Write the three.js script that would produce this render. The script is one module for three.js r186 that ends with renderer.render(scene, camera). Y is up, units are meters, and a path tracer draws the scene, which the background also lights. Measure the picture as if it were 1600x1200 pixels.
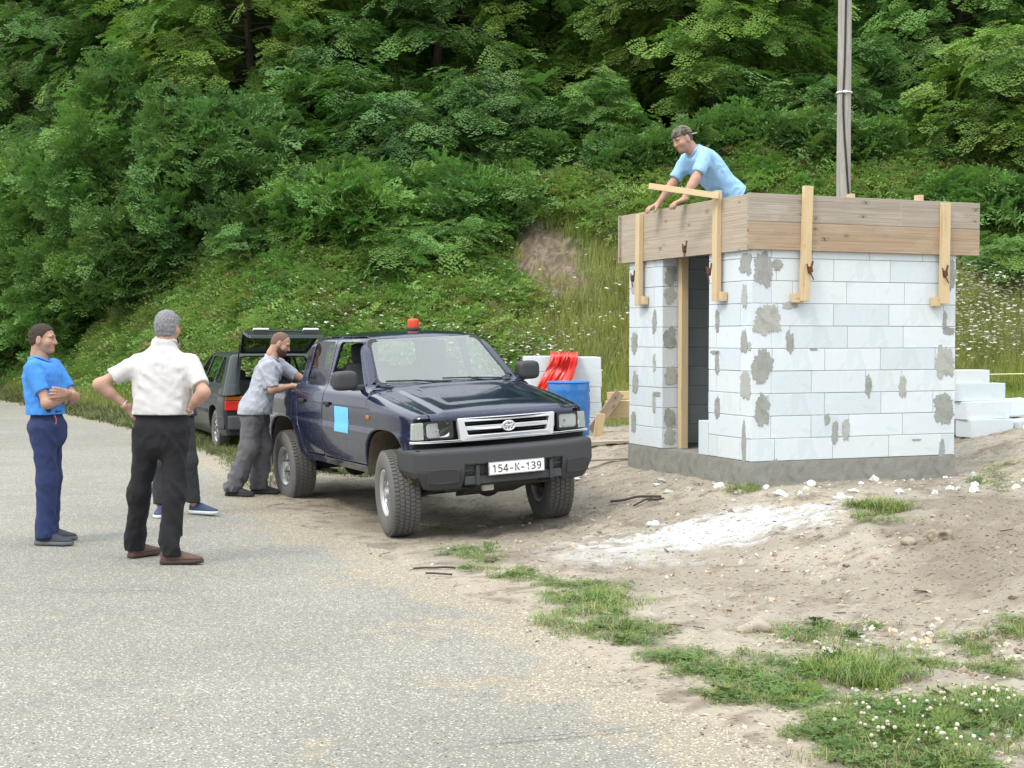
import * as THREE from 'three';
import { mergeGeometries, mergeVertices } from 'three/addons/utils/BufferGeometryUtils.js';
import { RoundedBoxGeometry } from 'three/addons/geometries/RoundedBoxGeometry.js';
import { FontLoader } from 'three/addons/loaders/FontLoader.js';
import { TextGeometry } from 'three/addons/geometries/TextGeometry.js';

// ---------------------------------------------------------------- camera, sky, sun, exposure
const scene = new THREE.Scene();
const camera = new THREE.PerspectiveCamera(29.72, 4 / 3, 0.1, 600);
camera.position.set(0, 1.6, 0);
camera.rotation.x = -Math.atan(73 / 2261);
const renderer = new THREE.WebGLRenderer({ antialias: true });
renderer.setSize(1024, 768);
renderer.toneMapping = THREE.LinearToneMapping;
renderer.toneMappingExposure = 1.28;
renderer.shadowMap.enabled = true;
const SKY = 1.6, SUN = 1.5;
const sunDir = new THREE.Vector3(-0.42, 0.78, 0.5).normalize();
{ // overcast sky: bright veil, soft cloud banks, brightest around the hidden sun
  const W = 512, H = 256, data = new Float32Array(W * H * 4);
  const hash = (x, y, z) => { let h = Math.imul(x, 374761393) ^ Math.imul(y, 668265263) ^ Math.imul(z, 2147483647 - 1013); h = Math.imul(h ^ (h >>> 13), 1274126177); return ((h ^ (h >>> 16)) >>> 0) / 4294967296; };
  const vn = (x, y, z) => { const i = Math.floor(x), j = Math.floor(y), k = Math.floor(z), s = (t) => t * t * (3 - 2 * t), a = s(x - i), b = s(y - j), c = s(z - k), L = (p, q, t) => p + (q - p) * t; return L(L(L(hash(i, j, k), hash(i + 1, j, k), a), L(hash(i, j + 1, k), hash(i + 1, j + 1, k), a), b), L(L(hash(i, j, k + 1), hash(i + 1, j, k + 1), a), L(hash(i, j + 1, k + 1), hash(i + 1, j + 1, k + 1), a), b), c); };
  for (let j = 0; j < H; j++) for (let i = 0; i < W; i++) {
    const up = ((j + 0.5) / H - 0.5) * Math.PI, az = ((i + 0.5) / W - 0.5) * 2 * Math.PI;
    const x = Math.cos(az) * Math.cos(up), y = Math.sin(up), z = Math.sin(az) * Math.cos(up);
    const yy = Math.max(0.12, y + 0.12), px = x / yy * 1.1, pz = z / yy * 1.1;
    let c = 0, a = 0.5; for (let o = 0, s = 0.9; o < 5; o++, s *= 2.1, a *= 0.52) c += a * vn(px * s + 7, o * 5.3, pz * s + 3);
    const cs = Math.max(0, x * sunDir.x + y * sunDir.y + z * sunDir.z);
    const bank = 0.62 + 0.8 * Math.min(1, Math.max(0, (c - 0.25) / 0.5));
    let v = SKY * (0.5 + 0.95 * Math.max(0, y)) * bank * (1 + 0.5 * Math.pow(cs, 6));
    if (y < 0) v = SKY * 0.35;
    const o = (j * W + i) * 4; data[o] = v * 0.945; data[o + 1] = v * 1.0; data[o + 2] = v * 1.06; data[o + 3] = 1;
  }
  const t = new THREE.DataTexture(data, W, H, THREE.RGBAFormat, THREE.FloatType);
  t.mapping = THREE.EquirectangularReflectionMapping; t.magFilter = THREE.LinearFilter; t.needsUpdate = true;
  scene.background = t; scene.environment = t;
}
const sun = new THREE.DirectionalLight(0xfff4e2, SUN);
sun.position.copy(sunDir).multiplyScalar(60).add(new THREE.Vector3(0, 0, -14)); sun.target.position.set(0, 0, -14);
sun.castShadow = true; sun.shadow.radius = 24; sun.shadow.mapSize.set(2048, 2048);
Object.assign(sun.shadow.camera, { left: -30, right: 30, top: 30, bottom: -30, near: 1, far: 140 });
scene.add(sun, sun.target);

// ---------------------------------------------------------------- helpers
function RNG(seed) { let s = seed >>> 0; const r = () => { s = (s + 0x6d2b79f5) | 0; let t = Math.imul(s ^ (s >>> 15), 1 | s); t = (t + Math.imul(t ^ (t >>> 7), 61 | t)) ^ t; return ((t ^ (t >>> 14)) >>> 0) / 4294967296; }; r.in = (a, b) => a + (b - a) * r(); r.pick = (a) => a[Math.floor(r() * a.length)]; return r; }
const clamp = (x, a = 0, b = 1) => Math.min(b, Math.max(a, x)), mix = (a, b, t) => a + (b - a) * t;
const sstep = (a, b, x) => { const t = clamp((x - a) / (b - a)); return t * t * (3 - 2 * t); };
const h3 = (x, y, z) => { let h = Math.imul(x, 374761393) ^ Math.imul(y, 668265263) ^ Math.imul(z, 1440662683); h = Math.imul(h ^ (h >>> 13), 1274126177); return ((h ^ (h >>> 16)) >>> 0) / 4294967296; };
function noise2(x, y, s = 0) { const i = Math.floor(x), j = Math.floor(y), a = x - i, b = y - j, u = a * a * (3 - 2 * a), v = b * b * (3 - 2 * b); return mix(mix(h3(i, j, s), h3(i + 1, j, s), u), mix(h3(i, j + 1, s), h3(i + 1, j + 1, s), u), v); }
function noise3(x, y, z) { const k = Math.floor(z), t = z - k; return mix(noise2(x, y, k), noise2(x, y, k + 1), t * t * (3 - 2 * t)); }
function fbm2(x, y, o = 4, s = 0) { let v = 0, a = 0.5, n = 0; for (let i = 0; i < o; i++) { v += a * noise2(x, y, s + i * 17); n += a; a *= 0.5; x = x * 2.03 + 11.3; y = y * 2.03 + 4.7; } return v / n; }
const V = (x, y, z) => new THREE.Vector3(x, y, z);
const used = new Map();
function numbered(n) { const k = used.get(n) || 0; used.set(n, k + 1); return k ? n + '_' + String(k).padStart(3, '0') : n; }
function shade(o) { o.traverse((m) => { if (m.isMesh) { m.castShadow = true; m.receiveShadow = true; } }); return o; }
function tag(o, label, category, group) { Object.assign(o.userData, label ? { label } : {}, category ? { category } : {}, group ? { group } : {}); return o; }
function thing(name, label, category, pos = [0, 0, 0], turn = 0, group) { const g = new THREE.Group(); g.name = numbered(name); g.position.set(...pos); g.rotation.y = turn; scene.add(g); return tag(g, label, category, group); }
function part(parent, name, geos, m, pos) {
  const g = Array.isArray(geos) ? (geos.length > 1 ? mergeGeometries(geos.map(clean)) : geos[0]) : geos;
  const o = new THREE.Mesh(g, m); o.castShadow = o.receiveShadow = true;
  if (parent === scene) { o.name = numbered(name); } else { const n = parent.children.filter((c) => c.userData.base === name).length; o.userData.base = name; o.name = n ? name + '_' + String(n).padStart(3, '0') : name; }
  if (pos) o.position.set(...pos); parent.add(o); return o;
}
function solo(name, label, category, geos, m, group) { return tag(part(scene, name, geos, m), label, category, group); }
function setting(name, geo, m) { const o = part(scene, name, geo, m); o.userData.kind = 'structure'; return o; }
function stuff(o) { o.userData.kind = 'stuff'; return o; }
function clean(g) { // keep position, normal, uv only, non-indexed
  const n = g.index ? g.toNonIndexed() : g.clone(); for (const k of Object.keys(n.attributes)) if (!['position', 'normal', 'uv'].includes(k)) n.deleteAttribute(k);
  if (!n.attributes.normal) n.computeVertexNormals(); if (!n.attributes.uv) n.setAttribute('uv', new THREE.BufferAttribute(new Float32Array(n.attributes.position.count * 2), 2)); return n;
}
function place(g, p = [0, 0, 0], r = [0, 0, 0], s = 1, order = 'XYZ') { const m = new THREE.Matrix4().compose(V(...p), new THREE.Quaternion().setFromEuler(new THREE.Euler(r[0], r[1], r[2], order)), Array.isArray(s) ? V(...s) : V(s, s, s)); return g.applyMatrix4(m); }
function box(w, h, d, p, r, bev = 0) { const g = bev ? new RoundedBoxGeometry(w, h, d, 1, Math.min(bev, w / 2.1, h / 2.1, d / 2.1)) : new THREE.BoxGeometry(w, h, d); return place(g, p, r); }
function tube(pts, r, seg = 8, n = 0) { const c = new THREE.CatmullRomCurve3(pts.map((p) => V(...p))); return new THREE.TubeGeometry(c, n || Math.max(2, pts.length * 4), r, seg); }
function rod(a, b, r0, r1 = r0, seg = 8) { const A = V(...a), B = V(...b), d = B.clone().sub(A), g = new THREE.CylinderGeometry(r1, r0, d.length(), seg); g.applyQuaternion(new THREE.Quaternion().setFromUnitVectors(V(0, 1, 0), d.normalize())); const m = A.add(B).multiplyScalar(0.5); return g.translate(m.x, m.y, m.z); }
function boxUV(g, s = 1) { // uv in metres from the dominant axis of each face
  g = g.index ? g.toNonIndexed() : g; const p = g.attributes.position, n = g.attributes.normal, uv = new Float32Array(p.count * 2);
  for (let i = 0; i < p.count; i++) { const ax = Math.abs(n.getX(i)), ay = Math.abs(n.getY(i)), az = Math.abs(n.getZ(i)); const [u, v] = ax > ay && ax > az ? [p.getZ(i), p.getY(i)] : ay > az ? [p.getX(i), p.getZ(i)] : [p.getX(i), p.getY(i)]; uv[2 * i] = u * s; uv[2 * i + 1] = v * s; }
  g.setAttribute('uv', new THREE.BufferAttribute(uv, 2)); return g;
}
const std = (c, rough = 0.8, o = {}) => new THREE.MeshStandardMaterial({ color: Array.isArray(c) ? new THREE.Color().setRGB(...c) : c, roughness: rough, ...o });
const phys = (c, rough, o = {}) => new THREE.MeshPhysicalMaterial({ color: Array.isArray(c) ? new THREE.Color().setRGB(...c) : c, roughness: rough, ...o });
function canvasTex(w, h, draw, { srgb = true, rx = 1, ry = 1 } = {}) { const c = document.createElement('canvas'); c.width = w; c.height = h; draw(c.getContext('2d'), w, h); const t = new THREE.CanvasTexture(c); t.wrapS = t.wrapT = THREE.RepeatWrapping; t.repeat.set(rx, ry); if (srgb) t.colorSpace = THREE.SRGBColorSpace; t.magFilter = THREE.LinearFilter; return t; }
function dataTex(w, h, fn, { srgb = false, rx = 1, ry = 1 } = {}) { const d = new Uint8Array(w * h * 4); for (let j = 0; j < h; j++) for (let i = 0; i < w; i++) { const c = fn(i, j), o = (j * w + i) * 4; if (Array.isArray(c)) { d[o] = c[0]; d[o + 1] = c[1]; d[o + 2] = c[2]; } else d[o] = d[o + 1] = d[o + 2] = c; d[o + 3] = 255; } const t = new THREE.DataTexture(d, w, h); t.wrapS = t.wrapT = THREE.RepeatWrapping; t.magFilter = THREE.LinearFilter; t.minFilter = THREE.LinearFilter; t.repeat.set(rx, ry); if (srgb) t.colorSpace = THREE.SRGBColorSpace; t.needsUpdate = true; return t; }
function again(t, rx, ry = rx) { const c = t.clone(); c.repeat.set(rx, ry); c.needsUpdate = true; return c; }
function extrude(pts, depth, bev = 0, holes = []) { const s = new THREE.Shape(pts.map(([x, y]) => new THREE.Vector2(x, y))); for (const h of holes) s.holes.push(new THREE.Path(h.map(([x, y]) => new THREE.Vector2(x, y)))); return new THREE.ExtrudeGeometry(s, { depth, bevelEnabled: bev > 0, bevelThickness: bev, bevelSize: bev, bevelOffset: -bev, bevelSegments: 2, curveSegments: 8 }); }

// signed-distance modelling, meshed with surface nets (blocks far from the surface are skipped)
const smin = (a, b, k) => { const h = Math.max(k - Math.abs(a - b), 0) / k; return Math.min(a, b) - h * h * k * 0.25; };
const smax = (a, b, k) => -smin(-a, -b, k);
function nets(f, lo, hi, cell, opt = {}) {
  const nx = Math.ceil((hi[0] - lo[0]) / cell) + 1, ny = Math.ceil((hi[1] - lo[1]) / cell) + 1, nz = Math.ceil((hi[2] - lo[2]) / cell) + 1;
  const G = new Float32Array(nx * ny * nz), B = 6, reach = B * cell * 0.87 * (opt.lip || 1.5) + cell * 1.5;
  const X = (i) => lo[0] + i * cell, Y = (j) => lo[1] + j * cell, Z = (k) => lo[2] + k * cell;
  for (let k0 = 0; k0 < nz; k0 += B) for (let j0 = 0; j0 < ny; j0 += B) for (let i0 = 0; i0 < nx; i0 += B) {
    const c = f(X(i0 + B / 2), Y(j0 + B / 2), Z(k0 + B / 2)), far = Math.abs(c) > reach;
    for (let k = k0; k < Math.min(nz, k0 + B); k++) for (let j = j0; j < Math.min(ny, j0 + B); j++) for (let i = i0, o = (k * ny + j) * nx + i0; i < Math.min(nx, i0 + B); i++, o++) G[o] = far ? c : f(X(i), Y(j), Z(k));
  }
  const pos = [], idx = [], id = new Int32Array(nx * ny * nz).fill(-1), sx = 1, sy = nx, sz = nx * ny;
  const E = [[0, 1], [2, 3], [4, 5], [6, 7], [0, 2], [1, 3], [4, 6], [5, 7], [0, 4], [1, 5], [2, 6], [3, 7]], O = [0, sx, sy, sx + sy, sz, sx + sz, sy + sz, sx + sy + sz];
  for (let k = 0; k < nz - 1; k++) for (let j = 0; j < ny - 1; j++) for (let i = 0; i < nx - 1; i++) {
    const o = (k * ny + j) * nx + i; let m = 0; for (let c = 0; c < 8; c++) if (G[o + O[c]] < 0) m |= 1 << c;
    if (m === 0 || m === 255) continue;
    let n = 0, x = 0, y = 0, z = 0;
    for (const [a, b] of E) { if (((m >> a) & 1) === ((m >> b) & 1)) continue; const ga = G[o + O[a]], gb = G[o + O[b]], t = ga / (ga - gb); n++; x += (a & 1) + ((b & 1) - (a & 1)) * t; y += ((a >> 1) & 1) + (((b >> 1) & 1) - ((a >> 1) & 1)) * t; z += (a >> 2) + ((b >> 2) - (a >> 2)) * t; }
    id[o] = pos.length / 3; pos.push(X(i + x / n), Y(j + y / n), Z(k + z / n));
  }
  const quad = (a, b, c, d, flip) => { if (a < 0 || b < 0 || c < 0 || d < 0) return; if (flip) idx.push(a, c, b, a, d, c); else idx.push(a, b, c, a, c, d); };
  for (let k = 1; k < nz - 1; k++) for (let j = 1; j < ny - 1; j++) for (let i = 1; i < nx - 1; i++) {
    const o = (k * ny + j) * nx + i, s = G[o] < 0;
    if (s !== G[o + sx] < 0) quad(id[o - sy - sz], id[o - sz], id[o], id[o - sy], !s);
    if (s !== G[o + sy] < 0) quad(id[o - sx - sz], id[o - sx], id[o], id[o - sz], !s);
    if (s !== G[o + sz] < 0) quad(id[o - sx - sy], id[o - sy], id[o], id[o - sx], !s);
  }
  const g = new THREE.BufferGeometry(); g.setAttribute('position', new THREE.Float32BufferAttribute(pos, 3)); g.setIndex(idx);
  if (opt.grad) { const N = new Float32Array(pos.length), e = cell * (opt.eps || 0.3); for (let i = 0; i < pos.length; i += 3) { const x = pos[i], y = pos[i + 1], z = pos[i + 2]; const a = f(x + e, y, z) - f(x - e, y, z), b = f(x, y + e, z) - f(x, y - e, z), c = f(x, y, z + e) - f(x, y, z - e), l = Math.hypot(a, b, c) || 1; N[i] = a / l; N[i + 1] = b / l; N[i + 2] = c / l; } g.setAttribute('normal', new THREE.BufferAttribute(N, 3)); } else g.computeVertexNormals();
  const uv = new Float32Array(pos.length / 3 * 2); for (let i = 0; i < pos.length / 3; i++) { uv[2 * i] = pos[3 * i] + pos[3 * i + 2] * 0.7; uv[2 * i + 1] = pos[3 * i + 1]; } g.setAttribute('uv', new THREE.BufferAttribute(uv, 2));
  return g;
}
function poly2(pts) { // signed distance to a polygon
  const n = pts.length; return (x, y) => { let d = 1e9, s = 1; for (let i = 0, j = n - 1; i < n; j = i++) { const ax = pts[i][0], ay = pts[i][1], ex = pts[j][0] - ax, ey = pts[j][1] - ay, wx = x - ax, wy = y - ay, t = clamp((wx * ex + wy * ey) / (ex * ex + ey * ey)), bx = wx - ex * t, by = wy - ey * t; d = Math.min(d, bx * bx + by * by); const c1 = y >= ay, c2 = y < pts[j][1], c3 = ex * wy > ey * wx; if ((c1 && c2 && c3) || (!c1 && !c2 && !c3)) s = -s; } return s * Math.sqrt(d); };
}
function cone(x, y, z, a, b, r1, r2) { // round cone between a and b
  const bx = b[0] - a[0], by = b[1] - a[1], bz = b[2] - a[2], px = x - a[0], py = y - a[1], pz = z - a[2], l2 = bx * bx + by * by + bz * bz, t = clamp((px * bx + py * by + pz * bz) / l2), dx = px - bx * t, dy = py - by * t, dz = pz - bz * t; return Math.sqrt(dx * dx + dy * dy + dz * dz) - (r1 + (r2 - r1) * t);
}
function ell(x, y, z, c, r) { const a = (x - c[0]) / r[0], b = (y - c[1]) / r[1], d = (z - c[2]) / r[2], k0 = Math.sqrt(a * a + b * b + d * d); return (k0 - 1) * Math.min(r[0], r[1], r[2]) * (k0 > 1 ? 1 : 1); }

// ---------------------------------------------------------------- terrain
// right-hand edge of the road: x as a function of the distance d = -z in front of the camera
const EDGE = [[-60, 2.4], [-8, 2.0], [0, 1.75], [4, 1.4], [5.4, 1.03], [6.2, 0.80], [8.35, -0.02], [10.9, -0.85], [13.75, -2.25], [18, -3.4], [22.2, -4.9], [26.8, -7.1], [33, -10.6], [41, -15], [60, -29], [160, -110]];
function lut(T, x) { if (x <= T[0][0]) return T[0][1]; for (let i = 1; i < T.length; i++) if (x < T[i][0]) { const t = (x - T[i - 1][0]) / (T[i][0] - T[i - 1][0]); return mix(T[i - 1][1], T[i][1], t); } return T[T.length - 1][1]; }
const edgeX = (d) => lut(EDGE, d);
const FOOT = [[-120, 165], [-29, 60.8], [-15, 41.9], [-10.6, 33.7], [-7.1, 27.6], [-4.9, 24.6], [-1, 24.6], [3, 24.6], [9, 24.2], [40, 26], [150, 60]]; // distance at which the bank begins, by x
function hill(x, d) { const u = d - lut(FOOT, x); if (u < 0) return 0; const k = Math.max(0, u - 8.5), s = 0.60 * u - 0.9 * (1 - Math.exp(-u * 0.67)) - 0.42 * (k - 2.5 * (1 - Math.exp(-k / 2.5))); return s + 0.3 * Math.max(0, u - 20) + (noise2(x * 0.18, d * 0.18, 5) - 0.5) * 1.2 * Math.min(1, u * 0.12); }
// a heap of spoil slanting down to the right
function moundAt(x, d) { const px = x - 0.72, pd = d - 31.0, a = (px * 0.86 - pd * 0.22) / 1.25, b = (pd + px * 1.5) / 2.0; return Math.exp(-(a * a + b * b)); }
function groundY(x, z) {
  const d = -z, u = (x - edgeX(d)) * 0.85;
  let y = 0.29 * sstep(1.5, 3.6, u) + 0.2 * clamp(x - 4.3, 0, 1.4) * sstep(2, 4, u) * sstep(7, 13, d) * (x > 12 ? 12 / x : 1);
  const tx = (x + 1.0) / 1.5, tz = (d - 13) / 3.0; y -= 0.115 * Math.exp(-(tx * tx + tz * tz));
  const yard = sstep(0.1, 1.2, u) * (1 - sstep(22, 30, d));
  y += yard * ((fbm2(x * 1.3, d * 1.3, 4, 9) - 0.5) * 0.04 + (fbm2(x * 5, d * 5, 3, 3) - 0.5) * 0.05 + (fbm2(x * 14, d * 14, 2, 5) - 0.5) * 0.032 * (1 + 1.6 * sstep(2.2, 3.6, x) * sstep(12, 10, d)));
  const mo = moundAt(x, d); // earth spoil above the meadow
  if (mo > 0.02) y += mo * (0.34 + 0.75 * (fbm2(x * 2.2, d * 2.2, 5, 8) - 0.5));
  const sx = (x - 1.5) / 1.5, sz = (d - 17.6) / 1.6; y += 0.13 * Math.exp(-(sx * sx + sz * sz));
  return y + hill(x, d);
}
// nonuniform grid shared by the ground and the road
function ticks(a, b, step, growL, growR, lo, hi) { const t = []; for (let x = a; x <= b; x += step) t.push(x); for (let s = step, x = t[t.length - 1]; x < hi;) { s *= growR; x += s; t.push(x); } for (let s = step, x = a; x > lo;) { s *= growL; x -= s; t.unshift(x); } return t; }
const GX = ticks(-3.6, 6.2, 0.055, 1.09, 1.09, -160, 160), GD = ticks(4.4, 16.5, 0.06, 1.2, 1.035, -60, 170);
{ const fine = []; for (let d = 27.6; d < 34.2; d += 0.11) fine.push(d); const keep = GD.filter((d) => d < 27.5 || d > 34.3); GD.length = 0; GD.push(...[...keep, ...fine].sort((a, b) => a - b)); }
const roadField = (x, d) => { const n = (fbm2(x * 1.1, d * 1.1, 4, 21) - 0.5) * 0.9 + (fbm2(x * 6, d * 6, 3, 4) - 0.5) * 0.22; return edgeX(d) - x + n * 0.55; };
function grid(colour, clipField, lift) {
  const pos = [], col = [], uv = [], idx = [], nx = GX.length, nd = GD.length, F = new Float32Array(nx * nd);
  const vert = (x, d, y) => { pos.push(x, y, -d); const c = colour(x, d); col.push(c[0], c[1], c[2]); uv.push(x, d); return pos.length / 3 - 1; };
  const Y = new Float32Array(nx * nd);
  for (let j = 0; j < nd; j++) for (let i = 0; i < nx; i++) { const y = groundY(GX[i], -GD[j]); Y[j * nx + i] = y; F[j * nx + i] = clipField ? clipField(GX[i], GD[j]) : 1; }
  const id = new Int32Array(nx * nd).fill(-1), get = (o) => { if (id[o] < 0) { const i = o % nx, j = (o - i) / nx; id[o] = vert(GX[i], GD[j], Y[o] + (lift ? lift(GX[i], GD[j]) : 0)); } return id[o]; };
  const cut = new Map(), mid = (a, b) => { const k = a < b ? a * 4e6 + b : b * 4e6 + a; if (cut.has(k)) return cut.get(k); const t = F[a] / (F[a] - F[b]), ia = a % nx, ja = (a - ia) / nx, ib = b % nx, jb = (b - ib) / nx, x = mix(GX[ia], GX[ib], t), d = mix(GD[ja], GD[jb], t); const v = vert(x, d, mix(Y[a], Y[b], t) + (lift ? lift(x, d) : 0)); cut.set(k, v); return v; };
  const tri = (a, b, c) => { const p = [a, b, c], s = p.filter((o) => F[o] > 0).length; if (s === 0) return; if (s === 3) { idx.push(get(a), get(b), get(c)); return; } const out = []; for (let k = 0; k < 3; k++) { const m = p[k], n = p[(k + 1) % 3]; if (F[m] > 0) out.push(get(m)); if ((F[m] > 0) !== (F[n] > 0)) out.push(mid(m, n)); } for (let k = 1; k < out.length - 1; k++) idx.push(out[0], out[k], out[k + 1]); };
  for (let j = 0; j < nd - 1; j++) for (let i = 0; i < nx - 1; i++) { const o = j * nx + i; tri(o, o + 1, o + nx + 1); tri(o, o + nx + 1, o + nx); }
  const g = new THREE.BufferGeometry(); g.setAttribute('position', new THREE.Float32BufferAttribute(pos, 3)); g.setAttribute('color', new THREE.Float32BufferAttribute(col, 3)); g.setAttribute('uv', new THREE.Float32BufferAttribute(uv, 2)); g.setIndex(idx); g.computeVertexNormals(); return g;
}
const lerp3 = (a, b, t) => [mix(a[0], b[0], t), mix(a[1], b[1], t), mix(a[2], b[2], t)];
// matter lying on the ground: white mortar powder, fresh sand, damp dark earth, trampled grass litter
const powder = (x, d) => { const a = (x - 1.6) / 1.1, b = (d - 11.35) / 0.6, n = fbm2(x * 2.2, d * 3.2, 5, 31), m = fbm2(x * 9, d * 12, 4, 77), c = fbm2(x * 30, d * 40, 2, 12), f = 1 - (a * a + b * b) + (n - 0.5) * 2.3 + (m - 0.5) * 2.0 + (c - 0.5) * 1.3; const a2 = (x - 0.95) / 1.2, b2 = (d - 10.7) / 0.6, g = 0.6 - (a2 * a2 + b2 * b2) + (n - 0.5) * 2 + (m - 0.5) * 1.6 + (c - 0.5) * 0.7; return Math.max(sstep(-0.05, 0.62, f), 0.42 * sstep(0.0, 0.8, g)); };
const DIRT = [0.355, 0.303, 0.232], SAND = [0.46, 0.398, 0.305], DAMP = [0.205, 0.163, 0.118], POWDER = [0.62, 0.615, 0.60], LITTER = [0.10, 0.075, 0.045], TURF = [0.075, 0.085, 0.03], PALE = [0.435, 0.395, 0.325];
function groundColour(x, d) {
  const u = (x - edgeX(d)) * 0.85, n = fbm2(x * 0.9, d * 0.9, 4, 2), m = fbm2(x * 4, d * 4, 4, 6), q = fbm2(x * 15, d * 15, 2, 13);
  let c = lerp3(DIRT, PALE, sstep(0.42, 0.62, n * 0.6 + m * 0.4));
  c = lerp3(c, SAND, sstep(0.5, 0.62, 0.5 * m + 0.5 * n + 0.18 * (1 - sstep(0, 1.1, u)) + 0.14 * Math.exp(-(((x - 1.5) / 1.1) ** 2 + ((d - 16.6) / 2.2) ** 2))));
  c = lerp3(c, DAMP, 0.62 * sstep(0.5, 0.66, fbm2(x * 1.6, d * 1.6, 4, 41) * 0.6 + m * 0.4 + 0.25 * sstep(2.0, 3.4, x) * sstep(12.5, 11, d) * sstep(7.5, 9, d) - 0.05));
  c = lerp3(c, DAMP, 0.75 * sstep(0.55, 0.68, q * 0.5 + m * 0.5));
  c = lerp3(c, POWDER, powder(x, d));
  const past = sstep(-0.6, 0.6, d - lut(FOOT, x) + 3.2 + (n - 0.5) * 3);  // turf beyond the yard
  c = lerp3(c, TURF, past * sstep(-0.2, 0.3, u - 0.2) );
  const mound = moundAt(x, d) + (m - 0.5) * 1.0 + (q - 0.5) * 0.5 - 0.06;
  if (d > 25) { const up = hill(x, d); c = lerp3(c, lerp3(LITTER, [0.19, 0.14, 0.09], sstep(0.5, 0.7, m)), sstep(4.2, 5.6, up + n * 1.5)); c = lerp3(c, lerp3([0.14, 0.10, 0.062], [0.27, 0.205, 0.142], sstep(0.35, 0.65, q)), sstep(0.42, 0.56, mound)); }
  return c;
}
const ROADC = [0.335, 0.325, 0.295];
function roadColour(x, d) {
  const r = roadField(x, d), n = fbm2(x * 0.55, d * 0.55, 5, 51), m = fbm2(x * 2.7, d * 2.7, 4, 61), q = fbm2(x * 13, d * 13, 3, 71);
  let c = lerp3(ROADC, [0.385, 0.372, 0.335], sstep(0.35, 0.7, n)); c = lerp3(c, [0.29, 0.288, 0.272], 0.5 * sstep(0.5, 0.75, m));
  const s = sstep(0.46, 0.60, 0.5 * m + 0.35 * q + 0.15 * n + 0.36 * (1 - sstep(0.0, 0.55, r)) + 0.12 * (1 - sstep(0.3, 1.9, r)) - 0.17); c = lerp3(c, SAND, s * 0.75);
  return c;
}
// one tileable grain for asphalt chippings, one for earth
function chips(seed, size, n, rmin, rmax, bg, tone) {
  return (g, w, h) => { const r = RNG(seed); g.fillStyle = `rgb(${bg},${bg},${bg})`; g.fillRect(0, 0, w, h); for (let i = 0; i < n; i++) { const x = r() * w, y = r() * h, a = r.in(rmin, rmax), b = a * r.in(0.5, 1), t = r() * 6.3, v = Math.round(clamp(tone(r), 0, 255)); g.fillStyle = `rgb(${v},${v},${Math.round(v * 0.985)})`; for (const ox of [-w, 0, w]) for (const oy of [-h, 0, h]) { if (x + ox < -rmax || x + ox > w + rmax || y + oy < -rmax || y + oy > h + rmax) continue; g.beginPath(); const k = 6; for (let q = 0; q < k; q++) { const an = t + q / k * 6.283, rr = 0.75 + 0.25 * Math.sin(i * 1.7 + q * 2.3); const px = x + ox + Math.cos(an) * a * rr, py = y + oy + Math.sin(an) * b * rr; q ? g.lineTo(px, py) : g.moveTo(px, py); } g.fill(); } } };
}
const asphaltTex = canvasTex(1024, 1024, chips(3, 1024, 17000, 2.0, 5.6, 150, (r) => 212 + (r() + r() + r() - 1.5) * 78 + (r() < 0.04 ? 34 : 0) - (r() < 0.2 ? 104 : 0)), { rx: 1 / 1.6, ry: 1 / 1.6 });
const earthTex = canvasTex(1024, 1024, (g, w, h) => { chips(8, 1024, 9000, 2, 8, 205, (r) => 212 + (r() + r() - 1) * 62 - (r() < 0.07 ? 95 : 0))(g, w, h); chips(9, 1024, 300, 6, 15, 0, (r) => 222 + (r() - 0.5) * 70)({ ...{}, fillRect() {}, set fillStyle(v) { g.fillStyle = v; }, beginPath() { g.beginPath(); }, moveTo(a, b) { g.moveTo(a, b); }, lineTo(a, b) { g.lineTo(a, b); }, fill() { g.fill(); } }, w, h); }, { rx: 1 / 2.3, ry: 1 / 2.3 });
const groundMat = std([1.06, 1.06, 1.06], 0.96, { vertexColors: true, map: earthTex, bumpMap: earthTex, bumpScale: 0.024 });
const roadMat = std([1.78, 1.755, 1.66], 0.93, { vertexColors: true, map: asphaltTex, bumpMap: asphaltTex, bumpScale: 0.006 });
setting('ground', grid(groundColour, null, (x, d) => -0.012 * sstep(-0.1, 0.15, roadField(x, d)) + 0.008 * powder(x, d)), groundMat);
setting('road', grid(roadColour, (x, d) => Math.min(roadField(x, d), x + 9.5 + (d > 18 ? (d - 18) * 2.4 : 0)), (x, d) => -0.012 * sstep(-0.1, 0.15, roadField(x, d)) + 0.0045), roadMat);
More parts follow.
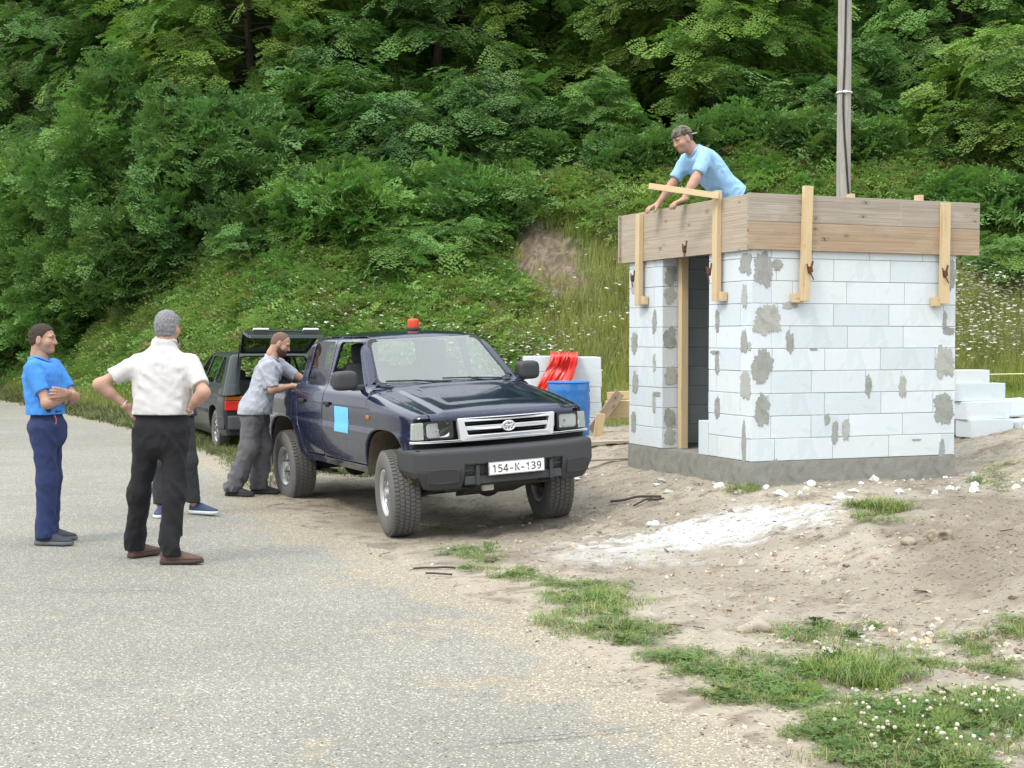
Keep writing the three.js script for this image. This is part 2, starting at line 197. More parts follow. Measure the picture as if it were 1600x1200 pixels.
{ // cracks in the worn asphalt: thin ragged strips of dark filler
  const crack = (pts, w, seed) => { const r = RNG(seed), P = [], I = [], c = new THREE.CatmullRomCurve3(pts.map(([x, d]) => V(x, 0, -d))), n = 60; for (let i = 0; i <= n; i++) { const p = c.getPoint(i / n), t = c.getTangent(i / n), k = w * r.in(0.2, 1) * Math.sin(Math.PI * (0.06 + 0.88 * i / n)), ox = r.in(-0.012, 0.012), oz = r.in(-0.012, 0.012); for (const s of [-1, 1]) { const x = p.x + ox - t.z * s * k, z = p.z + oz + t.x * s * k; P.push(x, groundY(x, z) + 0.0105, z); } if (i < n) { const a = 2 * i; I.push(a, a + 1, a + 2, a + 1, a + 3, a + 2); } } const g = new THREE.BufferGeometry(); g.setAttribute('position', new THREE.Float32BufferAttribute(P, 3)); g.setIndex(I); g.computeVertexNormals(); setting('road_crack', g, std([0.1, 0.095, 0.085], 1)); };
  crack([[-0.25, 5.62], [-0.05, 5.68], [0.2, 5.75], [0.5, 5.86], [0.72, 5.98]], 0.008, 3); crack([[0.25, 6.7], [0.45, 6.62], [0.62, 6.68], [0.8, 6.5]], 0.006, 5); crack([[-3.2, 9.4], [-2.7, 9.1], [-2.3, 9.2], [-1.8, 8.8]], 0.006, 9);
}

// ---------------------------------------------------------------- small block building
const woodTex = (seed, base, dark, knots = 6, lines = 260) => canvasTex(1024, 256, (g, w, h) => {
  const r = RNG(seed); g.fillStyle = `rgb(${base})`; g.fillRect(0, 0, w, h);
  for (let i = 0; i < lines; i++) { const y = r() * h, a = r.in(0.03, 0.22); g.strokeStyle = r() < 0.62 ? `rgba(${dark},${a})` : `rgba(255,240,215,${a * 0.7})`; g.lineWidth = r.in(0.6, 3.2); const x0 = r() < 0.5 ? 0 : r() * w, x1 = r() < 0.5 ? w : x0 + r() * w; g.beginPath(); for (let x = x0; x <= x1; x += 24) { const yy = y + Math.sin(x * 0.006 + i) * 3 + Math.sin(x * 0.017 + i * 2.1) * 1.4; x === x0 ? g.moveTo(x, yy) : g.lineTo(x, yy); } g.stroke(); }
  for (let i = 0; i < knots; i++) { const x = r() * w, y = r() * h, s = r.in(4, 10); for (let k = 5; k > 0; k--) { g.strokeStyle = `rgba(${dark},0.35)`; g.lineWidth = 1.6; g.beginPath(); g.ellipse(x, y, s * (0.6 + k * 0.55), s * (0.3 + k * 0.22), 0, 0, 6.3); g.stroke(); } g.fillStyle = `rgba(${dark},0.85)`; g.beginPath(); g.ellipse(x, y, s, s * 0.55, r() * 3, 0, 6.3); g.fill(); }
  for (let i = 0; i < 40; i++) { g.fillStyle = `rgba(${r() < 0.5 ? '120,110,100' : '225,215,200'},${r.in(0.03, 0.12)})`; g.beginPath(); g.ellipse(r() * w, r() * h, r.in(20, 130), r.in(5, 26), 0, 0, 6.3); g.fill(); }
});
const wGrey = woodTex(5, '168,158,144', '84,72,60', 8), wOld = woodTex(15, '182,168,148', '96,82,66', 6), wNew = woodTex(25, '212,188,146', '168,132,88', 4, 160), wOrange = woodTex(35, '170,148,122', '96,74,56', 9);
const wood = (t, len, wid, rough = 0.85) => std([0.84, 0.84, 0.84], rough, { map: again(t, 1 / len, 1 / wid), bumpMap: again(t, 1 / len, 1 / wid), bumpScale: 0.002 });
const WOOD = { grey: wood(wGrey, 1.9, 0.42), old: wood(wOld, 1.9, 0.42), fresh: wood(wNew, 1.4, 0.2), orange: wood(wOrange, 1.9, 0.42) };
function plank(len, w, t, p, r, bev = 0.003, off = 0) { // plank along x; grain along its length
  const g = boxUV(new RoundedBoxGeometry(len, w, t, 1, bev)); const uv = g.attributes.uv; const P = g.attributes.position, N = g.attributes.normal;
  for (let i = 0; i < uv.count; i++) { const ax = Math.abs(N.getX(i)); if (ax > 0.7) uv.setXY(i, P.getZ(i) * 0.3 + off, P.getY(i)); else uv.setXY(i, P.getX(i) + off * 1.7, (Math.abs(N.getY(i)) > 0.7 ? P.getZ(i) : P.getY(i)) + off); }
  return place(g, p, r);
}
const poreTex = canvasTex(512, 512, (g, w, h) => { const r = RNG(11); g.fillStyle = 'rgb(236,238,238)'; g.fillRect(0, 0, w, h); for (let i = 0; i < 5200; i++) { const v = Math.round(r.in(198, 252)); g.fillStyle = `rgba(${v},${v},${v},0.6)`; g.beginPath(); g.arc(r() * w, r() * h, r.in(0.5, 1.9), 0, 6.3); g.fill(); } for (let i = 0; i < 26; i++) { g.fillStyle = `rgba(${r() < 0.5 ? '196,200,200' : '255,255,255'},0.13)`; g.beginPath(); g.ellipse(r() * w, r() * h, r.in(18, 90), r.in(8, 40), r() * 3, 0, 6.3); g.fill(); } for (let i = 0; i < 30; i++) { g.strokeStyle = 'rgba(150,152,150,0.22)'; g.lineWidth = 1; g.beginPath(); const x = r() * w, y = r() * h; g.moveTo(x, y); g.lineTo(x + r.in(-40, 40), y + r.in(-8, 8)); g.stroke(); } }, { rx: 1 / 0.9, ry: 1 / 0.9 });
const BLOCKM = [[0.67, 0.715, 0.745], [0.70, 0.745, 0.77], [0.63, 0.68, 0.715], [0.685, 0.72, 0.735]].map((c) => std(c, 0.93, { map: poreTex, bumpMap: poreTex, bumpScale: 0.003 }));
const cementTex = canvasTex(512, 512, (g, w, h) => { const r = RNG(21); g.fillStyle = 'rgb(190,190,184)'; g.fillRect(0, 0, w, h); for (let i = 0; i < 4000; i++) { const v = Math.round(r.in(135, 235)); g.fillStyle = `rgba(${v},${v},${v - 4},0.35)`; g.beginPath(); g.arc(r() * w, r() * h, r.in(0.6, 3.5), 0, 6.3); g.fill(); } for (let i = 0; i < 60; i++) { g.fillStyle = `rgba(${r() < 0.6 ? '130,128,120' : '222,220,212'},0.14)`; g.beginPath(); g.ellipse(r() * w, r() * h, r.in(12, 80), r.in(6, 30), r() * 3, 0, 6.3); g.fill(); } for (let i = 0; i < 90; i++) { g.fillStyle = 'rgba(60,58,54,0.4)'; g.beginPath(); g.arc(r() * w, r() * h, r.in(0.8, 2.4), 0, 6.3); g.fill(); } }, { rx: 1 / 0.8, ry: 1 / 0.8 });
const mortarM = std([0.56, 0.575, 0.57], 0.95, { map: cementTex, bumpMap: cementTex, bumpScale: 0.004 }), mortarPale = std([0.70, 0.715, 0.70], 0.95, { map: cementTex, bumpMap: cementTex, bumpScale: 0.004 }), concreteM = std([0.45, 0.445, 0.42], 0.95, { map: cementTex, bumpMap: cementTex, bumpScale: 0.006 });
const HUT = { x: 2.11, z: -12.74, turn: 0.3805, y0: 0.5 };
{
  const hut = thing('block_hut', 'small unfinished hut of white aerated concrete blocks on a grey concrete footing', 'hut', [HUT.x, 0, HUT.z], HUT.turn);
  const W = 2.2, L = 2.42, T = 0.2, y0 = HUT.y0, r = RNG(77), rows = 11;
  // concrete footing with rough cast faces
  { const g = boxUV(new THREE.BoxGeometry(W + 0.012, 0.62, L + 0.012, 44, 10, 44)); const P = g.attributes.position; for (let i = 0; i < P.count; i++) { const n = (fbm2(P.getX(i) * 6 + P.getZ(i) * 5, P.getY(i) * 9, 3, 4) - 0.5) * 0.012; P.setXYZ(i, P.getX(i) + Math.sign(P.getX(i)) * n, P.getY(i) + (P.getY(i) > 0.3 ? n * 0.5 : 0), P.getZ(i) + Math.sign(P.getZ(i)) * n); } g.computeVertexNormals(); part(hut, 'footing', g, concreteM, [W / 2, y0 - 0.312, -L / 2]); }
  // blocks: each wall is a part, each block its own mesh
  const geoCache = new Map(), dir = { front: [W, 0], back: [W, 0], left: [L, 1], right: [L, 1] };
  const blockGeo = (len, h, variant) => { const k = len.toFixed(3) + h.toFixed(3) + variant; if (!geoCache.has(k)) { const g = boxUV(new RoundedBoxGeometry(len, h, T, 1, 0.004)); const uv = g.attributes.uv; for (let i = 0; i < uv.count; i++) uv.setXY(i, uv.getX(i) + variant * 0.37, uv.getY(i) + variant * 0.23); geoCache.set(k, g); } return geoCache.get(k); };
  function wall(name, joints, toWorld, len, skip) {
    const grp = new THREE.Group(); grp.name = name; hut.add(grp);
    const cores = [];
    for (let k = 0; k < rows; k++) {
      const js = [...joints(k)].sort((a, b) => a - b), h = k === rows - 1 ? 0.12 : 0.1955, yc = y0 + k * 0.2 + h / 2 + 0.002;
      for (let i = 0; i < js.length - 1; i++) { let a = js[i], b = js[i + 1]; const parts = skip ? skip(k, a, b) : [[a, b]]; for (const [p, q] of parts) { if (q - p < 0.03) continue; const ln = q - p - 0.0045, o = part(grp, 'block', blockGeo(ln, h, Math.floor(r() * 3)), r.pick(BLOCKM)); const out = (r() - 0.5) * 0.003; const [x, z, t] = toWorld((p + q) / 2, out); o.position.set(x, yc, z); o.rotation.y = t; } }
    }
    return grp;
  }
  const F = [[0, 0.24, 0.85, 1.46, 2.06, W], [0.2, 0.62, 1.02, 1.61, W], [0, 0.18, 0.76, 1.37, 1.95, W], [0.2, 0.62, 1.2, 1.6, W], [0, 0.21, 0.76, 1.36, 1.97, W], [0.2, 0.39, 1.0, 1.61, W], [0, 0.26, 0.85, 1.45, 2.06, W], [0.2, 0.42, 0.99, 1.62, W], [0, 0.25, 0.85, 1.46, 2.07, W], [0.2, 0.62, 1.23, 1.82, W], [0, 0.4, 1.0, 1.6, W]];
  wall('front_wall', (k) => F[k], (s, o) => [s, -T / 2 + o, 0], W);
  wall('rear_wall', (k) => (k % 2 ? [0, 0.6, 1.2, 1.8, W] : [0.2, 0.5, 1.1, 1.7, W]), (s, o) => [s, -L + T / 2 + o, 0], W);
  const D0 = 0.764, D1 = 1.68; // door opening in the left wall
  const door = (k, a, b) => { const o = []; if (a < D0) o.push([a, Math.min(b, D0)]); if (b > D1) o.push([Math.max(a, D1), b]); return k >= 10 ? [[a, b]] : o; };
  const Lj = (k) => (k % 2 ? [0, 0.62, D0, D1, 1.86, L - 0.2] : [0.2, 0.6, D0, D1, 2.28, L]);
  wall('door_wall', Lj, (s, o) => [T / 2 - o, -s, Math.PI / 2], L, door);
  wall('right_wall', (k) => (k % 2 ? [0.2, 0.8, 1.4, 2.0, L - 0.2] : [0.2, 0.5, 1.1, 1.7, L - 0.2]), (s, o) => [W - T / 2 + o, -s, Math.PI / 2], L);
  // mortar bed behind the joints
  const bed = [box(W - 0.012, 2.08, T - 0.014, [W / 2, y0 + 1.04, -T / 2]), box(W - 0.012, 2.08, T - 0.014, [W / 2, y0 + 1.04, -L + T / 2]), box(T - 0.014, 2.08, L - 0.43, [W - T / 2, y0 + 1.04, -L / 2])];
  bed.push(box(T - 0.014, 2.0, D0 - T - 0.02, [T / 2, y0 + 1.0, -(D0 + T) / 2 + 0.002]), box(T - 0.014, 2.0, L - T - D1 - 0.02, [T / 2, y0 + 1.0, -(L - T + D1) / 2]));
  part(hut, 'mortar_joint', bed.map((g) => boxUV(g)), mortarM);
  // smeared mortar patches: lumpy, ragged-edged skins a few millimetres proud of the blocks
  const ragged = (a, b, c, d, seed) => { const q = RNG(seed), n = 64, pts = [], cx = (a + c) / 2, cy = (b + d) / 2, hx = (c - a) / 2, hy = (d - b) / 2; for (let i = 0; i < n; i++) { const t = i / n * 6.2832, ca = Math.cos(t), sa = Math.sin(t), e = 2.7; const k = Math.pow(Math.abs(ca) ** e + Math.abs(sa) ** e, -1 / e), w = 0.86 + 0.75 * (fbm2(ca * 1.9 + seed * 3.1, sa * 1.9 + seed, 4, 5) - 0.5) + (q() - 0.5) * 0.2; pts.push([clamp(cx + ca * k * hx * w * 1.08, Math.max(a, Math.min(c, -9) ) - 0.02, c + 0.02), clamp(cy + sa * k * hy * w * 1.12, b - 0.02, d + 0.02)]); } return pts; };
  const skin = (a, b, c, d, seed) => boxUV(extrude(ragged(a, b, c, d, seed), 0.003, 0.0014));
  const fp = [[0.01, 2.05, 0.22, 2.34], [0.2, 2.2, 0.31, 2.29], [0.02, 1.63, 0.29, 1.89], [0.35, 1.46, 0.43, 1.65], [0.01, 1.21, 0.21, 1.5], [1.19, 1.06, 1.27, 1.26], [1.56, 1.04, 1.65, 1.26], [0.02, 0.81, 0.19, 1.1], [0.75, 0.8, 0.82, 0.91], [0.83, 0.63, 0.91, 0.85], [0.94, 0.66, 1.03, 0.85], [0.19, 0.41, 0.29, 0.52], [2.02, 0.46, 2.09, 0.65], [1.95, 0.8, 2.196, 1.07], [1.95, 1.22, 2.196, 1.52], [2.05, 1.62, 2.19, 1.7], [2.05, 1.66, 2.1, 1.84], [2.08, 2.05, 2.196, 2.33], [0.3, 1.85, 0.47, 1.92], [0.6, 1.48, 0.68, 1.5], [1.72, 0.64, 1.82, 0.66]];
  fp.forEach((p, i) => { const o = part(hut, 'mortar_patch', skin(...p, i + 3), i % 4 === 2 ? mortarPale : mortarM); o.position.z = -0.0005; });
  const lp = [[0.01, 2.15, 0.22, 2.36], [0.08, 1.86, 0.18, 2.07], [0.56, 1.65, 0.64, 1.86], [0.07, 1.45, 0.19, 1.66], [0.01, 1.48, 0.06, 1.56], [0.56, 1.44, 0.73, 1.48], [0.56, 1.26, 0.64, 1.46], [0.01, 1.05, 0.2, 1.3], [0.55, 0.86, 0.65, 1.05], [0.09, 0.45, 0.16, 0.85], [2.25, 2.04, 2.38, 2.24], [1.8, 1.64, 1.9, 1.87], [2.23, 1.44, 2.37, 1.65], [1.82, 1.25, 1.88, 1.44], [2.2, 1.03, 2.34, 1.24], [1.72, 1.01, 1.88, 1.06], [1.82, 0.84, 1.89, 1.05], [2.25, 0.63, 2.38, 0.84]];
  lp.forEach((p, i) => { const o = part(hut, 'mortar_patch', skin(-p[2], p[1], -p[0], p[3], i + 60), i % 3 === 1 ? mortarPale : mortarM); o.rotation.y = -Math.PI / 2; o.position.x = 0.0005; });
  // greyish smears on the far door jamb
  [0, 1, 3, 5, 7, 8].forEach((k, i) => { const o = part(hut, 'mortar_patch', skin(0.015, y0 + k * 0.2 + (i % 2 ? 0.01 : 0.03), 0.15, y0 + k * 0.2 + 0.2, 90 + i), i % 2 ? mortarM : mortarPale); o.position.set(0, 0, -D1 - 0.0005); });
  // timber prop standing in the doorway
  part(hut, 'door_prop', plank(2.0, 0.075, 0.075, [0, 0, 0], [0, 0, Math.PI / 2]), WOOD.fresh, [0.19, y0 + 1.0, -D1 + 0.075]);
  part(hut, 'wall_lintel', [box(0.16, 0.1, D1 - D0 - 0.01, [0.1, 2.43, -(D0 + D1) / 2], [0, 0, 0], 0.004)], WOOD.grey);
}
{ // timber formwork round the top of the walls
  const fw = thing('formwork', 'weathered timber formwork boards and fresh battens nailed round the hut top', 'formwork', [HUT.x, 0, HUT.z], HUT.turn);
  const yb = 2.367, yt = 2.86, t = 0.028, off = 0.006;
  const fL = 2.5, third = (yt - yb) / 2;
  const b1 = part(fw, 'board', plank(fL, third - 0.0015, t, [0, 0, 0], [0, 0, -0.003], 0.003, 0.3), WOOD.orange, [fL / 2 - 0.06, yb + third / 2, off + t / 2]);
  const b2 = part(fw, 'board', plank(fL, third - 0.0015, t, [0, 0, 0], [0, 0, -0.003], 0.003, 0.9), WOOD.grey, [fL / 2 - 0.06, yb + third * 1.5, off + t / 2]);
  const lL = 2.60, lb = part(fw, 'board', plank(lL, yt - yb, t, [0, 0, 0], [0, 0, 0], 0.003, 0.1), WOOD.old, [-off - t / 2, (yb + yt) / 2, -lL / 2 - 0.0]); lb.rotation.y = Math.PI / 2;
  const rb = part(fw, 'board', plank(2.6, yt - yb, t, [0, 0, 0], [0, 0, 0], 0.003, 0.6), WOOD.grey, [2.2 + off + t / 2, (yb + yt) / 2, -1.32]); rb.rotation.y = Math.PI / 2;
  part(fw, 'board', plank(2.44, yt - yb, t, [0, 0, 0], [0, 0, 0], 0.003, 1.6), WOOD.grey, [1.16, (yb + yt) / 2, -2.42 - off - t / 2 - 0.11]);
  part(fw, 'deck', boxUV(box(1.96, 0.03, 2.2, [1.1, 2.44, -1.21])), WOOD.grey);
  const batten = (p, len, turn, tilt = 0, w = 0.088) => { const o = part(fw, 'batten', plank(len, w, 0.048, [0, 0, 0], [0, 0, Math.PI / 2], 0.003, p[0]), WOOD.fresh, p); o.rotation.set(0, turn, tilt, 'YXZ'); return o; };
  const zf = off + t + 0.0255, xl = -off - t - 0.0255;
  batten([0.515, 2.43, zf], 1.02, 0, -0.03); batten([2.02, 2.375, zf], 0.93, 0, -0.008);
  batten([xl, 2.38, -2.08], 0.92, Math.PI / 2, 0.02); batten([xl, 2.43, -0.52], 1.0, Math.PI / 2, 0.012);
  batten([2.2 + off + t + 0.0255, 2.6, -1.77], 1.0, Math.PI / 2, 0); batten([2.2 + off + t + 0.0255, 2.5, -0.64], 0.97, Math.PI / 2, 0);
  for (const [x, y, z, tn] of [[0.44, 1.95, 0.034, 0], [1.95, 1.93, 0.034, 0], [-0.034, 1.97, -2.01, 1], [-0.034, 1.97, -0.455, 1]]) { const o = part(fw, 'spacer', plank(tn ? 0.08 : 0.1, 0.085, 0.05, [0, 0, 0], [0, 0, 0], 0.003, y), WOOD.fresh, [x, y, z]); o.rotation.y = tn ? Math.PI / 2 : 0; }
  const rust = std([0.12, 0.055, 0.03], 0.75, { metalness: 0.5, roughness: 0.7 });
  for (const [x, y, z, tn] of [[0.535, 2.2, zf + 0.035, 0], [2.0, 2.19, zf + 0.035, 0], [xl - 0.035, 2.2, -2.16, 1], [xl - 0.035, 2.2, -0.6, 1], [xl + 0.015, 2.44, -1.16, 1]]) { const o = part(fw, 'tie_clamp', [box(0.045, 0.055, 0.025, [0, 0, 0], [0, 0, 0.2], 0.004), box(0.016, 0.12, 0.012, [0.02, 0.02, -0.008], [0, 0, -0.25], 0.003), rod([-0.035, 0.05, 0], [0.03, -0.09, 0.012], 0.006)], rust, [x, y, z]); o.rotation.y = tn ? -Math.PI / 2 : 0; }
}
{ // loose batten laid across the formwork, and block standing in the doorway
  const A = V(1.27, 2.995, -13.42), B = V(1.87, 2.872, -13.1), s = solo('loose_batten', 'loose fresh batten lying across the formwork edge in front of the man in the cap', 'batten', plank(A.distanceTo(B), 0.055, 0.045, [0, 0, 0], [0, 0, 0], 0.003, 0.4), WOOD.fresh);
  s.position.copy(A).add(B).multiplyScalar(0.5); s.quaternion.setFromUnitVectors(V(1, 0, 0), B.sub(A).normalize());
}

// ---------------------------------------------------------------- pickup truck (x forward, y up, z to its right)
const grimeTex = canvasTex(512, 512, (g, w, h) => { const r = RNG(31); g.fillStyle = '#fff'; g.fillRect(0, 0, w, h); for (let i = 0; i < 1500; i++) { const v = Math.round(r.in(190, 255)); g.fillStyle = `rgba(${v},${v},${v},0.3)`; g.beginPath(); g.arc(r() * w, r() * h, r.in(0.5, 5), 0, 6.3); g.fill(); } });
const roughTex = canvasTex(512, 512, (g, w, h) => { const r = RNG(32); g.fillStyle = 'rgb(120,120,120)'; g.fillRect(0, 0, w, h); for (let i = 0; i < 900; i++) { const v = Math.round(r.in(60, 230)); g.fillStyle = `rgba(${v},${v},${v},0.12)`; g.beginPath(); g.ellipse(r() * w, r() * h, r.in(3, 60), r.in(2, 24), r() * 3, 0, 6.3); g.fill(); } }, { srgb: false });
// navy paint flecked with dried mud and dust up to the sills (uv in metres, v = height)
const mudTex = canvasTex(1024, 1024, (g, w, h) => { const r = RNG(35); g.fillStyle = 'rgb(15,25,52)'; g.fillRect(0, 0, w, h); for (let i = 0; i < 11000; i++) { const y = 0.44 + Math.pow(r(), 2.6) * 0.75, a = r.in(0.1, 0.55); g.fillStyle = `rgba(${r.pick(['104,90,72', '122,110,92', '88,80,70'])},${a})`; g.beginPath(); g.ellipse(r() * w, h - y / 2 * h, r.in(0.5, 2.6), r.in(0.4, 1.8), r() * 3, 0, 6.3); g.fill(); } for (let i = 0; i < 160; i++) { const y = 0.46 + Math.pow(r(), 2) * 0.3; g.fillStyle = `rgba(110,97,80,${r.in(0.08, 0.3)})`; g.beginPath(); g.ellipse(r() * w, h - y / 2 * h, r.in(3, 16), r.in(2, 9), r() * 3, 0, 6.3); g.fill(); } }, { rx: 0.5, ry: 0.5 });
const AUTO = {
  blue: phys([1, 1, 1], 0.5, { specularIntensity: 0.25, clearcoat: 1, clearcoatRoughness: 0.06, roughnessMap: roughTex, map: mudTex }),
  green: phys([0.014, 0.02, 0.02], 0.5, { specularIntensity: 0.2, clearcoat: 0.6, clearcoatRoughness: 0.15 }),
  plastic: std([0.036, 0.038, 0.041], 0.64), plasticDark: std([0.018, 0.018, 0.02], 0.7), rubber: std([0.115, 0.112, 0.104], 0.9, { map: grimeTex }), black: std([0.008, 0.008, 0.008], 0.8), gasket: std([0.012, 0.012, 0.012], 0.6),
  silver: std([0.6, 0.61, 0.62], 0.42, { metalness: 0.45 }), chrome: std([0.72, 0.73, 0.74], 0.3, { metalness: 0.75 }), alloy: std([0.5, 0.5, 0.5], 0.42, { metalness: 0.6 }), steel: std([0.1, 0.095, 0.09], 0.7, { metalness: 0.4 }),
  glass: phys([0.86, 0.93, 0.9], 0.02, { transmission: 1, thickness: 0, ior: 1.52 }), tint: phys([0.45, 0.52, 0.5], 0.02, { transmission: 1, thickness: 0, ior: 1.52 }), screen: phys([0.62, 0.68, 0.67], 0.015, { transmission: 0.84, thickness: 0, ior: 1.9 }), lens: phys([0.93, 0.95, 0.95], 0.08, { transmission: 1, thickness: 0, ior: 1.5 }),
  amber: phys([0.75, 0.22, 0.02], 0.2, { transmission: 0.5, thickness: 0 }), red: phys([0.55, 0.02, 0.015], 0.25, { transmission: 0.2, thickness: 0 }), mud: std([0.20, 0.155, 0.11], 0.97, { map: earthTex, bumpMap: earthTex, bumpScale: 0.01 }), seat: std([0.05, 0.052, 0.058], 0.95), dash: std([0.06, 0.06, 0.062], 0.85), white: std([0.8, 0.8, 0.78], 0.6), mirror: std([0.8, 0.8, 0.8], 0.05, { metalness: 1 }), dirty: std([0.045, 0.042, 0.038], 0.9),
};
const scol = (T, y) => { for (let i = 1; i < T.length; i++) if (y < T[i][0] || i === T.length - 1) { const t = clamp((y - T[i - 1][0]) / (T[i][0] - T[i - 1][0])); const a = T[i - 1][1], b = T[i][1], p = i > 1 ? (b - T[i - 2][1]) / (T[i][0] - T[i - 2][0]) : (b - a) / (T[i][0] - T[i - 1][0]), q = i < T.length - 1 ? (T[i + 1][1] - a) / (T[i + 1][0] - T[i - 1][0]) : (b - a) / (T[i][0] - T[i - 1][0]), h = T[i][0] - T[i - 1][0], t2 = t * t, t3 = t2 * t; return (2 * t3 - 3 * t2 + 1) * a + (t3 - 2 * t2 + t) * h * p + (-2 * t3 + 3 * t2) * b + (t3 - t2) * h * q; } };
const arch = (x, y, x0, rx, ry, yc) => { const a = Math.abs(x - x0) / rx, b = Math.max(0, y - yc) / ry; return (Math.pow(a ** 3 + b ** 3, 1 / 3) - 1) * Math.min(rx, ry); };
const rpoly = (pts, r) => { const f = poly2(pts); return (x, y) => f(x, y); };
const shrink = (pts, r) => { const f = poly2(pts); return (x, y) => f(x, y); };
// a polygon with rounded corners
function roundPts(pts, r, n = 4) { const o = [], N = pts.length; for (let i = 0; i < N; i++) { const p = pts[i], a = pts[(i + N - 1) % N], b = pts[(i + 1) % N], la = Math.hypot(a[0] - p[0], a[1] - p[1]), lb = Math.hypot(b[0] - p[0], b[1] - p[1]), ra = Math.min(r, la / 2.1), rb = Math.min(r, lb / 2.1), A = [p[0] + (a[0] - p[0]) / la * ra, p[1] + (a[1] - p[1]) / la * ra], B = [p[0] + (b[0] - p[0]) / lb * rb, p[1] + (b[1] - p[1]) / lb * rb]; for (let k = 0; k <= n; k++) { const t = k / n, u = 1 - t; o.push([u * u * A[0] + 2 * u * t * p[0] + t * t * B[0], u * u * A[1] + 2 * u * t * p[1] + t * t * B[1]]); } } return o; }
function sheet(pts, surf, step = 0.06, off = 0, two = false) { // polygon in (a,b) filled with a fine triangulation and carried onto a surface
  const xs = pts.map((p) => p[0]), ys = pts.map((p) => p[1]), x0 = Math.min(...xs), x1 = Math.max(...xs), y0 = Math.min(...ys), y1 = Math.max(...ys), f = poly2(pts);
  const s = new THREE.Shape(pts.map((p) => new THREE.Vector2(...p))); let g = new THREE.ShapeGeometry(s); const P0 = g.toNonIndexed().attributes.position, out = [], uv = [];
  const rec = (a, b, c, n) => { const e = (p, q) => Math.hypot(p[0] - q[0], p[1] - q[1]), ab = e(a, b), bc = e(b, c), ca = e(c, a), m = Math.max(ab, bc, ca); if (n === 0 || m < step) { for (const p of [a, b, c]) { const v = surf(p[0], p[1], off); out.push(...v); uv.push(p[0], p[1]); } return; } const h = (p, q) => [(p[0] + q[0]) / 2, (p[1] + q[1]) / 2]; if (m === ab) { const d = h(a, b); rec(a, d, c, n - 1); rec(d, b, c, n - 1); } else if (m === bc) { const d = h(b, c); rec(a, b, d, n - 1); rec(a, d, c, n - 1); } else { const d = h(c, a); rec(a, b, d, n - 1); rec(d, b, c, n - 1); } };
  for (let i = 0; i < P0.count; i += 3) rec([P0.getX(i), P0.getY(i)], [P0.getX(i + 1), P0.getY(i + 1)], [P0.getX(i + 2), P0.getY(i + 2)], 12);
  g = new THREE.BufferGeometry(); g.setAttribute('position', new THREE.Float32BufferAttribute(out, 3)); g.setAttribute('uv', new THREE.Float32BufferAttribute(uv, 2)); g = mergeVertices(g, 1e-4); g.computeVertexNormals(); return g;
}
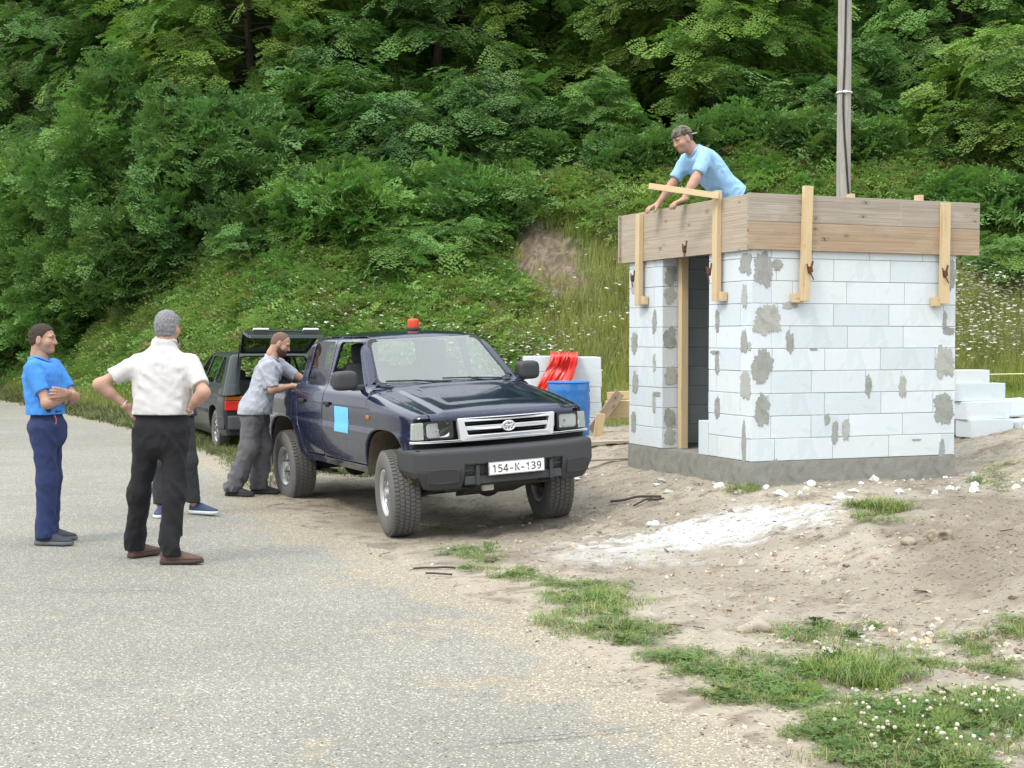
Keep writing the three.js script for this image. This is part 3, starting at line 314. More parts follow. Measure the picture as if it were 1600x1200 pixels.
function wheel(parent, pos, R, W, rimR, side, style) {
  const w = new THREE.Group(); w.name = numbered('x').slice(0, 0) + 'wheel'; const k = parent.children.filter((c) => c.userData.base === 'wheel').length; w.userData.base = 'wheel'; if (k) w.name = 'wheel_' + String(k).padStart(3, '0'); w.position.set(...pos); parent.add(w);
  const h = W / 2, pr = [[rimR - 0.012, -h * 0.78], [rimR + 0.012, -h * 0.86], [rimR + 0.03, -h * 0.97], [(R + rimR) / 2, -h * 1.02], [R - 0.045, -h * 0.97], [R - 0.016, -h * 0.86], [R - 0.011, -h * 0.7], [R - 0.010, 0], [R - 0.011, h * 0.7], [R - 0.016, h * 0.86], [R - 0.045, h * 0.97], [(R + rimR) / 2, h * 1.02], [rimR + 0.03, h * 0.97], [rimR + 0.012, h * 0.86], [rimR - 0.012, h * 0.78]];
  const lathe = (p, seg = 56) => new THREE.LatheGeometry(p.map(([a, b]) => new THREE.Vector2(a, b)), seg).rotateX(Math.PI / 2);
  const tread = [], ribs = style === 'car' ? 4 : 5, n = style === 'car' ? 60 : 64;
  for (let i = 0; i < ribs; i++) for (let j = 0; j < n; j++) { const z = (i - (ribs - 1) / 2) / ribs * W * 0.86, outer = i === 0 || i === ribs - 1, a = (j + (i % 2) * 0.5) / n * 6.2832; const g = new THREE.BoxGeometry(R * 6.2832 / n * (outer ? 0.62 : 0.8), outer ? 0.02 : 0.012, W * 0.86 / ribs * 0.84); if (!outer) g.rotateY(0.28 * (i % 2 ? 1 : -1)); g.translate(0, R - (outer ? 0.013 : 0.006), 0); if (outer) g.rotateX(0); g.translate(0, 0, z); g.rotateZ(a); tread.push(g); }
  part(w, 'tyre', [clean(lathe(pr)), ...tread.map(clean)], AUTO.rubber);
  const s = side, rr = rimR;
  const barrel = lathe([[rr - 0.004, -h * 0.8], [rr + 0.004, -h * 0.84], [rr - 0.006, -h * 0.7], [rr - 0.03, -h * 0.5], [rr - 0.035, h * 0.5], [rr - 0.006, h * 0.7], [rr + 0.006, h * 0.86], [rr - 0.012, h * 0.84], [rr - 0.03, h * 0.66]]);
  const disc = new THREE.Shape(); disc.absarc(0, 0, rr - 0.012, 0, 6.2832); const hole = new THREE.Path(); hole.absarc(0, 0, 0.028, 0, 6.2832, true); disc.holes.push(hole);
  const ns = style === 'car' ? 8 : 6; for (let i = 0; i < ns; i++) { const a = i / ns * 6.2832, q = roundPts([[Math.cos(a - 0.2) * rr * 0.5, Math.sin(a - 0.2) * rr * 0.5], [Math.cos(a + 0.2) * rr * 0.5, Math.sin(a + 0.2) * rr * 0.5], [Math.cos(a + 0.3) * rr * 0.8, Math.sin(a + 0.3) * rr * 0.8], [Math.cos(a - 0.3) * rr * 0.8, Math.sin(a - 0.3) * rr * 0.8]].reverse(), 0.02); disc.holes.push(new THREE.Path(q.map((p) => new THREE.Vector2(...p)))); }
  let face = new THREE.ExtrudeGeometry(disc, { depth: 0.018, bevelEnabled: true, bevelThickness: 0.005, bevelSize: 0.004, bevelSegments: 2, curveSegments: 40 });
  { const P = face.attributes.position; for (let i = 0; i < P.count; i++) { const q = Math.hypot(P.getX(i), P.getY(i)) / rr; P.setZ(i, P.getZ(i) + 0.028 * Math.max(0, 1 - ((q - 0.45) / 0.35) ** 2) - 0.01); } face.computeVertexNormals(); }
  if (s < 0) face.rotateY(Math.PI); face.translate(0, 0, s * h * 0.42);
  part(w, 'rim', [barrel, face], AUTO.alloy);
  part(w, 'brake_drum', [rod([0, 0, -s * h * 0.5], [0, 0, s * h * 0.2], rr * 0.78, rr * 0.78, 28)], AUTO.steel);
  const hub = [rod([0, 0, s * h * 0.4], [0, 0, s * h * 0.86], style === 'car' ? 0.034 : 0.05, style === 'car' ? 0.03 : 0.042, 20)]; for (let i = 0; i < 6; i++) { const a = i / 6 * 6.2832 + 0.5; hub.push(rod([Math.cos(a) * 0.07, Math.sin(a) * 0.07, s * h * 0.4], [Math.cos(a) * 0.07, Math.sin(a) * 0.07, s * h * 0.72], 0.011, 0.009, 6)); }
  part(w, 'hub_cap', hub, style === 'car' ? AUTO.steel : AUTO.alloy);
  return w;
}
{
  const T = thing('pickup_truck', 'dark blue double cab pickup truck with chrome grille parked at the road edge', 'pickup truck', [-0.3197, -0.0725, -12.7599]);
  T.rotation.set(0.0439, -1.11138, -0.00225, 'YZX');
  const WT = [[0.4, 0.775], [0.5, 0.80], [0.6, 0.826], [0.72, 0.842], [0.86, 0.849], [0.92, 0.838], [1.0, 0.836], [1.1, 0.825], [1.18, 0.805], [1.24, 0.772], [1.3, 0.75]];
  const half = (x, y) => scol(WT, y) - (x > 0 ? 0.075 * (x / 0.75) ** 2.2 : 0);
  const frontX = (az, y) => 0.735 - 0.135 * Math.pow(az / 0.82, 2.4) - 0.10 * Math.max(0, y - 0.9) ** 1.5;
  const hoodY = (x, az) => { const t = clamp((0.75 - x) / 1.2, 0, 1.2); return 1.062 + 0.20 * Math.pow(t, 0.85) - 0.035 * (az / 0.75) ** 2 + 0.016 * sstep(0.60, 0.52, az) * sstep(0.0, 0.14, t) - 0.012 * sstep(0.46, 0.36, az) * sstep(0.2, 0.35, t) * (1 - sstep(0.8, 0.95, t)); };
  const A = [0.475, 0.55, 0.36];
  const low = (x, y, z) => { const az = Math.abs(z); let d = (az - half(x, y)) * 0.97; const top = x > -0.42 ? hoodY(x, az) : 1.245; d = smax(d, (y - top) * 0.97, x > -0.42 ? 0.07 : 0.05); d = smax(d, x - frontX(az, y), 0.05); return Math.max(d, 0.5 + (x > 0.3 ? 0.1 : 0) - y); };
  const cutArch = (d, x, y, z) => { if (Math.abs(z) < 0.42) return d; const a = Math.min(arch(x, y, 0, A[0], A[1], A[2]), arch(x, y, -2.85, A[0], A[1] - 0.02, A[2])); return smax(d, -a, 0.015); };
  const wsF = (x, y, az) => (x + 0.42) * 0.613 + (y - 1.245) * 0.79 + 0.045 * (az / 0.65) ** 2;
  const roofY = (x, az) => 1.742 - 0.035 * (az / 0.58) ** 2 - 0.055 * Math.pow(Math.abs(x + 1.68) / 0.72, 3);
  const gside = (y, az) => (az - (0.772 - (y - 1.22) * 0.285)) * 0.96;
  const grn = (x, y, z) => { const az = Math.abs(z); let d = gside(y, az); d = smax(d, wsF(x, y, az), 0.05); d = smax(d, (-(x + 2.47) + (y - 1.22) * 0.14) * 0.98, 0.07); d = smax(d, y - roofY(x, az), 0.085); return Math.max(d, 1.1 - y); };
  const frontWin = roundPts([[-0.62, 1.252], [-1.035, 1.648], [-1.49, 1.648], [-1.555, 1.245]], 0.045), rearWin = roundPts([[-1.64, 1.245], [-1.66, 1.65], [-2.2, 1.65], [-2.25, 1.242]], 0.045), fW = poly2(frontWin), rW = poly2(rearWin);
  const wsPoly = roundPts([[-0.655, 1.275], [0.655, 1.275], [0.55, 1.662], [-0.55, 1.662]], 0.05), wsP = poly2(wsPoly), backPoly = roundPts([[-0.52, 1.3], [0.52, 1.3], [0.47, 1.62], [-0.47, 1.62]], 0.06), bkP = poly2(backPoly);
  const winCut = (x, y, z) => { const az = Math.abs(z); let c = 1e9; if (az > 0.5) c = Math.min(fW(x, y), rW(x, y)); if (az < 0.72 && x > -1.2) c = Math.min(c, Math.max(wsP(z, y), -0.1 - wsF(x, y, az))); if (x < -2.3) c = Math.min(c, bkP(z, y)); return c; };
  const body = (x, y, z) => { if (x < -2.53) return -2.53 - x; const l = low(x, y, z); return cutArch(smin(l, grn(x, y, z), 0.03), x, y, z); };
  const outer = (x, y, z) => Math.max(body(x, y, z), -(x + 2.52));
  const shell = (x, y, z) => { const b = outer(x, y, z), s = Math.max(b, -(b + 0.032)); return smax(s, -winCut(x, y, z), 0.008); };
  const doorF = roundPts([[-0.425, 0.6], [-0.41, 1.0], [-0.425, 1.225], [-0.545, 1.262], [-1.0, 1.682], [-1.5, 1.69], [-1.6, 1.69], [-1.6, 0.575], [-0.47, 0.575]], 0.03), doorR = roundPts([[-1.606, 0.575], [-1.606, 1.69], [-2.27, 1.688], [-2.36, 1.24], [-2.4, 1.1], [-2.36, 0.9], [-2.27, 0.76], [-2.2, 0.575]], 0.05), dF = poly2(doorF), dR = poly2(doorR);
  const gapC = (x, y, z) => (Math.abs(z) < 0.5 ? 1 : Math.min(dF(x, y), dR(x, y)));
  const hoodR = (x, y, z) => Math.max(Math.abs(z) - (0.715 - 0.05 * clamp((x + 0.4) / 1.1)), -0.44 - x + 0.03 * (z / 0.7) ** 2, 1.005 - y, x - 0.9);
  const C = 0.0105, G = { grad: true, eps: 0.25 };
  part(T, 'cab', nets((x, y, z) => Math.max(shell(x, y, z), 0.006 - gapC(x, y, z), x + 0.432), [-2.56, 0.46, -0.9], [-0.4, 1.8, 0.9], C, G), AUTO.blue);
  const doorParts = [];
  for (const s of [1, -1]) for (const [poly, x0, x1] of [[dF, -1.63, -0.38], [dR, -2.44, -1.58]]) {
    const f = (x, y, z) => Math.max(shell(x, y, z), poly(x, y), 0.45 - z * s);
    const d = part(T, 'door', nets(f, [x0, 0.54, s > 0 ? 0.5 : -0.9], [x1, 1.72, s > 0 ? 0.9 : -0.5], C, G), AUTO.blue); doorParts.push(d);
    // handle in a shallow cup
    const hx = poly === dF ? -1.45 : -2.19, hz = scol(WT, 1.07); part(d, 'handle', [box(0.15, 0.034, 0.02, [hx, 1.085, s * (hz + 0.014)], [0, 0, 0], 0.009), box(0.11, 0.05, 0.006, [hx, 1.07, s * (hz + 0.001)], [0, 0, 0], 0.002)], AUTO.plasticDark);
    // side glass, sunk a little behind the frame
    if (poly === dR || s < 0) { const w = poly === dF ? frontWin : rearWin; part(d, 'window', sheet(w, (a, b) => [a, b, s * (0.772 - (b - 1.22) * 0.285 - 0.014)], 0.3), s > 0 ? AUTO.tint : AUTO.glass); }
  }
  const clip = (x, y, z) => Math.max(shell(x, y, z), -0.426 - x);
  part(T, 'hood', nets((x, y, z) => Math.max(clip(x, y, z), hoodR(x, y, z)), [-0.48, 0.97, -0.78], [0.8, 1.34, 0.78], 0.0085, G), AUTO.blue);
  for (const s of [1, -1]) part(T, 'fender', nets((x, y, z) => Math.max(clip(x, y, z), 0.004 - hoodR(x, y, z), s > 0 ? -z : z, x > 0.3 ? Math.max(1.0 - 0.1 - y, 0) * 0 - 1 : -1, x > 0.45 && Math.abs(z) < 0.86 && y < 1.03 ? Math.max(x - 0.56 + 0.0, -1) : -1), [-0.45, 0.5, s > 0 ? 0 : -0.9], [0.8, 1.32, s > 0 ? 0.9 : 0], 0.0085, G), AUTO.blue);
  // wheel wells: dirt-caked liners
  for (const x0 of [0, -2.85]) for (const s of [1, -1]) { const g = new THREE.PlaneGeometry(1, 1, 24, 6), P = g.attributes.position; for (let i = 0; i < P.count; i++) { const a = (P.getX(i) + 0.5) * Math.PI, z = mix(0.47, 0.815, P.getY(i) + 0.5), ca = Math.cos(a), sa = Math.sin(a), k = Math.pow(Math.abs(ca) ** 3 + Math.abs(sa) ** 3, -1 / 3); P.setXYZ(i, x0 + ca * k * 0.466, Math.max(x0 < -1 ? 0.53 : 0.5, 0.36 + sa * k * (x0 < -1 ? 0.52 : 0.54)), s * z); } g.computeVertexNormals(); part(T, 'wheel_well', [g, box(0.96, 0.44, 0.02, [x0, 0.73, s * 0.46])], AUTO.mud); }
  part(T, 'inner_floor', [box(2.1, 0.03, 1.5, [-1.47, 0.545, 0]), box(0.03, 0.72, 1.46, [-0.46, 0.87, 0])], AUTO.black);
  // cargo bed and tailgate
  const bedO = (x, y, z) => { const az = Math.abs(z); let d = (az - scol(WT, Math.min(y, 1.12))) * 0.97; d = smax(d, y - 1.172, 0.03); d = Math.max(d, x + 2.545, -3.985 - x, 0.53 - y); return cutArch(d, x, y, z); };
  part(T, 'cargo_bed', nets((x, y, z) => { const b = bedO(x, y, z); const inn = Math.max(Math.abs(z) - 0.755, 0.72 - y, x + 2.6, -4.05 - x); const under = Math.max(y - 0.69, Math.abs(z) - 0.8, x + 2.58, -3.95 - x); const a2 = -2.85 - 0, hump = Math.max(-(arch(x, y, a2, 0.5, 0.57, 0.36)), Math.abs(z) - 0.8) ; return Math.max(b, -inn, -Math.max(under, -0.0 + (arch(x, y, -2.85, 0.5, 0.6, 0.36) < 0 ? -1 : -1) + under)); }, [-4.02, 0.5, -0.9], [-2.52, 1.22, 0.9], 0.014, G), AUTO.blue);
  part(T, 'tailgate', [box(0.05, 0.46, 1.46, [-3.96, 0.94, 0], [0, 0, 0], 0.015)], AUTO.blue);
  for (const s of [1, -1]) part(T, 'bed_rail', box(1.4, 0.022, 0.05, [-3.26, 1.178, s * 0.775], [0, 0, 0], 0.008), AUTO.plasticDark);
  // glass
  const wsX = (y, z) => -0.42 - ((y - 1.245) * 0.79 + 0.045 * (Math.abs(z) / 0.65) ** 2) / 0.613 - 0.012;
  part(T, 'windshield', sheet(roundPts([[-0.665, 1.262], [0.665, 1.262], [0.56, 1.672], [-0.56, 1.672]], 0.05), (a, b) => [wsX(b, a), b, a], 0.09), AUTO.screen);
  { const o = roundPts([[-0.67, 1.255], [0.67, 1.255], [0.563, 1.678], [-0.563, 1.678]], 0.055), i = roundPts([[-0.64, 1.29], [0.64, 1.29], [0.538, 1.652], [-0.538, 1.652]], 0.05); const pos = [], ix = []; o.forEach((p, k) => { pos.push(wsX(p[1], p[0]) + 0.004, p[1], p[0]); pos.push(wsX(i[k][1], i[k][0]) + 0.004, i[k][1], i[k][0]); const n = o.length, a = 2 * k, b = 2 * ((k + 1) % n); ix.push(a, b, a + 1, b, b + 1, a + 1); }); const g = new THREE.BufferGeometry(); g.setAttribute('position', new THREE.Float32BufferAttribute(pos, 3)); g.setIndex(ix); g.computeVertexNormals(); part(T, 'windshield_seal', clean(g), AUTO.gasket); }
  part(T, 'rear_window', sheet(backPoly, (a, b) => [-2.455 + (b - 1.22) * 0.14, b, a], 0.4), AUTO.glass);
  part(T, 'cowl', sheet([[-0.66, -0.43], [0.66, -0.43], [0.62, -0.52], [-0.62, -0.52]], (a, b) => [b, 1.252 - 0.02 * (a / 0.66) ** 2, a], 0.1), AUTO.plasticDark);
  for (const [z0, z1] of [[-0.02, 0.58], [-0.56, 0.05]]) { const zp = z0 < -0.3 ? z0 + 0.16 : z0 + 0.06, b = (z, y) => [wsX(y, z) + 0.026, y, z]; part(T, 'wiper', [tube([b(z0, 1.275), b((z0 + z1) / 2, 1.295), b(z1, 1.305)], 0.007, 6), tube([[-0.45, 1.262, zp], b(zp + 0.14, 1.285), b((z0 + z1) / 2 + 0.05, 1.3)], 0.009, 6)], AUTO.gasket); }
  // interior
  for (const z of [0.36, -0.36]) { const s = part(T, 'seat', [box(0.5, 0.16, 0.5, [-1.3, 0.82, z], [0, 0, 0], 0.05), box(0.14, 0.62, 0.48, [-1.56, 1.14, z], [0, 0, 0.16], 0.05)], AUTO.seat); part(s, 'headrest', [box(0.1, 0.2, 0.27, [-1.64, 1.53, z], [0, 0, 0.12], 0.04)], AUTO.seat); }
  part(T, 'rear_bench', [box(0.45, 0.16, 1.3, [-2.05, 0.84, 0], [0, 0, 0], 0.05), box(0.12, 0.55, 1.3, [-2.34, 1.1, 0], [0, 0, 0.12], 0.05)], AUTO.seat);
  part(T, 'dashboard', [box(0.38, 0.22, 1.36, [-0.72, 1.125, 0], [0, 0, -0.08], 0.06), box(0.2, 0.06, 0.4, [-0.78, 1.245, -0.37], [0, 0, 0], 0.025)], AUTO.dash);
  { const st = new THREE.TorusGeometry(0.185, 0.014, 8, 36); st.rotateY(Math.PI / 2).rotateZ(0.45); st.translate(-0.98, 1.2, -0.37); part(T, 'steering_wheel', [st, rod([-0.98, 1.2, -0.37], [-0.75, 1.08, -0.37], 0.025), rod([-0.98, 1.2, -0.2], [-0.98, 1.2, -0.54], 0.014)], AUTO.plasticDark); }
  // front: grille, lamps
  const bend = (g) => { g.rotateY(Math.PI / 2); const P = g.attributes.position; for (let i = 0; i < P.count; i++) P.setX(i, P.getX(i) + frontX(Math.abs(P.getZ(i)), P.getY(i))); g.computeVertexNormals(); return g; };
  const dens = (pts) => { const o = []; pts.forEach((p, i) => { const q = pts[(i + 1) % pts.length], n = Math.max(1, Math.ceil(Math.abs(q[0] - p[0]) / 0.05)); for (let k = 0; k < n; k++) o.push([mix(p[0], q[0], k / n), mix(p[1], q[1], k / n)]); }); return o; };
  part(T, 'front_panel', [bend(extrude(dens([[-0.8, 0.7], [0.8, 0.7], [0.79, 1.03], [-0.79, 1.03]]), 0.02)).translate(-0.075, 0, 0)], AUTO.black);
  const frame = bend(extrude(dens(roundPts([[-0.455, 1.026], [-0.43, 0.832], [0.43, 0.832], [0.455, 1.026]], 0.02)), 0.04, 0.006, [dens(roundPts([[-0.395, 0.992], [0.395, 0.992], [0.365, 0.882], [-0.365, 0.882]], 0.012)).reverse()])).translate(-0.035, 0, 0);
  const gr = part(T, 'grille', [frame, bend(extrude(dens(roundPts([[-0.83, 0.85], [-0.83, 0.83], [0.83, 0.83], [0.83, 0.85]], 0.008)), 0.03, 0.004)).translate(-0.03, 0, 0), bend(extrude(dens(roundPts([[-0.38, 0.920], [0.38, 0.920], [0.38, 0.956], [-0.38, 0.956]], 0.008)), 0.02, 0.005)).translate(-0.025, 0, 0)], AUTO.silver);
  part(gr, 'slat', [0.898, 0.968].map((y) => bend(extrude(dens([[-0.385, y], [0.385, y], [0.385, y + 0.011], [-0.385, y + 0.011]]), 0.02)).translate(-0.045, 0, 0)), AUTO.plasticDark);
  { const ring = (a, b, r, y, x = 0.005) => new THREE.TorusGeometry(1, 0.001, 10, 40).applyMatrix4(new THREE.Matrix4()) && (() => { const c = []; for (let i = 0; i < 36; i++) { const t = i / 36 * 6.2832; c.push(V(0.735 + x, 0.94 + y + Math.sin(t) * b, Math.cos(t) * a)); } return new THREE.TubeGeometry(new THREE.CatmullRomCurve3(c, true), 60, r, 8, true); })(); part(gr, 'emblem', [ring(0.056, 0.039, 0.007, 0), ring(0.019, 0.035, 0.0055, 0), ring(0.04, 0.014, 0.0055, 0.017)], AUTO.chrome); }
  for (const s of [1, -1]) {
    const hl = part(T, 'headlight', [(() => { const g = bend(extrude(dens(roundPts([[-0.485, 0.862], [-0.485, 1.012], [-0.715, 1.006], [-0.715, 0.862]].map(([a, b]) => [a * s, b]), 0.02)), 0.05, 0.004, [dens(roundPts([[-0.5, 0.874], [-0.5, 1.0], [-0.702, 0.994], [-0.702, 0.874]].map(([a, b]) => [a * s, b]), 0.03))])); g.translate(-0.055, 0, 0); return g; })()], AUTO.plasticDark);
    const zc = 0.6, fx = frontX(zc, 0.93); const bowl = new THREE.SphereGeometry(0.13, 24, 12, 0, 6.2832, 0, 1.1); bowl.rotateZ(Math.PI / 2).scale(0.6, 0.75, 1.1); bowl.translate(fx + 0.0, 0.932, s * zc);
    part(hl, 'reflector', [bowl, box(0.01, 0.14, 0.22, [fx - 0.062, 0.932, s * zc], [0, s * 0.2, 0])], AUTO.chrome);
    part(hl, 'bulb', [rod([fx - 0.06, 0.935, s * zc], [fx - 0.035, 0.935, s * zc], 0.014, 0.01, 12)], AUTO.chrome);
    part(hl, 'lens', [bend(extrude(dens(roundPts([[-0.497, 0.871], [-0.497, 1.003], [-0.705, 0.997], [-0.705, 0.871]].map(([a, b]) => [a * s, b]), 0.03)), 0.004, 0)).translate(-0.012, 0, 0)], AUTO.lens);
    const cl = part(T, 'corner_lamp', [bend(extrude(dens(roundPts([[-0.722, 0.862], [-0.722, 1.004], [-0.806, 0.998], [-0.815, 0.862]].map(([a, b]) => [a * s, b]), 0.01)), 0.03, 0.004)).translate(-0.045, 0, 0)], std([0.5, 0.5, 0.48], 0.3, { metalness: 0.3 }));
    part(cl, 'lens', [bend(extrude(dens(roundPts([[-0.72, 0.86], [-0.72, 1.006], [-0.812, 1.0], [-0.822, 0.86]].map(([a, b]) => [a * s, b]), 0.01)), 0.004, 0)).translate(-0.008, 0, 0)], AUTO.lens);
    const dz = scol(WT, 1.0); part(T, 'side_repeater', [box(0.07, 0.035, 0.02, [-0.36, 1.005, s * dz], [0, 0, 0], 0.008)], AUTO.amber);
    // door mirror
    const m = part(T, 'mirror', [nets((x, y, z) => { const a = Math.pow((x) / 0.075, 4) + Math.pow(y / 0.088, 4) + Math.pow(z / 0.112, 4); return (Math.pow(a, 0.25) - 1) * 0.075; }, [-0.11, -0.12, -0.14], [0.11, 0.12, 0.14], 0.012, G).translate(-0.66, 1.325, s > 0 ? 0.93 : -0.9), box(0.07, 0.05, 0.14, [-0.66, 1.255, s * 0.80], [0, 0, 0], 0.015)], AUTO.plastic);
    part(m, 'mirror_glass', [box(0.006, 0.14, 0.18, [-0.738, 1.325, s * 0.93], [0, 0, 0], 0.002)], AUTO.mirror);
  }
  // bumper
  const bT = 0.785, bB = 0.465;
  const bump = (x, y, z) => { const az = Math.abs(z); const fx = 0.86 - 0.16 * Math.pow(az / 0.86, 2.6) - 0.05 * Math.pow(Math.max(0, 0.62 - y) / 0.15, 1.5); let d = x - fx; d = smax(d, az - 0.832 + 0.06 * Math.max(0, 0.6 - y) / 0.13, 0.10); d = smax(d, y - bT - 0.0, 0.045); d = smax(d, bB + 0.02 * (az > 0.46 ? -1 : 1) - y, 0.03); d = Math.max(d, 0.28 + (az < 0.72 ? 0.3 : 0) - x); d = Math.max(d, -(Math.max(az - 0.80, x - fx + 0.06, y - 0.775))); const o = Math.max(az - 0.452, y - 0.645, 0.36 - y, fx - 0.045 - x); d = smax(d, -o, 0.012); return d; };
  const bp = part(T, 'front_bumper', nets(bump, [0.22, 0.42, -0.92], [0.92, 0.82, 0.92], 0.0125, G), AUTO.plastic);
  for (const s of [1, -1]) { const fb = (g) => { g.rotateY(Math.PI / 2); const P = g.attributes.position; for (let i = 0; i < P.count; i++) { const az = Math.abs(P.getZ(i)), y = P.getY(i); P.setX(i, P.getX(i) + 0.86 - 0.16 * Math.pow(az / 0.86, 2.6) - 0.05 * Math.pow(Math.max(0, 0.62 - y) / 0.15, 1.5)); } g.computeVertexNormals(); return g; }; const rows = (pts) => { const o = []; pts.forEach((p, i) => { const q = pts[(i + 1) % pts.length], n = 8; for (let k = 0; k < n; k++) o.push([mix(p[0], q[0], k / n), mix(p[1], q[1], k / n)]); }); return o; }; part(bp, 'fog_lamp_cover', fb(extrude(rows([[-0.50, 0.505], [-0.50, 0.625], [-0.75, 0.625], [-0.75, 0.505]].map(([a, b]) => [a * s, b])), 0.007, 0.003)), AUTO.plastic); }
  part(bp, 'valance', [box(0.05, 0.075, 0.9, [0.79, 0.515, 0], [0, 0, 0.1], 0.012), box(0.05, 0.014, 0.9, [0.775, 0.6, 0]), box(0.05, 0.014, 0.9, [0.775, 0.635, 0]), box(0.1, 0.16, 0.03, [0.78, 0.56, 0.34]), box(0.1, 0.16, 0.03, [0.78, 0.56, -0.34])], AUTO.plastic);
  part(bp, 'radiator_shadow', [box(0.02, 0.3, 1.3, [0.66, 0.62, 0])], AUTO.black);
  const plateTex = canvasTex(512, 108, (g, w, h) => { g.fillStyle = '#dedfdb'; g.fillRect(0, 0, w, h); g.strokeStyle = '#555'; g.lineWidth = 4; g.strokeRect(3, 3, w - 6, h - 6); g.fillStyle = '#1a1a1e'; g.font = 'bold 84px monospace'; g.textAlign = 'center'; g.textBaseline = 'middle'; const t = '154-K-139'; const r = RNG(4); for (let i = 0; i < t.length; i++) g.fillText(t[i], 52 + i * 51, h / 2 + 3); g.fillStyle = '#d8d9d5'; for (const cx of [52 + 4 * 51, 52 + 6 * 51]) for (let k = 0; k < 9; k++) { g.beginPath(); g.ellipse(cx + r.in(-20, 20), h / 2 + r.in(-30, 30), r.in(3, 9), r.in(2, 8), r() * 3, 0, 6.3); g.fill(); } });
  { const g = new THREE.BoxGeometry(0.515, 0.108, 0.006); const u = g.attributes.uv; for (let i = 0; i < u.count; i++) { const f = Math.floor(i / 4); if (f !== 4) u.setXY(i, 0.005, 0.005); } g.rotateY(Math.PI / 2); g.translate(0.865, 0.605, 0); tag(part(T, 'number_plate', g, std(0xffffff, 0.5, { map: plateTex })), 'white number plate with black characters 154-K-139'); }
  part(T, 'plate_bracket', [box(0.01, 0.12, 0.53, [0.856, 0.602, 0])], AUTO.black);
  // chassis, axle, suspension
  const ch = []; for (const s of [1, -1]) { ch.push(box(4.4, 0.12, 0.07, [-1.65, 0.5, s * 0.42]), rod([0.02, 0.36, s * 0.16], [0.02, 0.36, s * 0.7], 0.035), rod([0.3, 0.42, s * 0.4], [0.05, 0.31, s * 0.66], 0.022), rod([-0.25, 0.42, s * 0.4], [0.0, 0.31, s * 0.66], 0.022), rod([0.12, 0.74, s * 0.52], [0.06, 0.33, s * 0.58], 0.03), box(1.3, 0.03, 0.06, [-2.85, 0.33, s * 0.52], [0, 0, 0.03])); }
  ch.push(rod([-2.85, 0.36, -0.75], [-2.85, 0.36, 0.75], 0.045), place(new THREE.SphereGeometry(0.15, 16, 12), [-2.85, 0.36, 0.05]), place(new THREE.SphereGeometry(0.12, 16, 12), [0.02, 0.38, -0.12], [0, 0, 0], [1.2, 1, 1]), box(0.5, 0.03, 0.55, [0.45, 0.4, 0], [0, 0, 0.28]), box(0.08, 0.1, 0.9, [0.35, 0.45, 0]), rod([-0.5, 0.48, 0.1], [-2.7, 0.4, 0.05], 0.035), rod([-0.6, 0.42, 0.28], [-3.9, 0.42, 0.32], 0.03), box(0.9, 0.2, 0.35, [-1.6, 0.5, -0.18], [0, 0, 0], 0.04), box(0.9, 0.24, 0.5, [0.1, 0.54, 0], [0, 0, 0], 0.05), box(0.9, 0.2, 0.3, [-0.7, 0.5, 0], [0, 0, 0.08], 0.05), box(1.0, 0.05, 1.0, [-3.4, 0.62, 0]), rod([0.5, 0.42, -0.5], [0.5, 0.42, 0.5], 0.018));
  part(T, 'chassis', ch, AUTO.dirty);
  part(T, 'tow_hook', [box(0.05, 0.055, 0.1, [0.66, 0.43, 0.18], [0, 0, 0], 0.008)], std([0.5, 0.48, 0.4], 0.7));
  for (const s of [1, -1]) { wheel(T, [0.02, 0.37, s * 0.735], 0.374, 0.26, 0.2, s, 'truck').rotation.y = -0.15; wheel(T, [-2.85, 0.37, s * 0.735], 0.374, 0.26, 0.2, s, 'truck'); part(T, 'mud_flap', [box(0.012, 0.28, 0.24, [-3.36, 0.5, s * 0.71], [0, 0, 0.04])], AUTO.rubber); }
  { const g = new THREE.PlaneGeometry(0.37, 0.232, 10, 8), P = g.attributes.position; for (let i = 0; i < P.count; i++) { const y = 0.953 + P.getY(i); const x = -1.04 + P.getX(i) - 0.02 * (P.getY(i) / 0.23); P.setXYZ(i, x, y - 0.004 * P.getX(i), scol(WT, y) + 0.004 + 0.0015 * Math.sin(P.getX(i) * 30)); } g.computeVertexNormals(); const paper = canvasTex(256, 160, (c, w, h) => { c.fillStyle = 'rgb(104,182,236)'; c.fillRect(0, 0, w, h); const r = RNG(6); for (let i = 0; i < 18; i++) { c.strokeStyle = `rgba(${r() < 0.5 ? '150,212,250' : '80,160,220'},0.25)`; c.lineWidth = r.in(1, 6); c.beginPath(); c.moveTo(r() * w, r() * h); c.lineTo(r() * w, r() * h); c.stroke(); } }); tag(part(T, 'paper_sheet', g, std(0xffffff, 0.75, { map: paper, side: THREE.DoubleSide })), 'plain light blue sheet of paper stuck on the front door'); }
  // dust clinging to the sills is left to the paint; beacon sits on the roof as a thing of its own
  T.updateMatrixWorld(true);
  const at = V(-1.42, roofY(-1.42, 0.06) - 0.004, -0.07).applyMatrix4(T.matrixWorld);
  const be = thing('warning_beacon', 'orange red rotating warning beacon standing on the pickup roof', 'beacon', [at.x, at.y, at.z]); be.rotation.copy(T.rotation); be.scale.setScalar(0.77);
  part(be, 'base', new THREE.LatheGeometry([[0, 0], [0.082, 0], [0.086, 0.012], [0.078, 0.034], [0.07, 0.036]].map(([a, b]) => new THREE.Vector2(a, b)), 28), AUTO.plasticDark);
  part(be, 'lens', new THREE.LatheGeometry([[0.07, 0.034], [0.074, 0.05], [0.072, 0.12], [0.064, 0.14], [0.045, 0.148], [0, 0.15]].map(([a, b]) => new THREE.Vector2(a, b)), 28), phys([0.75, 0.07, 0.012], 0.22, { transmission: 0.25, thickness: 0 }));
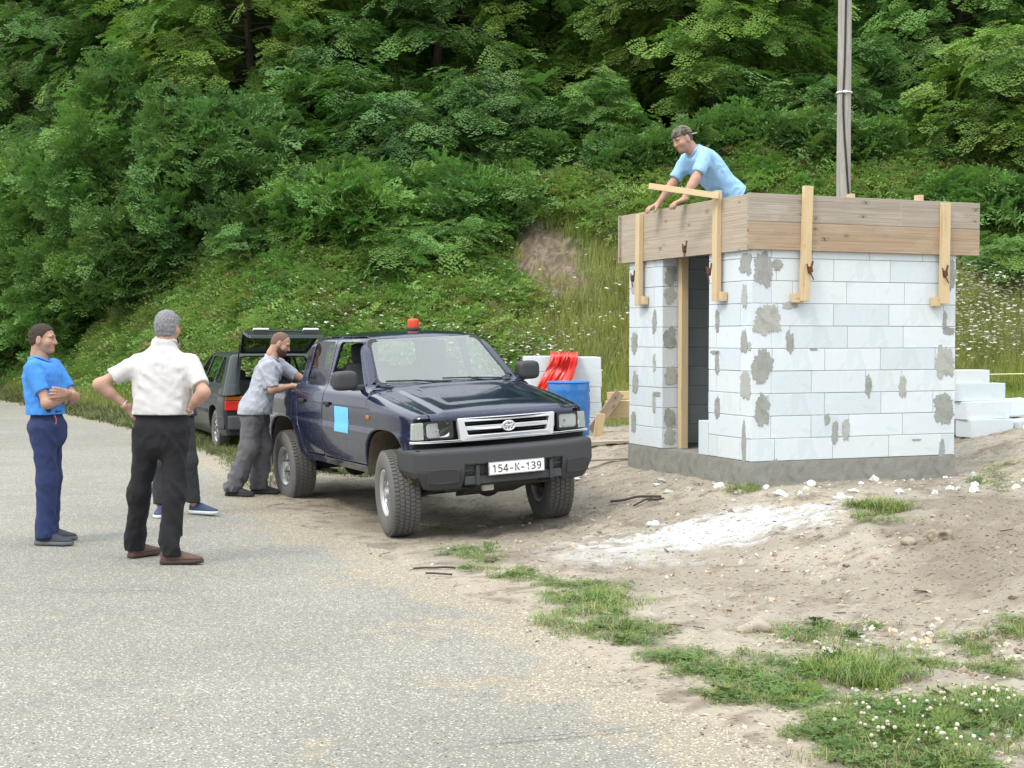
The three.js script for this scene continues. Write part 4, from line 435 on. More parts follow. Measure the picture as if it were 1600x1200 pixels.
  part(be, 'bulb', rod([0, 0.03, 0], [0, 0.1, 0], 0.03, 0.02, 12), AUTO.chrome);
}

// ---------------------------------------------------------------- dark hatchback with its tailgate up (x forward from the rear axle)
{
  const T = thing('hatchback_car', 'dark green grey hatchback with raised tailgate parked on the verge behind the pickup', 'hatchback', [-3.55, groundY(-3.9, -21.2) - 0.01, -21.16], 1.955);
  const half = (y) => scol([[0.18, 0.76], [0.3, 0.80], [0.5, 0.828], [0.62, 0.832], [0.8, 0.815], [0.92, 0.78]], y);
  const low = (x, y, z) => { const az = Math.abs(z); let d = (az - half(y) + 0.10 * Math.max(0, (x - 2.5) / 0.75) ** 2 + 0.05 * Math.max(0, (-0.3 - x) / 0.42) ** 2) * 0.97; d = smax(d, (y - (x > 2.2 ? 0.92 - 0.1 * (x - 2.2) : 0.945)), 0.07); d = smax(d, x - 3.2 + 0.06 * az * az, 0.06); d = smax(d, -(x + 0.71) + 0.05 * az * az + (y - 0.6) * 0.03, 0.05); d = Math.max(d, 0.2 + 0.1 * Math.max(0, -x - 0.3) - y); const a = Math.min(arch(x, y, 0, 0.36, 0.35, 0.29), arch(x, y, 2.475, 0.36, 0.37, 0.29)); return az > 0.45 ? smax(d, -a, 0.012) : d; };
  const side = (y, az) => (az - (0.775 - (y - 0.92) * 0.37)) * 0.94;
  const grn = (x, y, z) => { const az = Math.abs(z); let d = side(y, az); d = smax(d, (x - 2.05) * 0.55 + (y - 0.93) * 0.83 + 0.05 * az * az, 0.06); d = smax(d, (-(x + 0.70) * 0.75 + (y - 0.92) * 0.66) + 0.04 * az * az, 0.06); d = smax(d, y - 1.415 + 0.03 * az * az + 0.03 * Math.abs(x - 0.6) ** 2, 0.07); return Math.max(d, 0.8 - y); };
  const w1 = roundPts([[-0.28, 0.975], [-0.02, 1.325], [0.2, 1.335], [0.27, 0.965]], 0.04), w2 = roundPts([[0.34, 0.965], [0.27, 1.335], [0.98, 1.335], [1.08, 0.955]], 0.04), w3 = roundPts([[1.14, 0.955], [1.05, 1.335], [1.25, 1.33], [1.8, 0.965]], 0.04), W = [w1, w2, w3], F = W.map(poly2);
  const hatch = poly2(roundPts([[-0.57, 0.52], [0.57, 0.52], [0.57, 0.93], [0.46, 1.335], [-0.46, 1.335], [-0.57, 0.93]], 0.05));
  const cut = (x, y, z) => { const az = Math.abs(z); let c = 1e9; if (az > 0.45 && y > 0.94) c = Math.min(F[0](x, y), F[1](x, y), F[2](x, y)); if (x < -0.05 && az < 0.64) c = Math.min(c, Math.max(hatch(z, y), x + 0.18)); if (x > 1 && az < 0.66 && y > 0.98 && y < 1.34) c = Math.min(c, Math.max(az - 0.62 + (y - 0.95) * 0.3, 1.0 - y, y - 1.325)); return c; };
  const body = (x, y, z) => { const b = smin(low(x, y, z), grn(x, y, z), 0.02); return smax(Math.max(b, -(b + 0.035)), -cut(x, y, z), 0.008); };
  part(T, 'body', nets(body, [-0.78, 0.16, -0.88], [3.28, 1.45, 0.88], 0.017, { grad: true, eps: 0.3 }), AUTO.green);
  for (const s of [1, -1]) for (const w of W) part(T, 'side_window', sheet(w, (a, b) => [a, b, s * (0.775 - (b - 0.92) * 0.37 - 0.02)], 0.4), AUTO.tint);
  part(T, 'windshield', sheet([[-0.6, 0.99], [0.6, 0.99], [0.5, 1.32], [-0.5, 1.32]], (a, b) => [2.02 - (b - 0.93) * 1.51 - 0.06 * a * a, b, a], 0.3), AUTO.glass);
  part(T, 'interior_floor', [box(3.2, 0.05, 1.4, [1.2, 0.34, 0]), box(0.9, 0.06, 1.1, [-0.15, 0.56, 0])], AUTO.black);
  part(T, 'rear_seat', [box(0.14, 0.42, 1.2, [0.35, 0.78, 0], [0, 0, 0.1], 0.05)], AUTO.seat);
  for (const z of [-0.36, 0.36]) part(T, 'front_seat', [box(0.14, 0.55, 0.48, [1.15, 0.85, z], [0, 0, 0.15], 0.05), box(0.1, 0.18, 0.26, [1.08, 1.2, z], [0, 0, 0.1], 0.04)], AUTO.seat);
  part(T, 'rear_bumper', nets((x, y, z) => { const az = Math.abs(z); let d = smax(az - 0.83 + 0.12 * Math.max(0, (-0.45 - x) / 0.33) ** 2, -(x + 0.775) + 0.06 * az * az, 0.05); d = smax(d, Math.abs(y - 0.42) - 0.105, 0.03); return Math.max(d, x + 0.36, -Math.max(az - 0.78, -0.7 - x)); }, [-0.82, 0.28, -0.9], [-0.3, 0.56, 0.9], 0.016, { grad: true }), AUTO.plastic);
  for (const s of [1, -1]) { const l = part(T, 'tail_light', [box(0.1, 0.14, 0.24, [-0.665, 0.66, s * 0.66], [0, s * 0.14, 0], 0.015)], AUTO.red); part(l, 'amber_lens', [box(0.1, 0.06, 0.24, [-0.667, 0.765, s * 0.655], [0, s * 0.14, 0], 0.012)], AUTO.amber); part(T, 'side_moulding', box(1.6, 0.05, 0.012, [1.22, 0.55, s * 0.835], [0, 0, 0], 0.004), AUTO.plasticDark); wheel(T, [0, 0.29, s * 0.71], 0.29, 0.18, 0.185, s, 'car'); wheel(T, [2.475, 0.29, s * 0.71], 0.29, 0.18, 0.185, s, 'car'); part(T, 'door_mirror', [box(0.09, 0.11, 0.17, [1.74, 1.01, s * 0.86], [0, 0, 0], 0.03)], AUTO.plasticDark); part(T, 'door_handle', [box(0.16, 0.03, 0.02, [0.52, 0.86, s * 0.805], [0, 0, 0], 0.008)], AUTO.plasticDark); }
  // tailgate, hinged at the roof edge and swung up
  const g = new THREE.Group(); g.name = 'tailgate'; g.position.set(-0.3, 1.39, 0); g.rotation.z = -1.3; g.scale.set(0.92, 1, 0.93); T.add(g);
  const gl = roundPts([[-0.48, -0.06], [0.48, -0.06], [0.56, -0.52], [-0.56, -0.52]], 0.06), tg = (a, b, o) => [b * 0.86 + 0.0 + (b < -0.52 ? (b + 0.52) * -0.78 : 0) - 0.0, b * (b < -0.52 ? 0.9 : 0.78) + (b < -0.52 ? 0.06 : 0), a];
  const rim = [[-0.53, 0], [0.53, 0], [0.6, -0.55], [0.58, -0.92], [-0.58, -0.92], [-0.6, -0.55]];
  const panel = (o) => extrude(roundPts(rim, 0.05), 0.045, 0.006, [gl.slice().reverse()]);
  const pg = panel(); { const P = pg.attributes.position; for (let i = 0; i < P.count; i++) { const v = tg(P.getX(i), P.getY(i)); P.setXYZ(i, v[0] - P.getZ(i) * 0.7, v[1] + P.getZ(i) * 0.6, v[2]); } pg.computeVertexNormals(); }
  part(g, 'tailgate_frame', pg, AUTO.green); part(g, 'rear_window', sheet(gl, (a, b) => { const v = tg(a, b); return [v[0] - 0.02, v[1] + 0.018, v[2]]; }, 0.3), phys([0.13, 0.15, 0.14], 0.03, { transmission: 1, thickness: 0, ior: 1.52 }));
  part(g, 'spoiler_lip', [tube([[-0.49, -0.47, -0.54], [-0.5, -0.475, 0], [-0.49, -0.47, 0.54]], 0.02, 6)], AUTO.plasticDark); for (const z of [-0.36, 0.4]) part(g, 'trim_piece', box(0.07, 0.03, 0.24, [-0.55, -0.57, z], [0, 0, 0.8], 0.01), AUTO.silver);  // dark lip, plus a pair of small silver boxes along the tailgate edge
  for (const s of [1, -1]) part(T, 'gas_strut', rod([-0.3, 1.0, s * 0.55], [-0.55, 1.52, s * 0.54], 0.011, 0.009, 8), AUTO.black);
  part(T, 'aerial', rod([1.2, 1.41, 0.2], [0.85, 1.7, 0.2], 0.004, 0.002, 5), AUTO.black);
  part(T, 'exhaust', rod([-0.76, 0.25, -0.4], [-0.3, 0.25, -0.4], 0.022, 0.022, 10), AUTO.steel);
}

// ---------------------------------------------------------------- building materials, barrel, pole
function aac(label, group, pos, rot, size = [0.6, 0.2, 0.2], m = 0, broken = 0) {
  let g; const [w, h, d] = size;
  if (broken) { const q = RNG(broken * 91), nrm = []; for (let i = 0; i < 2; i++) nrm.push([vn3([q() - 0.3, q() * 0.8, q() - 0.5]), q.in(0.2, 0.36) * Math.min(w, 0.5)]); g = nets((x, y, z) => { let e = Math.max(Math.abs(x) - w / 2, Math.abs(y) - h / 2, Math.abs(z) - d / 2); for (const [n, o] of nrm) e = Math.max(e, n[0] * x + n[1] * y + n[2] * z - o + (noise3(x * 24, y * 24, z * 24) - 0.5) * 0.025); return e; }, [-w / 2 - 0.03, -h / 2 - 0.03, -d / 2 - 0.03], [w / 2 + 0.03, h / 2 + 0.03, d / 2 + 0.03], 0.014); g = boxUV(g); g.computeVertexNormals(); }
  else g = boxUV(new RoundedBoxGeometry(w, h, d, 1, 0.005));
  const o = solo('concrete_block', label, 'block', g, BLOCKM[m % 4], group); o.position.set(...pos); o.rotation.set(rot[2] || 0, rot[0], rot[1] || 0, 'YXZ'); return o;
}
function vn3(a) { const l = Math.hypot(...a); return a.map((v) => v / l); }
{ // blocks behind the pickup, left pile and right pile, on the ground behind the barrel
  const g = groundY(0.35, -19.3);
  const ya = (k) => g + 0.12 + k * 0.204;
  ['lowest', 'second lowest', 'middle', 'fourth up', 'topmost'].forEach((w, k) => { const bl = aac(`${w} white block of the left pile behind the pickup mirror`, 'blocks piled behind the blue barrel', [0.43 + (k % 2) * 0.012, ya(k), -19.15], [0.16], [0.5, 0.2, 0.5], k); });
  ['lowest', 'second lowest', 'middle', 'fourth up', 'topmost'].forEach((w, k) => aac(`${w} white block of the right pile behind the blue barrel`, 'blocks piled behind the blue barrel', [0.93 + (k % 2) * 0.01, ya(k) - (k === 4 ? 0.012 : 0), -19.32], [0.1], [0.44, 0.2, 0.5], k + 1));
}
{ // red sheet hanging over the piles
  const top = groundY(0.35, -19.3) + 1.05, q = RNG(5), nu = 26, nv = 34, pos = [], idx = [], uv = [];
  const path = (v) => v < 0.2 ? [0.0, top - 0.0 + 0.012, -0.30 + v * 1.6] : [0, top + 0.012 - (v - 0.2) * 0.62 - 0.9 * Math.max(0, v - 0.2) ** 3 * 0.2, 0.04 + 0.05 * sst(v)];
  function sst(v) { return 0.25 + 2.4 * Math.max(0, v - 0.55) ** 2 * 4; }
  for (let j = 0; j <= nv; j++) for (let i = 0; i <= nu; i++) { const u = i / nu - 0.5, v = j / nv, p = path(v), n = noise2(u * 14 + 3, v * 3, 8), n2 = noise2(u * 30, v * 5, 9), fold = (Math.abs(n - 0.5) * 2) * 0.10 + n2 * 0.025, w = 0.40 + 0.10 * v; pos.push(0.70 + u * w * 0.85 - 0.30 * v * v + (n2 - 0.5) * 0.03, p[1] + (v < 0.2 ? fold * 0.5 : 0) - 0.05 * Math.abs(u) * (v > 0.2 ? 1 : 0) + 0.03 * (noise2(u * 6, 1, 4) - 0.5), -19.05 + p[2] + (v > 0.15 ? fold * 1.0 + 0.14 : 0.1)); uv.push(u, v); }
  for (let j = 0; j < nv; j++) for (let i = 0; i < nu; i++) { const a = j * (nu + 1) + i; idx.push(a, a + nu + 1, a + 1, a + 1, a + nu + 1, a + nu + 2); }
  const g = new THREE.BufferGeometry(); g.setAttribute('position', new THREE.Float32BufferAttribute(pos, 3)); g.setAttribute('uv', new THREE.Float32BufferAttribute(uv, 2)); g.setIndex(idx); g.computeVertexNormals();
  solo('plastic_sheet', 'crumpled bright red plastic sheet draped between two white block piles', 'plastic sheet', g, phys([0.72, 0.035, 0.022], 0.38, { side: THREE.DoubleSide, clearcoat: 0.4, clearcoatRoughness: 0.3 }));
}
{ // blue barrel
  const x = 0.70, z = -17.9, y = groundY(x, z) - 0.07, b = thing('blue_barrel', 'open blue plastic barrel standing just behind the pickup front wing', 'barrel', [x, y, z]);
  const R = 0.255, pr = [[0, 0.01], [R - 0.05, 0], [R - 0.01, 0.02], [R, 0.06], [R + 0.008, 0.16], [R + 0.002, 0.22], [R + 0.012, 0.25], [R + 0.002, 0.28], [R + 0.012, 0.42], [R + 0.012, 0.55], [R + 0.002, 0.6], [R + 0.012, 0.63], [R + 0.002, 0.66], [R, 0.71], [R - 0.012, 0.74], [R - 0.03, 0.74], [R - 0.035, 0.7], [R - 0.03, 0.4], [R - 0.04, 0.05], [0, 0.04]].map(([a, c]) => new THREE.Vector2(a, c));
  const g = new THREE.LatheGeometry(pr, 48), P = g.attributes.position; for (let i = 0; i < P.count; i++) if (P.getY(i) > 0.67) { const a = Math.atan2(P.getZ(i), P.getX(i)); P.setY(i, P.getY(i) + 0.018 * (noise2(a * 5, 2, 3) - 0.5) + 0.01 * Math.sin(a * 2)); } g.computeVertexNormals();
  part(b, 'drum', g, phys([0.03, 0.145, 0.40], 0.42, { roughnessMap: roughTex }));
  part(b, 'rim', new THREE.TorusGeometry(R - 0.006, 0.014, 8, 48).rotateX(Math.PI / 2).translate(0, 0.735, 0), std([0.03, 0.14, 0.42], 0.5));
}
{ // planks and boards between barrel and hut
  const G = (x, z) => groundY(x, z);
  const board = (name, label, cat, len, w, t, pos, rot, m, off, grp) => { const o = solo(name, label, cat, plank(len, w, t, [0, 0, 0], [0, 0, 0], 0.003, off), m, grp); o.position.set(...pos); o.rotation.set(rot[0], rot[1], rot[2], 'YXZ'); return o; };
  board('timber_beam', 'fresh timber beam on top of the wood pile left of the hut', 'beam', 1.5, 0.10, 0.08, [1.98, G(1.6, -18.8) + 0.52, -18.75], [0, 0.06, 0.06], WOOD.fresh, 0.2);
  board('timber_board', 'wide pale board on edge under the beam left of the hut', 'board', 1.4, 0.24, 0.03, [1.9, G(1.6, -18.7) + 0.32, -18.62], [0.35, 0.06, 0.04], WOOD.fresh, 0.9);
  board('timber_board', 'tilted board leaning against the wood pile right of the barrel', 'board', 0.62, 0.13, 0.03, [1.2, G(1.2, -18.5) + 0.26, -18.5], [0.1, 0.15, 0.95], WOOD.orange, 0.5);
  board('timber_board', 'short upright board standing against the barrel right side', 'board', 0.32, 0.11, 0.025, [1.06, G(1.05, -17.6) + 0.12, -17.6], [0.12, 0.2, 1.45], WOOD.fresh, 1.4);
  board('timber_board', 'flat weathered plank lying on the earth right of the barrel', 'plank', 0.75, 0.03, 0.12, [0.98, G(1.1, -16.6) + 0.035, -16.6], [0, 0.25, 0.02], WOOD.old, 2.1);
  board('timber_board', 'thin strip of wood lying on the earth before the hut step', 'plank', 0.7, 0.02, 0.05, [1.06, G(1.05, -15.4) + 0.025, -15.4], [0, 0.5, 0], WOOD.grey, 3.3);
}
{ // stack of blocks right of the hut
  const D = -16.55, g0 = groundY(5.35, D) - 0.04, X = 5.36;
  aac('bottom front block of the stack at the right hut corner', 'blocks stacked right of the hut', [X + 0.02, g0 + 0.1, D + 0.1], [0.42], [0.62, 0.2, 0.25], 0);
  aac('grooved block second from the bottom of the stack right of the hut', 'blocks stacked right of the hut', [X - 0.02, g0 + 0.302, D + 0.08], [0.36, 0.01], [0.6, 0.2, 0.25], 1);
  aac('third block up in the stack right of the hut', 'blocks stacked right of the hut', [X - 0.06, g0 + 0.504, D + 0.02], [0.30], [0.62, 0.2, 0.24], 2);
  aac('topmost short block on the stack right of the hut', 'blocks stacked right of the hut', [X - 0.15, g0 + 0.68, D], [0.22], [0.42, 0.15, 0.24], 3);
  aac('bottom rear block of the stack, hidden against the hut', 'blocks stacked right of the hut', [X - 0.42, g0 + 0.1, D - 0.2], [0.42], [0.6, 0.2, 0.25], 3);
  aac('broken block lying flat beside the block stack', 'broken blocks right of the hut', [X + 0.55, g0 + 0.32, D - 0.25], [0.2, 0.05], [0.55, 0.2, 0.25], 1, 3);
  aac('large tilted block fragment at the right picture edge', 'broken blocks right of the hut', [X + 0.66, g0 + 0.13, D + 0.35], [-0.5, 0.4], [0.5, 0.22, 0.3], 0, 7);
  aac('block fragment half under the flat broken block', 'broken blocks right of the hut', [X + 0.5, g0 + 0.1, D - 0.2], [0.8, 0.1], [0.5, 0.2, 0.3], 2, 12);
  aac('block fragment behind the tilted one at the right edge', 'broken blocks right of the hut', [X + 1.0, g0 + 0.22, D - 0.1], [0.1, -0.2], [0.5, 0.3, 0.3], 3, 15);
  solo('guide_string', 'yellow string line stretched low across the grass right of the hut', 'string', tube([[4.4, g0 + 0.62, -20.3], [6.2, g0 + 0.60, -20.4], [8.4, g0 + 0.63, -20.5]], 0.008, 6, 20), std([0.6, 0.56, 0.3], 0.8));
}
aac('offcut block standing upright in the hut doorway', null, [2.11 - 0.371 * 0.86 - 0.0 + 0.929 * 0.06, 0.5 + 0.16, -12.74 - 0.929 * 0.86 - 0.371 * 0.06], [0.38], [0.12, 0.32, 0.18], 2);
{ const b = solo('rubble_sack', 'dark crumpled sack lying on the floor inside the hut doorway', 'sack', nets((x, y, z) => ell(x, y, z, [0, 0.1, 0], [0.2, 0.13, 0.16]) + (noise3(x * 11, y * 11, z * 11) - 0.5) * 0.09, [-0.32, -0.08, -0.3], [0.32, 0.32, 0.3], 0.02), std([0.03, 0.03, 0.035], 0.85)); b.position.set(2.22, 0.5, -14.1); }
{ // power pole behind the hut
  const x = 5.02, z = -22, y = groundY(x, z), p = thing('utility_pole', 'grey weathered wooden utility pole with black cable behind the hut', 'utility pole', [x, y, z]);
  const barkT = canvasTex(256, 512, (g, w, h) => { const r = RNG(61); g.fillStyle = 'rgb(168,160,150)'; g.fillRect(0, 0, w, h); for (let i = 0; i < 420; i++) { const xx = r() * w, yy = r() * h, l = r.in(30, 260); g.strokeStyle = r() < 0.6 ? `rgba(80,70,62,${r.in(0.08, 0.4)})` : `rgba(215,208,198,${r.in(0.08, 0.3)})`; g.lineWidth = r.in(0.6, 2.6); g.beginPath(); g.moveTo(xx, yy); g.lineTo(xx + r.in(-3, 3), yy + l); g.stroke(); } }, { rx: 1, ry: 4 });
  const g = new THREE.CylinderGeometry(0.092, 0.112, 11, 20, 24), P = g.attributes.position; for (let i = 0; i < P.count; i++) { const n = 1 + 0.05 * (noise2(Math.atan2(P.getZ(i), P.getX(i)) * 2, P.getY(i) * 1.2, 3) - 0.5); P.setX(i, P.getX(i) * n); P.setZ(i, P.getZ(i) * n); } g.computeVertexNormals();
  part(p, 'pole', g.translate(0, 5.5, 0), std([0.86, 0.9, 0.93], 0.95, { map: barkT, bumpMap: barkT, bumpScale: 0.006 }));
  part(p, 'cable', tube([[0.085, 0, 0.07], [0.088, 2.6, 0.075], [0.085, 3.0, 0.08], [0.03, 3.6, 0.11], [-0.03, 4.4, 0.115], [-0.04, 4.75, 0.115], [-0.02, 5.4, 0.115], [0.0, 7, 0.112], [0.03, 9, 0.108], [0.02, 10.8, 0.105]], 0.016, 8, 60), AUTO.gasket);
  const tie = new THREE.TorusGeometry(0.112, 0.012, 6, 28).rotateX(Math.PI / 2).translate(0, 4.86 - y * 0, 0); part(p, 'cable_tie', tie, AUTO.white);
  part(p, 'tie_clip', box(0.06, 0.035, 0.03, [-0.02, 4.86, 0.125], [0, 0, 0], 0.006), AUTO.white);
}
{ // twigs, off-cuts and stones one can pick out on the yard
  const r = RNG(9), twig = (x, z, len, a, rad, label) => { const pts = []; for (let i = 0; i <= 4; i++) { const t = i / 4 - 0.5, px = x + Math.cos(a) * len * t, pz = z + Math.sin(a) * len * t; pts.push([px + r.in(-0.015, 0.015), groundY(px, pz) + rad + r.in(0, 0.02), pz + r.in(-0.015, 0.015)]); } solo('dry_stick', label, 'stick', tube(pts, rad, 5, 10), std([0.05, 0.04, 0.032], 0.95)); };
  twig(1.12, -12.95, 0.46, 0.25, 0.012, 'dark dry stick lying on the sand in front of the hut step');
  twig(1.2, -12.75, 0.32, -0.5, 0.009, 'thin dark stick crossing another before the hut');
  twig(-0.55, -10.2, 0.3, 0.1, 0.008, 'thin dry stick on the road edge before the front wheel');
  twig(-0.5, -9.85, 0.2, 0.5, 0.007, 'short dry stick lying nearest the asphalt edge');
  const rock = (x, z, s, label, c, seed) => { const q = seed * 3.7, g = nets((a, b, d) => ell(a, b, d, [0, 0, 0], [s, s * 0.5, s * 0.75]) + (noise3(a / s * 1.6 + q, b / s * 1.6, d / s * 1.6) - 0.5) * s * 0.75, [-s * 1.6, -s * 1.3, -s * 1.6], [s * 1.6, s * 1.3, s * 1.6], s / 9); const o = solo('stone', label, 'stone', boxUV(g), std(c, 0.95, { map: earthTex, bumpMap: earthTex, bumpScale: 0.006 })); o.position.set(x, groundY(x, z) + s * 0.12, z); o.rotation.y = seed; };
  rock(1.32, -7.85, 0.085, 'largest pale flat stone beside the middle grass clump', [0.5, 0.43, 0.34], 1); rock(0.78, -8.15, 0.09, 'pale stone just right of the bright roadside grass clump', [0.5, 0.44, 0.35], 2); rock(2.95, -9.9, 0.075, 'brown clod of earth at the right side of the yard', [0.42, 0.34, 0.25], 3); rock(2.75, -9.95, 0.06, 'smaller clod left of the brown clod on the right', [0.44, 0.36, 0.27], 4); rock(-0.16, -10.6, 0.06, 'dark stone at the near end of the white powder', [0.14, 0.1, 0.08], 5); rock(2.7, -11.75, 0.06, 'white block crumb lying before the hut front wall', [0.75, 0.75, 0.74], 6); rock(1.17, -11.9, 0.055, 'white block crumb at the left end of the powder patch', [0.75, 0.75, 0.74], 7);
}

// ---------------------------------------------------------------- people
const vadd = (a, b, k = 1) => [a[0] + b[0] * k, a[1] + b[1] * k, a[2] + b[2] * k], vsub = (a, b) => [a[0] - b[0], a[1] - b[1], a[2] - b[2]], vdot = (a, b) => a[0] * b[0] + a[1] * b[1] + a[2] * b[2], vcross = (a, b) => [a[1] * b[2] - a[2] * b[1], a[2] * b[0] - a[0] * b[2], a[0] * b[1] - a[1] * b[0]], vlen = (a) => Math.hypot(...a), vnorm = (a) => { const l = vlen(a) || 1; return [a[0] / l, a[1] / l, a[2] / l]; }, vmix = (a, b, t) => [mix(a[0], b[0], t), mix(a[1], b[1], t), mix(a[2], b[2], t)];
const union = (prims, k) => (x, y, z) => { let d = 1e9; for (const p of prims) d = smin(d, cone(x, y, z, p[0], p[1], p[2], p[3]), k); return d; };
function bounds(prims, pad) { const lo = [1e9, 1e9, 1e9], hi = [-1e9, -1e9, -1e9]; for (const p of prims) for (let i = 0; i < 3; i++) { const r = Math.max(p[2], p[3]) + pad; lo[i] = Math.min(lo[i], p[0][i] - r, p[1][i] - r); hi[i] = Math.max(hi[i], p[0][i] + r, p[1][i] + r); } return [lo, hi]; }
const skinTex = canvasTex(256, 256, (g, w, h) => { const r = RNG(41); g.fillStyle = 'rgb(235,235,235)'; g.fillRect(0, 0, w, h); for (let i = 0; i < 1600; i++) { const v = Math.round(r.in(200, 255)); g.fillStyle = `rgba(${v},${v - 10},${v - 14},0.35)`; g.beginPath(); g.arc(r() * w, r() * h, r.in(0.8, 4), 0, 6.3); g.fill(); } }, { rx: 5, ry: 5 });
const weaveTex = canvasTex(256, 256, (g, w, h) => { const r = RNG(43); g.fillStyle = 'rgb(238,238,238)'; g.fillRect(0, 0, w, h); for (let i = 0; i < 5000; i++) { const v = Math.round(r.in(205, 255)); g.fillStyle = `rgba(${v},${v},${v},0.5)`; g.fillRect(r() * w, r() * h, r.in(1, 6), 1); g.fillRect(r() * w, r() * h, 1, r.in(1, 6)); } for (let i = 0; i < 60; i++) { g.fillStyle = `rgba(200,200,200,0.12)`; g.beginPath(); g.ellipse(r() * w, r() * h, r.in(6, 40), r.in(4, 20), r() * 3, 0, 6.3); g.fill(); } }, { rx: 3, ry: 3 });
const cloth = (c, o = {}) => phys(c, 0.92, { map: weaveTex, bumpMap: weaveTex, bumpScale: 0.0012, sheen: 0.12, sheenRoughness: 0.8, sheenColor: new THREE.Color().setRGB(...c.map((v) => Math.min(1, v * 1.5 + 0.02))), ...o });
const hairTex = canvasTex(256, 256, (g, w, h) => { const r = RNG(47); g.fillStyle = 'rgb(190,190,190)'; g.fillRect(0, 0, w, h); for (let i = 0; i < 2600; i++) { const v = Math.round(r.in(90, 255)); g.strokeStyle = `rgba(${v},${v},${v},0.45)`; g.lineWidth = r.in(0.5, 1.6); const x = r() * w, y = r() * h; g.beginPath(); g.moveTo(x, y); g.lineTo(x + r.in(-9, 9), y + r.in(14, 44)); g.stroke(); } }, { rx: 7, ry: 7 });
const skinM = (c) => std(c, 0.58, { map: skinTex });
function hand(w, dir, palm, side, curl, sc = 1) { // wrist, pointing direction, direction the palm faces, +1 when the thumb lies along cross(dir, palm)
  dir = vnorm(dir); const t = vnorm(vcross(dir, palm)), n = vnorm(vcross(t, dir)), P = []; const th = side;
  const loc = (a, b, c) => vadd(vadd(vadd(w, dir, a * sc), t, b * sc * th), n, c * sc);
  for (const [b, e] of [[0.028, 0.032], [0.01, 0.011], [-0.01, -0.010], [-0.026, -0.03]]) P.push([loc(0.005, b * 0.6, 0), loc(0.088, e, 0), 0.017 * sc, 0.0125 * sc]);
  [[0.032, 0.074, 0.1], [0.011, 0.083, 0.0], [-0.01, 0.076, -0.06], [-0.029, 0.058, -0.16]].forEach(([b, L, sp], i) => { let p = loc(0.088, b, 0), a = curl * (0.35 + 0.06 * i), seg = [0.45, 0.31, 0.24], q = p; for (let s = 0; s < 3; s++) { a += s ? curl * 0.62 : 0; const d = vnorm(vadd(vadd(vadd([0, 0, 0], dir, Math.cos(a)), n, Math.sin(a)), t, sp * th)); q = vadd(p, d, L * seg[s] * sc); P.push([p, q, (0.0098 - s * 0.0012) * sc, (0.009 - s * 0.0014) * sc]); p = q; } });
  const t0 = loc(0.02, 0.026, 0.006), t1 = loc(0.052, 0.052, 0.02), t2 = loc(0.078, 0.06, 0.026 + 0.02 * curl), t3 = loc(0.098, 0.054, 0.032 + 0.03 * curl); P.push([t0, t1, 0.0165 * sc, 0.0125 * sc], [t1, t2, 0.0115 * sc, 0.0105 * sc], [t2, t3, 0.0105 * sc, 0.008 * sc]);
  P.push([vadd(w, dir, -0.03), loc(0.01, 0, 0), 0.026 * sc, 0.024 * sc]);
  const [lo, hi] = bounds(P, 0.015); return nets(union(P, 0.012), lo, hi, 0.0048);
}
function headFrame(c, fwd, up = [0, 1, 0]) { const f = vnorm(fwd), r = vnorm(vcross(f, up)), u = vcross(r, f); return { c, f, r, u, to: (x, y, z) => { const d = [x - c[0], y - c[1], z - c[2]]; return [vdot(d, r), vdot(d, u), vdot(d, f)]; } }; }
function headGeo(H, s = 1) {
  const f = (X, Y, Z) => { let [x, y, z] = H.to(X, Y, Z); x /= s; y /= s; z /= s; const ax = Math.abs(x); let d = ell(x, y, z, [0, 0.034, -0.012], [0.0745, 0.088, 0.096]);
    d = smin(d, ell(x, y, z, [0, -0.045, 0.022], [0.058, 0.068, 0.066]), 0.04); d = smin(d, ell(x, y, z, [0, -0.087, 0.062], [0.026, 0.02, 0.024]), 0.025); d = smin(d, ell(ax, y, z, [0.045, -0.022, 0.052], [0.024, 0.026, 0.026]), 0.025);
    d = smin(d, ell(ax, y, z, [0.026, 0.03, 0.074], [0.03, 0.009, 0.015]), 0.016); d = smax(d, -ell(ax, y, z, [0.032, 0.009, 0.095], [0.018, 0.011, 0.018]), 0.012);
    d = smin(d, cone(x, y, z, [0, 0.018, 0.083], [0, -0.024, 0.104], 0.0085, 0.013), 0.012); d = smin(d, ell(ax, y, z, [0.013, -0.027, 0.092], [0.008, 0.008, 0.011]), 0.008);
    d = smin(d, ell(x, y, z, [0, -0.052, 0.083], [0.024, 0.006, 0.01]), 0.007); d = smin(d, ell(x, y, z, [0, -0.063, 0.081], [0.021, 0.007, 0.01]), 0.007); d = smax(d, -ell(x, y, z, [0, -0.0575, 0.093], [0.022, 0.0022, 0.012]), 0.003);
    d = smin(d, ell(ax, y, z, [0.079, -0.004, -0.012], [0.009, 0.032, 0.019]), 0.01); d = smax(d, -ell(ax, y, z, [0.088, 0.0, -0.008], [0.006, 0.018, 0.01]), 0.006);
    d = smin(d, cone(x, y, z, [0, -0.03, -0.03], [0, -0.13, -0.045], 0.055, 0.056), 0.04); return d * s; };
  const R = 0.17 * s, c = H.c; return nets(f, [c[0] - R, c[1] - R, c[2] - R], [c[0] + R, c[1] + R, c[2] + R], 0.0052 * s);
}
function skull(H, s, grow) { return (X, Y, Z) => { let [x, y, z] = H.to(X, Y, Z); x /= s; y /= s; z /= s; let d = ell(x, y, z, [0, 0.034, -0.012], [0.0745, 0.088, 0.096]); d = smin(d, ell(x, y, z, [0, -0.02, -0.035], [0.062, 0.075, 0.062]), 0.03); return [d * s - grow, x, y, z]; }; }
